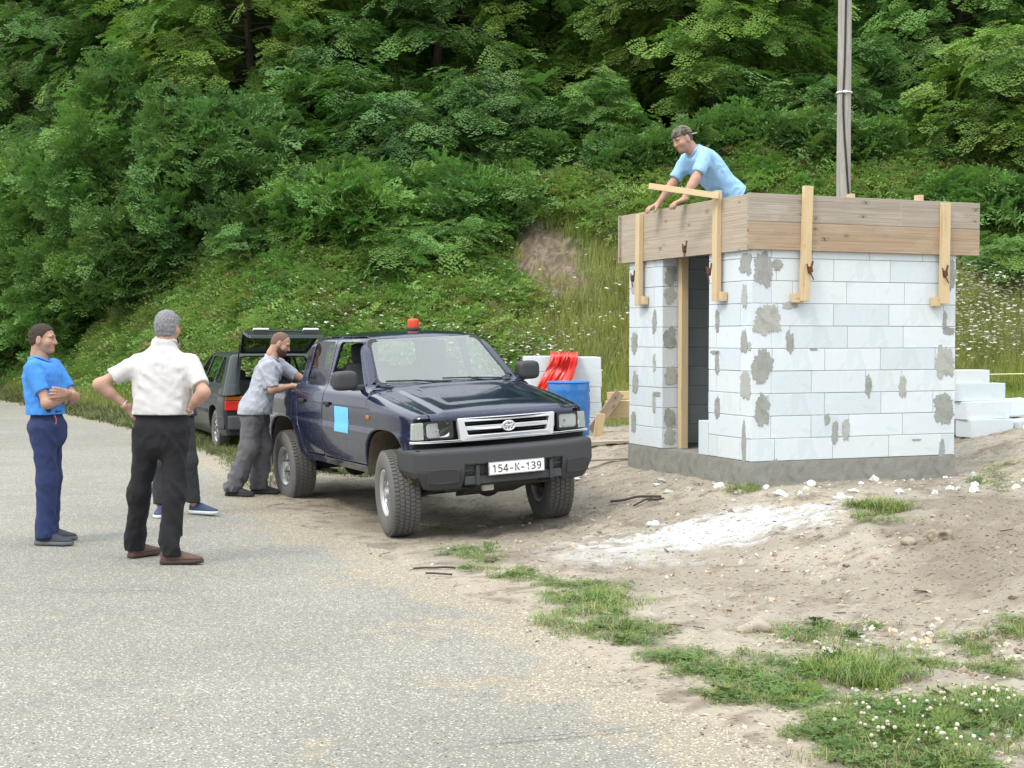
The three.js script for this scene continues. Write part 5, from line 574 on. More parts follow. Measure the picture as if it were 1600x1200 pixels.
function hairGeo(H, s, grow, line, rough = 0.004) { const f = skull(H, s, grow), hl = (z) => scol(line, z); const g = (X, Y, Z) => { const [d, x, y, z] = f(X, Y, Z); const n = rough * (noise3(x * 130, y * 60, z * 130) - 0.5) * 2 + rough * (noise3(x * 300, y * 120, z * 300) - 0.5); const ear = ell(Math.abs(x), y, z, [0.08, -0.004, -0.008], [0.02, 0.036, 0.022]); return Math.max(smax(d + n, (hl(z) - y) * 0.9 * s + n, 0.014), -ear * s); }; const R = 0.16 * s, c = H.c; return nets(g, [c[0] - R, c[1] - R, c[2] - R], [c[0] + R, c[1] + R, c[2] + R], 0.0052 * s); }
function beardGeo(H, s, grow) { const g = (X, Y, Z) => { let [x, y, z] = H.to(X, Y, Z); x /= s; y /= s; z /= s; let d = smin(ell(x, y, z, [0, -0.047, 0.02], [0.062, 0.07, 0.07]), ell(x, y, z, [0, -0.09, 0.06], [0.03, 0.024, 0.028]), 0.03) - grow; const n = 0.004 * (noise3(x * 160, y * 90, z * 160) - 0.5) * 2; d = smax(d + n, y + 0.024 + 0.5 * Math.max(0, z - 0.03) - (z < 0.02 ? 0.03 : 0), 0.01); d = Math.max(d, -(ell(x, y, z, [0, -0.057, 0.09], [0.026, 0.011, 0.03])), -0.005 - z * 1 - 0.02); return d * s; }; const R = 0.16 * s, c = H.c; return nets(g, [c[0] - R, c[1] - R, c[2] - R], [c[0] + R, c[1] + R, c[2] + R], 0.0052 * s); }
function torsoField(P, N, L, prof) { // pelvis to neck base with elliptical sections: prof rows [t, half width, half depth]
  const ax = vsub(N, P), len = vlen(ax), a = vnorm(ax), l = vnorm(vadd(L, a, -vdot(L, a))), f = vcross(l, a), pw = prof.map((p) => [p[0], p[1]]), pd = prof.map((p) => [p[0], p[2]]), t0 = prof[0][0], t1 = prof[prof.length - 1][0];
  return (x, y, z, grow = 0) => { const q = [x - P[0], y - P[1], z - P[2]], h = vdot(q, a), t = clamp(h / len, t0, t1), w = scol(pw, t) + grow, d = scol(pd, t) + grow, u = vdot(q, l), v = vdot(q, f), e = (h - t * len), ae = Math.abs(u / w), be = Math.abs(v / d), ce = e / Math.min(w, d), k = Math.pow(ae ** 2.4 + be ** 2.4 + Math.abs(ce) ** 2.4, 1 / 2.4); return (k - 1) * Math.min(w, d) * 0.95; };
}
const folds = (x, y, z, k, s) => { const n = noise3(x * 8 + s + y * 4, y * 9 + x * 7 - z * 6, z * 8 - s), m = noise3(x * 17 - y * 9, y * 19 + s + x * 6, z * 17); const a = 1 - Math.abs(n - 0.5) * 4.4, b = 1 - Math.abs(m - 0.5) * 4.4; return -k * (Math.max(-0.2, a) * 0.9 + Math.max(-0.2, b) * 0.45 - 0.25); };
function shoe(parent, heel, dir, mats, len = 0.29, pitchUp = 0) {
  const d = vnorm(dir), l = [d[2], 0, -d[0]]; const f = (X, Y, Z) => { const q = [X - heel[0], Y - heel[1], Z - heel[2]], a = vdot(q, d) / len, b = vdot(q, l), y = Y - heel[1]; return [a, b, y]; };
  const wide = [[-0.05, 0.02], [0.0, 0.031], [0.15, 0.037], [0.4, 0.036], [0.68, 0.049], [0.85, 0.043], [0.97, 0.024], [1.04, 0.004]], high = [[-0.05, 0.085], [0, 0.10], [0.2, 0.108], [0.38, 0.098], [0.6, 0.075], [0.8, 0.056], [0.95, 0.044], [1.05, 0.03]];
  const up = (X, Y, Z) => { const [a, b, y] = f(X, Y, Z); const w = scol(wide, a), h = scol(high, a); const e = Math.sqrt((b / w) ** 2 + (Math.max(0, y - 0.028) / (h - 0.028)) ** 2); return smax((e - 1) * Math.min(w, 0.03) * 0.8, Math.max(-a * len - 0.008, (a - 1) * len, 0.02 - y), 0.012); };
  const so = (X, Y, Z) => { const [a, b, y] = f(X, Y, Z); const w = scol(wide, a) + 0.006; return smax((Math.abs(b) - w) * 0.85, Math.max(-a * len - 0.014, (a - 1.02) * len, -0.001 - y, y - 0.026 - 0.012 * Math.max(0, 0.3 - a)), 0.006); };
  const e = vadd(heel, d, len), lo = [Math.min(heel[0], e[0]) - 0.08, heel[1] - 0.02, Math.min(heel[2], e[2]) - 0.08], hi = [Math.max(heel[0], e[0]) + 0.08, heel[1] + 0.14, Math.max(heel[2], e[2]) + 0.08];
  const s = part(parent, 'shoe', nets(up, lo, hi, 0.0065), mats[0]); part(s, 'sole', nets(so, lo, hi, 0.0065), mats[1]); return s;
}
function person(o) {
  const T = thing('person', o.label, 'person', o.pos, o.turn || 0), J = o.j, skin = skinM(o.skin), L = o.left, k = o.build || 1;
  const prof = o.prof || [[-0.16, 0.150, 0.115], [-0.05, 0.168, 0.122], [0.12, 0.160, 0.112], [0.3, 0.150, 0.105], [0.55, 0.162, 0.112], [0.76, 0.176, 0.112], [0.9, 0.145, 0.09], [1.0, 0.085, 0.07]].map(([t, w, d]) => [t, w * k, d * k]);
  const tor = torsoField(J.P, J.N, L, prof), H = headFrame(J.H, J.F, J.U);
  const arms = [], geos = [];
  for (const s of ['l', 'r']) { const sh = J['S' + s], el = J['E' + s], wr = J['W' + s]; arms.push([sh, el, 0.042 * k, 0.037 * k], [el, wr, 0.038 * k, 0.0255], [el, vmix(el, wr, 0.35), 0.036 * k, 0.04 * k]); }
  const neck = [[vadd(J.N, vnorm(vsub(J.H, J.N)), -0.03), vadd(J.H, H.f, -0.028), 0.06 * k, 0.055]];
  const legs = []; for (const s of ['l', 'r']) legs.push([J['H' + s], J['K' + s], 0.078 * k, 0.052], [J['K' + s], J['A' + s], 0.052, 0.038]);
  const all = [...arms, ...neck, ...legs], B = union(all, 0.03), [lo, hi] = bounds([...all, [J.P, J.N, 0.2, 0.2]], 0.02);
  geos.push(nets((x, y, z) => smin(B(x, y, z), tor(x, y, z, -0.042), 0.03), lo, hi, 0.0125));
  geos.push(headGeo(H, o.head || 1));
  if (o.hands) for (const s of ['l', 'r']) { const h = o.hands[s]; geos.push(hand(J['W' + s], h[0], h[1], h[2], h[3])); }
  part(T, 'body', geos, skin);
  const eyeW = std([0.36, 0.33, 0.3], 0.35), eyeD = std([0.03, 0.02, 0.015], 0.2), hs = o.head || 1;
  for (const s of [-1, 1]) { const c = vadd(vadd(vadd(J.H, H.r, s * 0.032 * hs), H.u, 0.0075 * hs), H.f, 0.0685 * hs); const e = part(T, 'eye', place(new THREE.SphereGeometry(0.0125 * hs, 12, 10), c), eyeW); part(e, 'iris', place(new THREE.SphereGeometry(0.0068 * hs, 10, 8), vadd(c, H.f, 0.007 * hs)), eyeD); const bpos = (q) => vadd(vadd(vadd(J.H, H.r, s * q[0] * hs), H.u, q[1] * hs), H.f, q[2] * hs); part(T, 'eyebrow', tube([bpos([0.014, 0.031, 0.092]), bpos([0.032, 0.036, 0.088]), bpos([0.048, 0.031, 0.076])], 0.0038 * hs, 5), o.brow || std([0.06, 0.04, 0.03], 0.9)); }
  // shirt
  const hem = o.hem, slv = o.sleeve;
  const nkF = vnorm(vcross(L, vnorm(vsub(J.N, J.P)))), nkS = Math.sign(vdot(nkF, H.f)) || 1; for (let i = 0; i < 3; i++) nkF[i] *= nkS;
  const shirt = (x, y, z) => { let d = tor(x, y, z, 0.012 + (o.loose || 0) * sstep(hem + 0.35, hem + 0.02, y)); for (const s of ['l', 'r']) { const S = J['S' + s], E = J['E' + s], v = vsub(E, S), ln = vlen(v), dir = vnorm(v), t = vdot([x - S[0], y - S[1], z - S[2]], dir); const r = cone(x, y, z, vadd(S, dir, -0.01), vadd(S, dir, slv + 0.03), 0.062 * k, 0.058 * k); d = smin(d, Math.max(r, t - slv), 0.045); } d += folds(x, y, z, o.fold || 0.007, o.seed || 1); for (const q of o.creases || []) { const e = cone(x, y, z, q[0], q[1], 0, 0) / q[3]; d -= q[2] * Math.exp(-e * e); } const p = o.hemNormal ? vdot([x - o.hemAt[0], y - o.hemAt[1], z - o.hemAt[2]], o.hemNormal) : hem - y; d = Math.max(d, p); const nd = vdot([x - J.N[0], y - J.N[1], z - J.N[2]], vnorm(vsub(J.H, J.N))); const fz = vdot([x - J.N[0], y - J.N[1], z - J.N[2]], nkF); const nx = Math.sqrt(Math.max(0, (x - J.N[0]) ** 2 + (y - J.N[1]) ** 2 + (z - J.N[2]) ** 2 - nd * nd)); d = smax(d, -Math.max((o.collarH ?? 0.012) - nd - 0.35 * Math.max(0, fz), nx - 0.125), 0.008); return d; }; 
  const [sl, sh] = bounds([[J.P, J.N, 0.22, 0.22], [J.Sl, J.El, 0.1, 0.1], [J.Sr, J.Er, 0.1, 0.1]], 0.03); sl[1] = Math.max(sl[1], (o.hemNormal ? sl[1] : hem - 0.03));
  const S = part(T, o.top || 't_shirt', nets(shirt, sl, sh, 0.0105), o.shirt);
  if (o.collar) { const a = vnorm(vsub(J.H, J.N)), c = vadd(J.N, a, (o.collarH ?? 0.012) - 0.004), f = vnorm(vcross(L, a)), l = vnorm(vcross(a, f)); const pts = []; for (let i = 0; i < 14; i++) { const t = i / 14 * 6.2832; pts.push(V(...vadd(vadd(vadd(c, l, Math.cos(t) * 0.068), f, Math.sin(t) * 0.066), a, 0.012 * Math.cos(t * 2)))); } part(S, 'collar', new THREE.TubeGeometry(new THREE.CatmullRomCurve3(pts, true), 40, o.collar, 8, true), o.shirt); }
  // trousers
  const tp = torsoField(J.P, J.N, L, prof), lo2 = o.legr || [0.092, 0.074, 0.068];
  const tr = (x, y, z) => { const top = o.waistNormal ? 1 : sstep(o.waist - 0.13, o.waist - 0.05, y); let d = tp(x, y, z, mix(0.008, o.tucked ? 0.004 : -0.010, top)); for (const s of ['l', 'r']) { const leg = smin(cone(x, y, z, J['H' + s], J['K' + s], lo2[0] * k, lo2[1] * k), cone(x, y, z, J['K' + s], vadd(J['A' + s], [0, -0.02, 0]), lo2[1] * k, lo2[2] * k), 0.05); d = smin(d, leg, 0.04); } d += folds(x, y * 0.8, z, (o.tfold || 0.007) * (1 + 0.8 * sstep(0.35, 0.1, y)) * (1 - 0.9 * top), (o.seed || 1) + 7); if (o.waistNormal) d = Math.max(d, vdot([x - o.waistAt[0], y - o.waistAt[1], z - o.waistAt[2]], o.waistNormal)); else d = Math.max(d, y - o.waist); return o.noHem ? d : Math.max(d, o.cuff - y); };
  const [tl, th] = bounds([[J.P, vmix(J.P, J.N, 0.3), 0.2, 0.2], ...legs.map((g) => [g[0], g[1], 0.11, 0.11])], 0.02);
  const TR = part(T, 'trousers', nets(tr, tl, th, 0.0115), o.trousers);
  if (o.belt) { const b = (x, y, z) => Math.max(tp(x, y, z, 0.016), Math.abs(y - o.waist + 0.012) - 0.02); part(T, 'belt', nets(b, [tl[0], o.waist - 0.06, tl[2]], [th[0], o.waist + 0.04, th[2]], 0.009), o.belt); }
  if (o.hair) { o.hair.mat.map = hairTex; o.hair.mat.color.multiplyScalar(1.5); o.hair.mat.bumpMap = hairTex; o.hair.mat.bumpScale = 0.004; part(T, 'hair', hairGeo(H, hs, o.hair.grow, o.hair.line, o.hair.rough), o.hair.mat); }
  if (o.beard) part(T, 'beard', beardGeo(H, hs, 0.006), o.beard);
  return { T, H, S, TR, tp };
}
const GY = (x, z) => groundY(x, z);
{ // man in the bright blue T-shirt
  const x = -3.6, z = -11.27, g = GY(x, z), r = person({
    label: 'man in bright blue t-shirt and navy trousers standing with folded arms on the road', pos: [x, g, z], skin: [0.46, 0.27, 0.185], left: [0.15, 0, -0.98], head: 0.97,
    j: { P: [-0.03, 0.93, -0.02], N: [-0.075, 1.43, -0.02], H: [-0.055, 1.585, -0.02], F: [1, -0.03, 0.02], Sr: [-0.075, 1.365, 0.165], Sl: [-0.03, 1.365, -0.19], Er: [0.045, 1.1, 0.215], Wr: [0.15, 1.15, -0.07], El: [0.13, 1.13, -0.17], Wl: [0.155, 1.175, 0.1], Hr: [-0.03, 0.88, 0.07], Kr: [-0.005, 0.49, 0.08], Ar: [-0.02, 0.09, 0.09], Hl: [-0.04, 0.88, -0.11], Kl: [-0.05, 0.49, -0.15], Al: [-0.085, 0.09, -0.2] },
    hands: { l: [[-0.35, 0.05, 0.9], [-0.9, 0, -0.35], 1, 0.35], r: [[-0.25, -0.3, -0.9], [-0.95, 0, 0.2], -1, 0.35] },
    shirt: cloth([0.06, 0.27, 0.72]), trousers: cloth([0.018, 0.032, 0.105]), hem: 1.005, sleeve: 0.2, waist: 1.045, cuff: 0.045, loose: 0.006, fold: 0.008, tfold: 0.008, collar: 0.009, seed: 3, belt: std([0.012, 0.014, 0.03], 0.6), legr: [0.094, 0.076, 0.074],
    hair: { grow: 0.007, line: [[-0.11, -0.055], [-0.05, -0.04], [-0.015, -0.01], [0.015, 0.02], [0.04, 0.06], [0.09, 0.082]], rough: 0.004, mat: std([0.055, 0.035, 0.024], 0.9) } });
  const up = std([0.03, 0.036, 0.05], 0.85), so = std([0.11, 0.115, 0.12], 0.85); shoe(r.T, [-0.085, 0, 0.09], [1, 0, 0.12], [up, so]); shoe(r.T, [-0.15, 0, -0.2], [1, 0, 0.03], [up, so]);
  part(r.TR, 'red_piping', tube([[0.062, 1.0, 0.088], [0.075, 0.965, 0.092], [0.07, 0.925, 0.1], [0.05, 0.895, 0.108]], 0.0045, 6), std([0.6, 0.1, 0.07], 0.8));
}
{ // grey-haired man seen from behind
  const x = -2.56, z = -10.42, g = GY(x, z), r = person({
    label: 'grey haired man in white short sleeved shirt seen from behind with hands on hips', pos: [x, g, z], skin: [0.47, 0.28, 0.2], left: [-1, 0, -0.12], build: 1.06, head: 1.0,
    j: { P: [0.035, 0.98, 0], N: [0.055, 1.545, -0.01], H: [0.075, 1.685, -0.035], F: [0.25, -0.03, -1], Sl: [-0.15, 1.425, -0.01], Sr: [0.25, 1.425, 0.01], El: [-0.395, 1.28, 0.06], Wl: [-0.205, 1.115, 0.0], Er: [0.365, 1.225, 0.12], Wr: [0.225, 1.09, 0.04], Hl: [-0.06, 0.94, 0], Kl: [-0.145, 0.5, -0.06], Al: [-0.215, 0.10, -0.2], Hr: [0.13, 0.94, 0], Kr: [0.13, 0.5, 0.04], Ar: [0.105, 0.09, 0.08] },
    hands: { l: [[0.6, -0.35, -0.55], [0.3, 0.1, 0.9], 1, 0.45], r: [[-0.55, -0.3, -0.5], [-0.5, 0.1, -0.7], 1, 0.45] },
    top: 'shirt', collarH: 0.05, shirt: cloth([0.60, 0.58, 0.57]), trousers: cloth([0.0095, 0.0095, 0.012]), creases: [[[-0.13, 1.41, 0.12], [0.19, 1.2, 0.13], 0.011, 0.02], [[-0.15, 1.31, 0.12], [0.2, 1.12, 0.13], 0.012, 0.018], [[-0.14, 1.2, 0.12], [0.1, 1.1, 0.13], 0.009, 0.018], [[0.22, 1.36, 0.1], [0.09, 1.16, 0.13], 0.011, 0.02], [[0.2, 1.27, 0.1], [0.2, 1.09, 0.12], 0.01, 0.018], [[0.02, 1.45, 0.12], [0.2, 1.4, 0.11], 0.008, 0.02]], hem: 1.065, sleeve: 0.19, waist: 1.09, tucked: true, cuff: 0.05, loose: 0.02, fold: 0.0065, tfold: 0.011, collar: 0.015, seed: 12, belt: std([0.008, 0.008, 0.008], 0.5), legr: [0.092, 0.073, 0.068],
    prof: [[-0.16, 0.172, 0.125], [-0.05, 0.186, 0.13], [0.12, 0.182, 0.125], [0.3, 0.182, 0.122], [0.55, 0.196, 0.122], [0.72, 0.208, 0.118], [0.86, 0.165, 0.1], [0.95, 0.115, 0.085], [1.02, 0.075, 0.07]],
    hair: { grow: 0.009, line: [[-0.11, -0.068], [-0.05, -0.06], [-0.02, -0.025], [0.01, 0.015], [0.04, 0.06], [0.09, 0.085]], rough: 0.005, mat: std([0.27, 0.27, 0.28], 0.9) } });
  const up = std([0.085, 0.04, 0.025], 0.55), so = std([0.05, 0.035, 0.025], 0.8), gz = (dx, dz) => GY(x + dx, z + dz) - g; shoe(r.T, [0.05, gz(0.1, 0.1), 0.1], [1, 0, -0.22], [up, so], 0.29); shoe(r.T, [-0.235, gz(-0.2, -0.2), -0.15], [0.5, 0, -0.85], [up, so], 0.29);
  const wl = vmix([-0.395, 1.28, 0.06], [-0.205, 1.115, 0.0], 0.86), wd = vnorm([0.19, -0.165, -0.06]); const w = new THREE.TorusGeometry(0.029, 0.007, 8, 24); w.applyQuaternion(new THREE.Quaternion().setFromUnitVectors(V(0, 0, 1), V(...wd))); w.translate(...wl); part(r.T, 'wrist_watch', w, std([0.4, 0.38, 0.34], 0.35, { metalness: 0.7 }));
  const wr2 = vmix([0.365, 1.225, 0.12], [0.225, 1.09, 0.04], 0.9), w2 = new THREE.TorusGeometry(0.029, 0.006, 8, 24); w2.applyQuaternion(new THREE.Quaternion().setFromUnitVectors(V(0, 0, 1), V(...vnorm([-0.14, -0.135, -0.08])))); w2.translate(...wr2); part(r.T, 'wrist_band', w2, AUTO.black);
  part(r.TR, 'back_pocket', tube([[0.085, 0.965, 0.128], [0.14, 0.962, 0.125], [0.19, 0.965, 0.105]], 0.003, 5), std([0.03, 0.03, 0.034], 0.7));
}
{ // man hidden behind the grey-haired man
  const x = -3.1, z = -13.15, g = GY(x, z), r = person({
    label: 'man in dark clothes and blue trainers mostly hidden behind the man in the white shirt', pos: [x, g, z], skin: [0.46, 0.28, 0.2], left: [0.97, 0, -0.25], head: 0.96,
    j: { P: [0.02, 0.92, 0], N: [0.01, 1.4, 0], H: [0.0, 1.54, 0.02], F: [0.25, -0.02, 1], Sl: [0.19, 1.34, 0.0], Sr: [-0.17, 1.34, 0.05], El: [0.285, 1.26, 0.17], Wl: [0.1, 1.33, 0.3], Er: [-0.2, 1.08, 0.12], Wr: [0.06, 1.16, 0.26], Hl: [0.11, 0.88, 0], Kl: [0.15, 0.49, -0.02], Al: [0.175, 0.09, -0.12], Hr: [-0.07, 0.88, 0.03], Kr: [-0.085, 0.49, 0.06], Ar: [-0.1, 0.1, 0.02] },
    hands: { l: [[-0.7, 0.5, 0.1], [-0.3, 0, -0.9], -1, 0.6], r: [[0.9, 0.15, 0.1], [0, 0.1, -0.9], 1, 0.4] },
    shirt: cloth([0.03, 0.034, 0.05]), trousers: cloth([0.035, 0.037, 0.042]), hem: 0.9, sleeve: 0.2, waist: 0.98, cuff: 0.1, loose: 0.02, fold: 0.009, seed: 22, hair: { grow: 0.008, line: [[-0.11, -0.055], [-0.05, -0.04], [-0.015, -0.01], [0.015, 0.02], [0.04, 0.06], [0.09, 0.08]], rough: 0.004, mat: std([0.04, 0.03, 0.025], 0.9) } });
  const up = std([0.03, 0.05, 0.1], 0.8), so = std([0.55, 0.57, 0.6], 0.8); shoe(r.T, [-0.1, 0, -0.03], [0.12, 0, 1], [up, so], 0.28); shoe(r.T, [0.14, 0, -0.14], [0.95, 0, 0.3], [up, so], 0.28);
}
{ // bald bearded man leaning into the cargo bed
  const x = -2.73, z = -14.9, g = GY(x, z), r = person({
    label: 'bald bearded man in pale grey t-shirt leaning into the pickup cargo bed', pos: [x, g, z], skin: [0.47, 0.27, 0.19], left: [-0.35, 0, -0.93], build: 1.03, head: 0.98,
    j: { P: [0.09, 0.9, 0], N: [0.265, 1.40, -0.03], H: [0.345, 1.55, -0.03], F: [0.9, -0.42, -0.05], U: [0.3, 1, 0], Sr: [0.245, 1.315, 0.155], Sl: [0.3, 1.335, -0.2], Er: [0.295, 1.09, 0.2], Wr: [0.50, 1.12, 0.05], El: [0.47, 1.22, -0.2], Wl: [0.61, 1.14, -0.22], Hr: [0.08, 0.86, 0.08], Kr: [0.03, 0.48, 0.09], Ar: [-0.13, 0.1, 0.1], Hl: [0.1, 0.86, -0.09], Kl: [0.14, 0.47, -0.1], Al: [0.09, 0.09, -0.13] },
    hands: { l: [[0.8, -0.4, -0.2], [0, -0.8, 0], 1, 0.7], r: [[0.9, -0.2, -0.3], [0, -0.9, 0], -1, 0.7] },
    shirt: cloth([0.37, 0.39, 0.44]), trousers: cloth([0.12, 0.12, 0.13]), hem: 0.83, sleeve: 0.21, waist: 0.94, cuff: 0.04, loose: 0.03, fold: 0.012, tfold: 0.014, collar: 0.009, seed: 31, legr: [0.1, 0.09, 0.086],
    beard: std([0.06, 0.03, 0.02], 0.95), hair: { grow: 0.0025, line: [[-0.11, -0.05], [-0.05, -0.03], [-0.015, -0.005], [0.01, 0.03], [0.03, 0.075], [0.09, 0.16]], rough: 0.002, mat: std([0.2, 0.115, 0.08], 0.85) } });
  const up = std([0.02, 0.02, 0.022], 0.8), so = std([0.03, 0.03, 0.03], 0.9); shoe(r.T, [-0.195, 0, 0.1], [0.95, 0, 0.18], [up, so], 0.29); shoe(r.T, [0.02, 0, -0.13], [1, 0, 0.1], [up, so], 0.29);
}
{ // man in the cap on top of the hut
  const at = (a, y, l) => [-0.929 * a + 0.371 * l, y - 2.455, 0.371 * a + 0.929 * l], dirE = (a, y, l) => [-0.929 * a + 0.371 * l, y, 0.371 * a + 0.929 * l];
  const r = person({
    label: 'man in pale blue t-shirt and backwards cap leaning over the formwork on the hut top', pos: [2.17, 2.455, -14.26], skin: [0.47, 0.27, 0.19], left: dirE(0, 0, 1), build: 1.06, head: 1.0,
    j: { P: at(0.0, 2.97, 0), N: at(0.45, 3.40, 0), H: at(0.575, 3.505, 0.02), F: dirE(0.88, -0.42, 0.1), U: dirE(0.45, 1, 0), Sl: at(0.42, 3.335, 0.185), Sr: at(0.42, 3.335, -0.185), El: at(0.55, 3.105, 0.235), Wl: at(0.69, 2.905, 0.255), Er: at(0.545, 3.10, -0.24), Wr: at(0.69, 2.905, -0.27), Hl: at(0.0, 2.93, 0.09), Kl: at(0.13, 2.53, 0.11), Al: at(-0.28, 2.52, 0.11), Hr: at(0.0, 2.93, -0.09), Kr: at(0.13, 2.53, -0.11), Ar: at(-0.28, 2.52, -0.11) },
    hands: { l: [dirE(0.9, -0.35, -0.05), [0, -1, 0], -1, 0.75], r: [dirE(0.9, -0.35, 0.05), [0, -1, 0], 1, 0.75] },
    shirt: cloth([0.32, 0.55, 0.80]), trousers: cloth([0.014, 0.016, 0.025]), hem: 0, hemAt: at(-0.02, 3.0, 0), hemNormal: vnorm(dirE(-0.75, -0.66, 0)), sleeve: 0.2, waist: 9, waistAt: at(0.06, 3.06, 0), waistNormal: vnorm(dirE(0.72, 0.69, 0)), cuff: 0, noHem: true, loose: 0, fold: 0.009, collar: 0.009, seed: 44, legr: [0.1, 0.085, 0.07],
    hair: { grow: 0.004, line: [[-0.11, -0.05], [-0.05, -0.04], [-0.015, -0.005], [0.015, 0.025], [0.04, 0.07], [0.09, 0.09]], rough: 0.002, mat: std([0.12, 0.09, 0.07], 0.9) } });
  const capTex = canvasTex(128, 128, (g, w, h) => { const q = RNG(51); g.fillStyle = 'rgb(92,88,76)'; g.fillRect(0, 0, w, h); for (let i = 0; i < 60; i++) { g.fillStyle = q.pick(['rgb(62,58,50)', 'rgb(120,112,96)', 'rgb(50,52,44)', 'rgb(104,100,92)']); g.beginPath(); g.ellipse(q() * w, q() * h, q.in(5, 16), q.in(4, 11), q() * 3, 0, 6.3); g.fill(); } }, { rx: 6, ry: 6 });
  const capM = std(0xffffff, 0.95, { map: capTex }), H = r.H, sk = skull(H, 1, 0.013), c = H.c;
  const cap = part(r.T, 'cap', nets((X, Y, Z) => { const [d, x, y, z] = sk(X, Y, Z); return smax(d, 0.048 + 0.12 * (z + 0.02) * 0.2 - y - (z < 0 ? -0.18 * z : 0), 0.008); }, [c[0] - 0.16, c[1] - 0.16, c[2] - 0.16], [c[0] + 0.16, c[1] + 0.16, c[2] + 0.16], 0.006), capM);
  part(cap, 'brim', nets((X, Y, Z) => { const [x, y, z] = H.to(X, Y, Z); const a = (x / 0.07) ** 2 + ((z + 0.1) / 0.085) ** 2, yy = y - 0.02 - 0.25 * (z + 0.1) - 1.6 * x * x * 0.5 * -1 * 0 + 2.2 * x * x; return smax((Math.sqrt(a) - 1) * 0.06, Math.abs(yy) - 0.004, 0.004); }, [c[0] - 0.22, c[1] - 0.22, c[2] - 0.22], [c[0] + 0.22, c[1] + 0.22, c[2] + 0.22], 0.006), std([0.3, 0.27, 0.21], 0.95));
  const up = std([0.04, 0.035, 0.03], 0.8);
  for (const l of [0.11, -0.11]) shoe(r.T, vadd(at(-0.30, 2.46, l), [0, 0, 0]), dirE(-1, 0, 0), [up, up], 0.24);
}

// ---------------------------------------------------------------- vegetation
const pxX = (px, d) => (px - 800) / 2261 * d, pxY = (py, d) => 1.6 + (527 - py) / 2261 * d;
const leafM = (c, tr = 0.35) => phys(c, 0.72, { transmission: tr, thickness: 0, side: THREE.DoubleSide, specularIntensity: 0.5 });
function leafTris(P, N, at, dir, up, len, wid, fold) { const d = vnorm(dir), s = vnorm(vcross(d, up)), n = vcross(s, d); const tip = vadd(at, d, len), a = vadd(vadd(vadd(at, d, len * 0.48), s, wid / 2), n, fold), b = vadd(vadd(vadd(at, d, len * 0.48), s, -wid / 2), n, fold), m = vadd(vadd(at, d, len * 0.5), n, -fold * 0.3); for (const t of [[at, a, m], [a, tip, m], [at, m, b], [b, m, tip]]) for (const v of t) P.push(...v); }
function spray(seed, o) { // a twig with leaves: o.flat gives horizontal fans, otherwise a tuft
  const r = RNG(seed), P = [];
  const twig = (a, dir, len, depth) => { const n = Math.round(len / o.gap); for (let i = 1; i <= n; i++) { const t = i / n, p = vadd(vadd(a, dir, len * t), [0, -o.droop * t * t * len, 0]); for (const s of [-1, 1]) { const side = vnorm(vcross(dir, [0, 1, 0])); const d = vnorm(vadd(vadd(dir, side, s * r.in(0.5, 1.1)), [0, r.in(-0.35, 0.3) * (o.flat ? 0.8 : 2), 0])); leafTris(P, null, p, d, vnorm([r.in(-0.35, 0.35), 1, r.in(-0.35, 0.35)]), o.leaf * r.in(0.7, 1.2), o.leaf * o.wide * r.in(0.8, 1.15), o.leaf * 0.08); } if (depth && i % 2 === 0 && t < 0.9) for (const s of [-1, 1]) { const side = vnorm(vcross(dir, [0, 1, 0])); twig(p, vnorm(vadd(vadd(dir, side, s * r.in(0.7, 1.1)), [0, r.in(-0.2, 0.25) * (o.flat ? 1 : 2.2), 0])), len * (1 - t) * 0.75 + 0.06, depth - 1); } } };
  twig([0, 0, 0], [1, 0, 0], o.len, 1); if (!o.flat) for (let i = 0; i < 2; i++) twig([0.03, 0, 0], vnorm([r.in(0.2, 0.8), r.in(0.2, 0.9), r.in(-0.8, 0.8)]), o.len * 0.75, 0);
  const g = new THREE.BufferGeometry(); g.setAttribute('position', new THREE.Float32BufferAttribute(P, 3)); g.computeVertexNormals(); return g;
}
const SPRAY = { beech: [1, 2, 3].map((s) => spray(s, { flat: true, len: 0.62, gap: 0.066, droop: 0.25, leaf: 0.09, wide: 0.62 })), bush: [4, 5, 6].map((s) => spray(s, { flat: false, len: 0.48, gap: 0.07, droop: 0.2, leaf: 0.088, wide: 0.68 })), fine: [7, 8].map((s) => spray(s, { flat: true, len: 0.55, gap: 0.055, droop: 0.1, leaf: 0.08, wide: 0.45 })), bramble: [9, 10].map((s) => spray(s, { flat: false, len: 0.36, gap: 0.062, droop: 0.5, leaf: 0.06, wide: 0.7 })) };
function inst(geo, mat, items, name, parent) { const m = new THREE.InstancedMesh(geo, mat, items.length), M = new THREE.Matrix4(), q = new THREE.Quaternion(), e = new THREE.Euler(), c = new THREE.Color(); items.forEach((t, i) => { e.set(t.rx || 0, t.ry || 0, t.rz || 0, 'YZX'); q.setFromEuler(e); M.compose(V(t.x, t.y, t.z), q, V(t.s, t.sy || t.s, t.s)); m.setMatrixAt(i, M); m.setColorAt(i, c.setRGB(...t.c)); }); m.name = name; m.castShadow = m.receiveShadow = true; m.userData.kind = 'stuff'; if (parent) { const n = parent.children.filter((k) => k.userData.base === name).length; m.userData.base = name; if (n) m.name = name + '_' + String(n).padStart(3, '0'); parent.add(m); } return m; }
const LEAF = { base: leafM([1, 1, 1], 0.45) };
const barkTex = canvasTex(128, 256, (g, w, h) => { const r = RNG(71); g.fillStyle = 'rgb(150,142,132)'; g.fillRect(0, 0, w, h); for (let i = 0; i < 260; i++) { g.fillStyle = `rgba(${r() < 0.6 ? '80,72,62' : '190,186,176'},${r.in(0.1, 0.4)})`; g.beginPath(); g.ellipse(r() * w, r() * h, r.in(2, 14), r.in(1, 6), 0, 0, 6.3); g.fill(); } }, { rx: 2, ry: 5 });
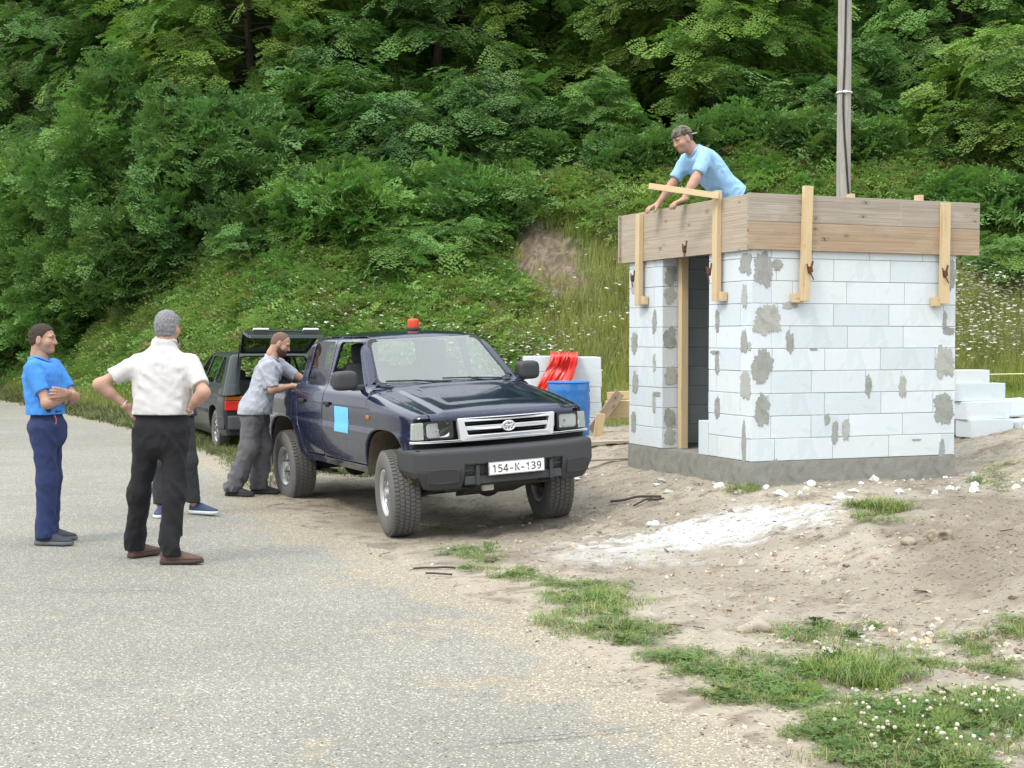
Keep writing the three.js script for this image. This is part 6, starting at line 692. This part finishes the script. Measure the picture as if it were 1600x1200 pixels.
const barkM = std([0.2, 0.175, 0.15], 0.95, { map: barkTex, bumpMap: barkTex, bumpScale: 0.01 });
function limb(pts, r0, r1, seg = 7) { const c = new THREE.CatmullRomCurve3(pts.map((p) => V(...p))), n = pts.length * 3, g = new THREE.TubeGeometry(c, n, 1, seg), P = g.attributes.position; for (let i = 0; i <= n; i++) { const t = i / n, q = c.getPointAt(t), r = mix(r0, r1, t); for (let j = 0; j <= seg; j++) { const k = i * (seg + 1) + j; P.setXYZ(k, q.x + (P.getX(k) - q.x) * r, q.y + (P.getY(k) - q.y) * r, q.z + (P.getZ(k) - q.z) * r); } } g.computeVertexNormals(); return g; }
const jitter = (c, r, a = 0.22) => { const k = 1 + (r() - 0.5) * 2 * a, y = (r() - 0.5) * a; return [c[0] * k * (1 + y), c[1] * k, c[2] * k * (1 - y * 0.6)]; };
let nSpray = 0;
function grow(o) { // o: seed, h, r, low (start of the crown as a share of the height), style, col, limbs, n per limb -> {wood, items}
  const r = RNG(o.seed), wood = [], items = [], lean = [r.in(-0.06, 0.06) * o.h, r.in(-0.06, 0.06) * o.h], at = (t) => [lean[0] * t * t + Math.sin(t * 4 + o.seed) * 0.05 * o.r, o.h * t, lean[1] * t * t];
  const R0 = o.trunk || 0.016 * o.h + 0.03; if (!o.shrub) wood.push(limb([at(-0.03), at(0.25), at(0.5), at(0.75), at(0.97)], R0, R0 * 0.12, 9));
  const nl = o.limbs;
  for (let i = 0; i < nl; i++) {
    const t = o.shrub ? r.in(0.0, 0.08) : mix(o.low, 0.98, (i + r() * 0.8) / nl), az = i * 2.39996 + r.in(-0.4, 0.4), prof = o.shape === 'cone' ? Math.pow(1 - (t - o.low) / (1.02 - o.low), 0.8) + 0.06 : Math.pow(Math.sin(Math.PI * clamp(0.18 + 0.8 * (t - o.low) / (1 - o.low))), 0.7);
    const patch = 0.72 + 0.5 * noise2(Math.cos(az) * 2 + o.seed, t * 5 + Math.sin(az) * 2, 3), L = Math.max(0.35, o.r * prof * patch) * (o.shrub ? r.in(0.7, 1.1) : 1), rise = o.shrub ? r.in(0.5, 2.2) : o.style === 'beech' || o.style === 'fine' ? mix(0.05, 0.7, t * t) + r.in(-0.12, 0.12) : mix(0.25, 1.2, t) + r.in(-0.2, 0.2);
    const p0 = at(t), dir = vnorm([Math.cos(az), rise, Math.sin(az)]), len = o.shrub ? Math.min(o.h / Math.max(0.4, dir[1]), o.r * 1.25 / Math.max(0.2, Math.hypot(dir[0], dir[2]))) * r.in(0.7, 1) : L, sag = o.style === 'beech' || o.style === 'fine' ? 0.36 : 0.12;
    const pos = (u) => vadd(vadd(p0, dir, len * u), [0, -sag * len * u * u, 0]); const rr = (o.shrub ? 0.02 : R0 * 0.36 * (1.05 - t)) + 0.006; wood.push(limb([p0, pos(0.35), pos(0.7), pos(1)], rr, 0.005, 5));
    const c0 = jitter(o.col, r, 0.2), n = Math.max(5, Math.round((o.h > 8 ? 1.2 : 1) * o.n * len / o.r * (o.shrub ? 1 : 1)));
    for (let k = 0; k < n; k++) { const u = mix(o.shrub ? 0.25 : 0.22, 1.03, Math.pow(r(), 0.75)), p = pos(u), w = (o.style === 'beech' || o.style === 'fine' ? 0.34 : 0.42) * len * (0.35 + u * 0.55) * (r() + r() - 1) * 1.2, side = [-Math.sin(az), 0, Math.cos(az)], v = o.style === 'beech' || o.style === 'fine' ? r.in(-0.26, 0.2) : r.in(-0.35, 0.35) * Math.min(1.4, len); const q = vadd(vadd(p, side, w), [0, v - Math.abs(w) * 0.12, 0]); const flat = o.style === 'beech' || o.style === 'fine'; items.push({ x: q[0], y: q[1], z: q[2], ry: -az + Math.sign(w) * Math.min(1.1, Math.abs(w) / len * 2) * -1 + r.in(-0.5, 0.5), rz: flat ? r.in(-0.95, 0.05) : r.in(-0.5, 0.9), rx: flat ? r.in(-0.5, 0.5) : r.in(-0.9, 0.9), s: r.in(0.75, 1.2) * (o.size || 1), c: jitter(c0, r, 0.16) }); }
  }
  nSpray += items.length; return { wood, items };
}
function plant(name, label, category, x, z, o, group) {
  const T = thing(name, label, category, [x, groundY(x, z) - 0.08, z], 0, group), { wood, items } = grow(o); part(T, o.shrub ? 'stem' : 'trunk', wood, barkM);
  const kinds = SPRAY[o.style], by = kinds.map(() => []); items.forEach((t, i) => by[i % kinds.length].push(t)); by.forEach((l, i) => inst(kinds[i], LEAF.base, l, o.shrub ? 'foliage' : 'crown', T)); return T;
}
const GREEN = { lime: [0.185, 0.315, 0.045], bright: [0.148, 0.298, 0.05], mid: [0.13, 0.268, 0.05], deep: [0.112, 0.228, 0.044], blue: [0.114, 0.236, 0.05] };
const trees = [
  // px, distance, top py, radius, crown low, style, colour, limbs, n, shape, label
  [40, 45, 60, 3.0, 0.06, 'beech', 'bright', 50, 26, 'dome', 'bright green tree at the left picture edge above the road bend'],
  [195, 38, 120, 2.5, 0.03, 'bush', 'mid', 44, 44, 'dome', 'large rounded mid green tree above the man in the blue shirt'],
  [345, 34.5, 195, 2.2, 0.03, 'bush', 'blue', 36, 42, 'dome', 'dark rounded bushy tree left of centre above the grey haired man'],
  [90, 41.5, 235, 2.0, 0.03, 'bush', 'bright', 30, 36, 'dome', 'low bright green tree in front of the left forest edge'],
  [125, 46, -260, 3.8, 0.1, 'beech', 'deep', 62, 30, 'dome', 'tall dark tree with shaded limbs at the upper left'],
  [405, 40.5, -260, 3.4, 0.12, 'beech', 'lime', 74, 28, 'dome', 'tall beech with yellow green layered branches at the top left of centre'],
  [530, 39, 20, 2.3, 0.06, 'beech', 'mid', 44, 26, 'dome', 'slender mid green tree between the two tall beeches'],
  [690, 39.5, -280, 3.2, 0.32, 'beech', 'mid', 54, 30, 'dome', 'tall beech with a dark bare trunk seen above the pickup'],
  [755, 36.5, 115, 2.1, 0.03, 'beech', 'blue', 46, 24, 'dome', 'dark green young beech left of the earth mound'],
  [620, 36, 150, 1.8, 0.03, 'beech', 'blue', 38, 22, 'dome', 'blue green young tree left of the dark young beech'],
  [850, 42, -260, 3.4, 0.1, 'beech', 'lime', 76, 28, 'dome', 'light yellow green beech filling the top centre'],
  [940, 35.8, 105, 1.5, 0.02, 'fine', 'bright', 46, 15, 'cone', 'pointed young fir shaped tree left of the man in the cap'],
  [1110, 39, -230, 3.6, 0.24, 'beech', 'lime', 58, 34, 'dome', 'beech with low spreading bright branches above the man in the cap'],
  [1000, 45, -260, 3.6, 0.16, 'beech', 'bright', 64, 28, 'dome', 'tall mid green beech standing behind the spreading bright beech'],
  [1240, 43, -280, 3.2, 0.22, 'beech', 'mid', 60, 28, 'dome', 'tall beech just left of the utility pole'],
  [1375, 38, 55, 2.1, 0.04, 'beech', 'mid', 42, 22, 'dome', 'layered young beech just right of the utility pole'],
  [1490, 39, -240, 3.3, 0.05, 'beech', 'bright', 80, 28, 'dome', 'big bright green beech at the upper right'],
  [1590, 34, 40, 2.4, 0.03, 'beech', 'lime', 52, 30, 'dome', 'light green tree at the right picture edge'],
  [-40, 50, -300, 4.2, 0.06, 'beech', 'mid', 66, 30, 'dome', 'tall tree cut off by the left picture edge'],
  [260, 44, -260, 3.4, 0.1, 'beech', 'mid', 66, 28, 'dome', 'tall tree rising behind the rounded tree at the upper left'],
  [560, 45, -280, 3.4, 0.08, 'beech', 'bright', 66, 28, 'dome', 'tall bright tree behind the slender tree left of centre'],
  [760, 46, -280, 3.4, 0.08, 'beech', 'mid', 66, 28, 'dome', 'tall tree behind the beech with the bare trunk'],
  [1380, 46, -280, 3.4, 0.06, 'beech', 'mid', 66, 28, 'dome', 'tall tree behind the layered beech right of the pole'],
  [1130, 48, -300, 3.6, 0.2, 'beech', 'bright', 66, 28, 'dome', 'tall tree rising behind the low spreading beech'],
  [1610, 42, -260, 3.4, 0.05, 'beech', 'bright', 66, 28, 'dome', 'tall tree behind the light green tree at the right edge'],
  [1275, 36.5, 120, 1.7, 0.06, 'fine', 'deep', 34, 18, 'dome', 'small dark tree behind the left side of the utility pole'],
];
trees.forEach(([px, d, top, R, low, style, col, limbs, n, shape, label], i) => { const x = pxX(px, d), z = -d, h = pxY(top, d) - groundY(x, z); plant(style === 'fine' ? 'young_tree' : 'broadleaf_tree', label, 'tree', x, z, { seed: 100 + i * 7, h, r: R, low, style, col: GREEN[col], limbs, n, shape, size: 1.05 }); });
const shrubs = [
  [560, 33.2, 270, 1.3, 'bush', 'mid', 'mid green shrub at the forest edge left of the earth mound'], [470, 33.8, 305, 1.1, 'fine', 'bright', 'feathery bright shrub above the bramble bank'], [665, 33, 300, 1.3, 'beech', 'bright', 'bright layered shrub above the pickup roof'], [740, 33.2, 285, 1.2, 'bush', 'mid', 'shrub touching the left side of the earth mound'],
  [455, 31.8, 325, 1.5, 'fine', 'bright', 'feathery bright shrub low on the bank above the hatchback roof'], [540, 31.6, 300, 1.6, 'bush', 'bright', 'broad bright shrub on the bank above the bald man'], [620, 31.2, 320, 1.5, 'beech', 'bright', 'spreading bright shrub on the bank above the pickup beacon'], [700, 31.4, 315, 1.4, 'fine', 'bright', 'feathery shrub on the bank left of the earth mound foot'], [755, 32.4, 300, 1.1, 'bush', 'mid', 'rounded shrub overhanging the left edge of the earth mound'],
  [865, 35.5, 235, 1.2, 'bush', 'deep', 'dark shrub behind the earth mound'], [1000, 34.2, 235, 1.2, 'bush', 'deep', 'dark shrub left of the man in the cap'], [1075, 34.2, 215, 1.3, 'bush', 'mid', 'shrub behind the head of the man in the cap'], [1165, 34.5, 190, 1.3, 'bush', 'mid', 'tall shrub behind the back of the man in the cap'], [1250, 33.6, 235, 1.2, 'bush', 'deep', 'shrub left of the pole foot above the formwork'],
  [1345, 33.4, 245, 1.2, 'bush', 'mid', 'shrub right of the pole foot above the formwork'], [1450, 33.5, 240, 1.3, 'beech', 'bright', 'bright shrub above the right end of the formwork'], [1575, 30.2, 335, 1.3, 'fine', 'bright', 'low bright shrub right of the hut above the white flowers'], [1535, 31.5, 300, 1.1, 'bush', 'mid', 'dark shrub just right of the formwork corner'], [250, 35.2, 330, 1.3, 'bush', 'deep', 'dark shrub under the rounded tree at left'], [30, 44, 330, 1.6, 'bush', 'mid', 'shrub at the left picture edge over the road bend'], [420, 32.5, 360, 1.2, 'bush', 'deep', 'low dark shrub above the parked hatchback'], [150, 39, 370, 1.3, 'bush', 'mid', 'low shrub on the bank above the blue shirted man'],
];
shrubs.forEach(([px, d, top, R, style, col, label], i) => { const x = pxX(px, d), z = -d, h = Math.max(0.8, pxY(top, d) - groundY(x, z)); plant('shrub', label, 'shrub', x, z, { seed: 500 + i * 5, h, r: R, low: 0, style, col: GREEN[col], limbs: 34, n: 26, shrub: true, size: 0.95 }); });
{ // the wood behind, read as one mass
  const r = RNG(900), crowns = [], wood = [];
  for (let i = 0; i < 84; i++) { const d = 50 + (i % 4) * 6 + r.in(-2, 2), px = -160 + (i / 84) * 1900 + r.in(-40, 40), x = pxX(px, d), z = -d, y = groundY(x, z), g = grow({ seed: 1000 + i, h: r.in(13, 18), r: r.in(2.8, 4), low: 0.1, style: 'beech', col: r.pick([GREEN.bright, GREEN.mid, GREEN.blue, GREEN.mid, GREEN.bright]), limbs: 36, n: 18, size: 1.5 }); for (const t of g.items) { t.x += x; t.y += y; t.z += z; crowns.push(t); } const w = g.wood[0]; w.translate(x, y, z); wood.push(w); }
  const W = inst(SPRAY.beech[0], LEAF.base, crowns, 'forest'); tag(W, 'dense beech wood covering the hillside behind the nearer trees', 'forest'); scene.add(W);
  const tr = stuff(solo('forest_trunks', 'grey trunks of the dense beech wood on the hillside', 'tree trunks', wood, barkM));
}
{ // undergrowth on the floor of the wood
  const r = RNG(950), it = []; for (let i = 0; i < 26000 && it.length < 9000; i++) { const d = r.in(35, 56), px = r.in(-120, 1720), x = pxX(px, d), u = d - lut(FOOT, x); if (u < 7.5) continue; const n = fbm2(x * 0.5, d * 0.5, 3, 57); if (n < 0.4) continue; it.push({ x, y: groundY(x, -d) + r.in(0.1, 2.4) * sstep(0.4, 0.65, n), z: -d, ry: r() * 6.28, rz: r.in(-0.6, 0.4), rx: r.in(-0.5, 0.5), s: r.in(0.9, 1.5), c: jitter(r.pick([GREEN.mid, GREEN.deep, GREEN.bright]), r, 0.25) }); }
  const m = inst(SPRAY.beech[1], LEAF.base, it, 'undergrowth'); tag(m, 'green saplings and undergrowth on the floor of the wood', 'undergrowth'); scene.add(m);
}
// ---- ground cover
function tuft(seed, n, h, spread, wide, bend) { const r = RNG(seed), P = []; for (let i = 0; i < n; i++) { const a = r() * 6.283, b = r() * 6.283, x = Math.cos(b) * spread * Math.sqrt(r()), z = Math.sin(b) * spread * Math.sqrt(r()), H = h * r.in(0.5, 1.1), k = bend * r.in(0.3, 1.3) * H, w = wide * r.in(0.7, 1.2), dx = Math.cos(a), dz = Math.sin(a), pt = (t, s) => [x + dx * k * t * t - dz * s * w * (1 - t * 0.75) * 0.5, H * t * (1 - 0.2 * t * bend), z + dz * k * t * t + dx * s * w * (1 - t * 0.75) * 0.5]; for (let q = 0; q < 2; q++) { const t0 = q / 3, t1 = (q + 1) / 3, A = pt(t0, -1), B = pt(t0, 1), C = pt(t1, 1), D = pt(t1, -1); P.push(...A, ...B, ...C, ...A, ...C, ...D); } P.push(...pt(2 / 3, -1), ...pt(2 / 3, 1), ...pt(1, 0)); } const g = new THREE.BufferGeometry(); g.setAttribute('position', new THREE.Float32BufferAttribute(P, 3)); g.computeVertexNormals(); return g; }
const grassM = leafM([0.85, 0.85, 0.85], 0.3);
const TALL = [tuft(1, 26, 0.5, 0.17, 0.009, 0.4), tuft(2, 26, 0.38, 0.2, 0.0095, 0.65)], SHORT = [tuft(3, 20, 0.085, 0.1, 0.0042, 1.1), tuft(4, 20, 0.06, 0.12, 0.0048, 1.4)];
const cloverG = (() => { const r = RNG(5), P = []; for (let i = 0; i < 14; i++) { const a = r() * 6.28, d = 0.09 * Math.sqrt(r()), c = [Math.cos(a) * d, r.in(0.015, 0.05), Math.sin(a) * d]; for (let k = 0; k < 3; k++) { const t = k / 3 * 6.28 + i; leafTris(P, null, c, [Math.cos(t), r.in(-0.1, 0.25), Math.sin(t)], [0, 1, 0], 0.018, 0.017, 0.002); } } const g = new THREE.BufferGeometry(); g.setAttribute('position', new THREE.Float32BufferAttribute(P, 3)); g.computeVertexNormals(); return g; })();
const weedG = spray(21, { flat: false, len: 0.16, gap: 0.035, droop: 0.4, leaf: 0.05, wide: 0.55 });
function scatter(name, label, category, geos, mat, items) { geos.forEach((g, i) => { const l = items.filter((_, k) => k % geos.length === i); if (!l.length) return; const m = inst(g, mat, l, numbered(name)); tag(m, i ? label[1] || label[0] : label[0], category); scene.add(m); }); }
const onFoot = (x, d) => d - lut(FOOT, x);
{ // tall meadow grass on the bank, with a flattened strip at its foot
  const r = RNG(301), it = [], fl = [], br = [];
  for (let i = 0; i < 34000; i++) { const d = r.in(20.5, 40), px = r.in(-60, 1700), x = pxX(px, d), u = onFoot(x, d), e = (x - edgeX(d)); if (e < 0.35 || u < -5 || u > 10.5) continue; const n = fbm2(x * 0.35, d * 0.35, 3, 7), up = hill(x, d); if (up > 5.2 + n * 1.5) continue; if (u < 0 && e > 3.2 && r() > sstep(-4.2, -2, u)) continue; const mound = moundAt(x, d); if (mound > 0.3 + 0.75 * r() * r()) continue; const bram = sstep(0.4, -2.4, x + (n - 0.5) * 5 - 0.3 * u) * sstep(0.6, 1.6, u); if (r() < bram * 0.68) continue; const short = u < 0 ? 0.5 : 1, c = r() < 0.16 ? [0.3, 0.28, 0.12] : lerp3([0.235, 0.33, 0.045], [0.33, 0.36, 0.085], sstep(0.35, 0.65, n)); it.push({ x, y: groundY(x, -d) - 0.02, z: -d, ry: r() * 6.28, rx: r.in(-0.12, 0.12), s: r.in(0.7, 1.35) * short, sy: r.in(0.7, 1.3) * short, c: jitter(c, r, 0.25) }); }
  scatter('meadow_grass', ['tall green meadow grass growing on the bank behind the yard', 'shorter bent meadow grass growing between the taller stems on the bank'], 'grass', TALL, grassM, it);
  // white umbels and daisies
  const fg = (() => { const P = [], q = RNG(8); for (let i = 0; i < 9; i++) { const a = q() * 6.28, d = 0.035 * Math.sqrt(q()), c = [Math.cos(a) * d, q.in(-0.005, 0.012), Math.sin(a) * d]; for (let k = 0; k < 4; k++) { const t = k / 4 * 6.28 + i; leafTris(P, null, c, [Math.cos(t), 0.25, Math.sin(t)], [0, 1, 0], 0.017, 0.016, 0.002); } } const g = new THREE.BufferGeometry(); g.setAttribute('position', new THREE.Float32BufferAttribute(P, 3)); g.computeVertexNormals(); return g; })();
  for (let i = 0; i < 26000; i++) { const d = r.in(24.5, 34), px = r.in(330, 1680), x = pxX(px, d), u = onFoot(x, d), n = fbm2(x * 0.5 + 4, d * 0.6, 3, 17), right = sstep(5.5, 7, x); if (u < 0.6 || u > 6.4) continue; const p = right > 0.5 ? sstep(0.8, 2.0, u) * (1 - sstep(4.2, 5.6, u)) * (0.45 + n) : sstep(0.38, 0.62, n) * (1 - sstep(3.4, 5.5, u)) * 0.8 * sstep(-6, 0.5, x) + 0.04; if (r() > p) continue; fl.push({ x, y: groundY(x, -d) + r.in(0.38, 0.82), z: -d, ry: r() * 6, rx: r.in(-0.5, 0.5), s: r.in(0.45, 1.05), c: r.pick([[0.7, 0.7, 0.62], [0.62, 0.62, 0.5], [0.75, 0.75, 0.72]]) }); }
  scatter('meadow_flowers', ['small white wild flowers dotted through the meadow grass on the bank'], 'flowers', [fg], leafM([1, 1, 1], 0.25), fl);
  // brambles and nettles on the left bank, under the trees
  for (let i = 0; i < 80000 && br.length < 26000; i++) { const d = r.in(25, 44), px = r.in(-80, 1700), x = pxX(px, d), u = onFoot(x, d); if (u < 0.5 || u > 11 || x - edgeX(d) < 1.0) continue; const n = fbm2(x * 0.35, d * 0.35, 3, 7), m = fbm2(x * 0.8, d * 0.8, 3, 27), left = sstep(0.4, -2.4, x + (n - 0.5) * 5 - 0.3 * u) * (0.55 + 0.45 * sstep(1.5, 4, u)), high = sstep(6.2, 7.8, u + (n - 0.5) * 2); if (moundAt(x, d) > 0.35 + 0.3 * (n - 0.5)) continue; if (r() > Math.max(left, high * 0.8)) continue; const H = (0.12 + 0.55 * m * sstep(0.5, 2.4, u) + 0.25 * r() * r()); br.push({ x, y: groundY(x, -d) + H * (0.35 + 0.65 * Math.sqrt(r())), z: -d, ry: r() * 6.28, rz: r.in(-0.5, 0.7), rx: r.in(-0.6, 0.6), s: r.in(0.7, 1.35), c: jitter(r() < 0.07 ? [0.3, 0.24, 0.1] : lerp3(GREEN.bright, [0.235, 0.36, 0.075], sstep(0.3, 0.58, m)), r, 0.28) }); }
  scatter('bramble_thicket', ['tangled green brambles and nettles covering the left bank', 'paler bramble shoots growing through the thicket on the left bank'], 'brambles', SPRAY.bramble, LEAF.base, br);
}
function groundAt(px, py) { const dx = (px - 800) / 2261, k = (527 - py) / 2261; let d = 1.6 / -k; for (let i = 0; i < 6; i++) d = (1.6 - groundY(dx * d, -d)) / -k; return [dx * d, -d]; }
{ // grass clumps on the yard and the verges: ellipses of the photograph's clumps on the ground
  const r = RNG(401), it = [], cl = [], wd = [], hd = [];
  const spots = [[945, 962, 105, 38, 420, 1], [890, 925, 55, 18, 110, 0.7], [1000, 985, 55, 26, 140, 1], [760, 885, 50, 16, 90, 0.7], [715, 862, 40, 10, 60, 0.6], [1370, 800, 70, 13, 150, 1.1], [1385, 795, 22, 12, 90, 1.9], [1160, 780, 12, 7, 30, 1.1], [1300, 1000, 130, 28, 170, 0.8], [1245, 1030, 60, 32, 130, 0.9], [1110, 1045, 70, 22, 150, 0.8], [1180, 1050, 60, 40, 130, 0.8], [1350, 1068, 72, 34, 420, 1.5], [1240, 1100, 70, 30, 180, 0.8], [1290, 1135, 80, 28, 170, 0.8], [1500, 1060, 110, 40, 220, 0.8], [1480, 1130, 120, 50, 420, 0.9], [1560, 1165, 90, 60, 460, 1.0], [1420, 1180, 90, 40, 300, 0.9], [1150, 1085, 50, 22, 90, 0.8], [1500, 1010, 70, 18, 70, 0.9], [1560, 745, 50, 24, 100, 0.8], [1590, 990, 40, 14, 30, 1.2], [735, 868, 60, 9, 90, 0.7], [800, 898, 50, 10, 100, 0.75], [845, 915, 40, 12, 90, 0.8], [1060, 1030, 60, 14, 90, 0.7], [1210, 1070, 90, 26, 200, 0.8], [1420, 1105, 120, 30, 300, 0.85], [1330, 1170, 110, 26, 200, 0.8], [1530, 1110, 90, 50, 420, 0.95], [1560, 1190, 80, 20, 300, 0.95], [1400, 1030, 120, 22, 160, 0.75], [690, 830, 45, 10, 50, 0.7], [935, 925, 60, 16, 60, 0.8]];
  for (const [px, py, a, b, n, s] of spots) for (let i = 0; i < n * 1.05; i++) { const t = r() * 6.28, q = Math.sqrt(r()), X = px + Math.cos(t) * q * a, Y = py + Math.sin(t) * q * b; const [x, z] = groundAt(X, Y); const f = fbm2(x * 5, z * 5, 3, 77); if (f < 0.30 + 0.24 * q) continue; const c = jitter(r() < 0.26 ? [0.4, 0.36, 0.2] : lerp3([0.17, 0.29, 0.05], [0.28, 0.35, 0.08], r()), r, 0.22); const e = { x, y: groundY(x, z) - 0.006, z, ry: r() * 6.28, s: r.in(0.65, 1.15) * Math.min(s, 1.2), c }; e.sy = e.s * r.in(0.5, 1.1) * (s > 1.2 ? 1.5 : 1); it.push(e); if (r() < 0.22) cl.push({ ...e, s: r.in(0.5, 1.0), sy: undefined, c: jitter([0.11, 0.21, 0.04], r, 0.25), x: x + r.in(-0.08, 0.08), z: z + r.in(-0.08, 0.08) }); if (r() < 0.02) wd.push({ ...e, sy: undefined, s: r.in(0.35, 0.75), rz: r.in(0.1, 0.9), c: jitter([0.12, 0.2, 0.045], r, 0.3) }); if (px > 1390 && py > 1040 && r() < 0.07) hd.push({ x: x + r.in(-0.1, 0.1), y: groundY(x, z) + r.in(0.05, 0.10), z: z + r.in(-0.1, 0.1), s: r.in(0.6, 1.1), c: r.pick([[0.5, 0.48, 0.38], [0.42, 0.37, 0.27]]) }); }
  // verge along the far side of the road and round the parked cars
  for (let i = 0; i < 9000; i++) { const d = r.in(14.5, 42), e = r.in(0.05, 2.6), x = edgeX(d) + e * (0.3 + r() * 0.7); if (Math.abs(x / d) > 0.42 || onFoot(x, d) > 1 || (d < 16.6 && x > edgeX(d) + 0.1)) continue; const n = fbm2(x * 1.2, d * 1.2, 3, 88); if (n < 0.42 || (d < 17 && n < 0.55)) continue; const far = sstep(19, 27, d); it.push({ x, y: groundY(x, -d) - 0.01, z: -d, ry: r() * 6.28, s: r.in(1.2, 2.4) + far * 1.6, sy: r.in(0.9, 1.6) + far * 2.2, c: jitter(lerp3([0.10, 0.15, 0.03], [0.2, 0.19, 0.07], r() * 0.7), r, 0.25) }); }
  scatter('grass_clumps', ['short green grass growing in clumps along the road edge and yard', 'low bent grass blades filling the clumps along the road edge'], 'grass', SHORT, grassM, it);
  scatter('clover', ['low clover leaves growing among the roadside grass clumps'], 'clover', [cloverG], grassM, cl);
  scatter('weeds', ['broad leaved weeds growing among the roadside grass clumps'], 'weeds', [weedG], grassM, wd);
  scatter('clover_flowers', ['small whitish clover flower heads in the grass at the lower right'], 'flowers', [new THREE.IcosahedronGeometry(0.0085, 1)], std([1, 1, 1], 0.9), hd);
}
{ // loose stones, crumbs of block and bits of wood on the yard
  const r = RNG(601), st = [], wh = [], ch = [];
  for (let i = 0; i < 9000; i++) { const Y = 790 + Math.pow(r(), 0.8) * 420, X = r.in(560, 1640); const [x, z] = groundAt(X, Y), d = -z, u = x - edgeX(d); if (u < -0.15 || d > 14.5 || (x > 2.0 && x < 4.6 && d > 12.65)) continue; const n = fbm2(x * 1.4, d * 1.4, 3, 19); if (r() > sstep(0.42, 0.75, n)) continue; const s = Math.pow(r(), 5) * 0.022 + 0.0035; if (u < 0.5 && s > 0.012) continue; st.push({ x, y: groundY(x, z) + s * 0.15, z, ry: r() * 6, rx: r() * 6, s, sy: s * r.in(0.5, 0.8), c: jitter(r.pick([[0.42, 0.36, 0.28], [0.36, 0.3, 0.23], [0.5, 0.46, 0.4], [0.25, 0.19, 0.14]]), r, 0.2) }); }
  const C = HUT; for (let i = 0; i < 130; i++) { const s0 = r(), fr = r() < 0.65; let lx = fr ? r.in(-0.3, 2.6) : -0.05 - Math.abs(r() + r() - 1) * 0.9, lz = fr ? 0.04 + Math.pow(r(), 2) * 1.3 : -r.in(-0.2, 2.6); const x = C.x + Math.cos(C.turn) * lx + Math.sin(C.turn) * lz, z = C.z - Math.sin(C.turn) * lx + Math.cos(C.turn) * lz, s = Math.pow(s0, 4) * 0.04 + 0.006; wh.push({ x, y: groundY(x, z) + s * 0.2, z, ry: r() * 6, rx: r() * 6, s, sy: s * r.in(0.4, 0.8), c: r() < 0.7 ? [0.64, 0.64, 0.63] : [0.4, 0.42, 0.38] }); }
  for (let i = 0; i < 240; i++) { const X = r.in(620, 1620), Y = r.in(690, 1010), [x, z] = groundAt(X, Y); if (x - edgeX(-z) < 0.3 || -z > 19 || (x > 1.0 && -z > 12.7 && x > 1.0 + 0)) continue; ch.push({ x, y: groundY(x, z) + 0.012, z, ry: r() * 6.28, rz: r.in(-0.1, 0.1), s: r.in(0.2, 0.8), c: jitter(r.pick([[0.34, 0.26, 0.17], [0.1, 0.075, 0.05], [0.45, 0.4, 0.3]]), r, 0.2) }); }
  const rg = (seed) => { const g = new THREE.IcosahedronGeometry(1, 1), P = g.attributes.position; for (let i = 0; i < P.count; i++) { const k = 0.5 + 1.0 * noise3(P.getX(i) * 2.6 + seed, P.getY(i) * 2.6, P.getZ(i) * 2.6); P.setXYZ(i, P.getX(i) * k, P.getY(i) * k, P.getZ(i) * k); } g.computeVertexNormals(); return g; };
  scatter('loose_stones', ['loose pale stones and gravel scattered over the earth of the yard', 'smaller brown stones scattered over the earth of the yard'], 'stones', [rg(1), rg(5)], std([1, 1, 1], 0.95), st);
  scatter('block_crumbs', ['white crumbs of broken block scattered round the hut footing'], 'rubble', [rg(9)], std([1, 1, 1], 0.95), wh);
  scatter('wood_chips', ['bits of straw, bark and wood scattered over the yard'], 'wood chips', [new THREE.BoxGeometry(0.12, 0.008, 0.013)], std([1, 1, 1], 0.95), ch);
}
console.log('sprays', nSpray);

shade(scene);
renderer.render(scene, camera);
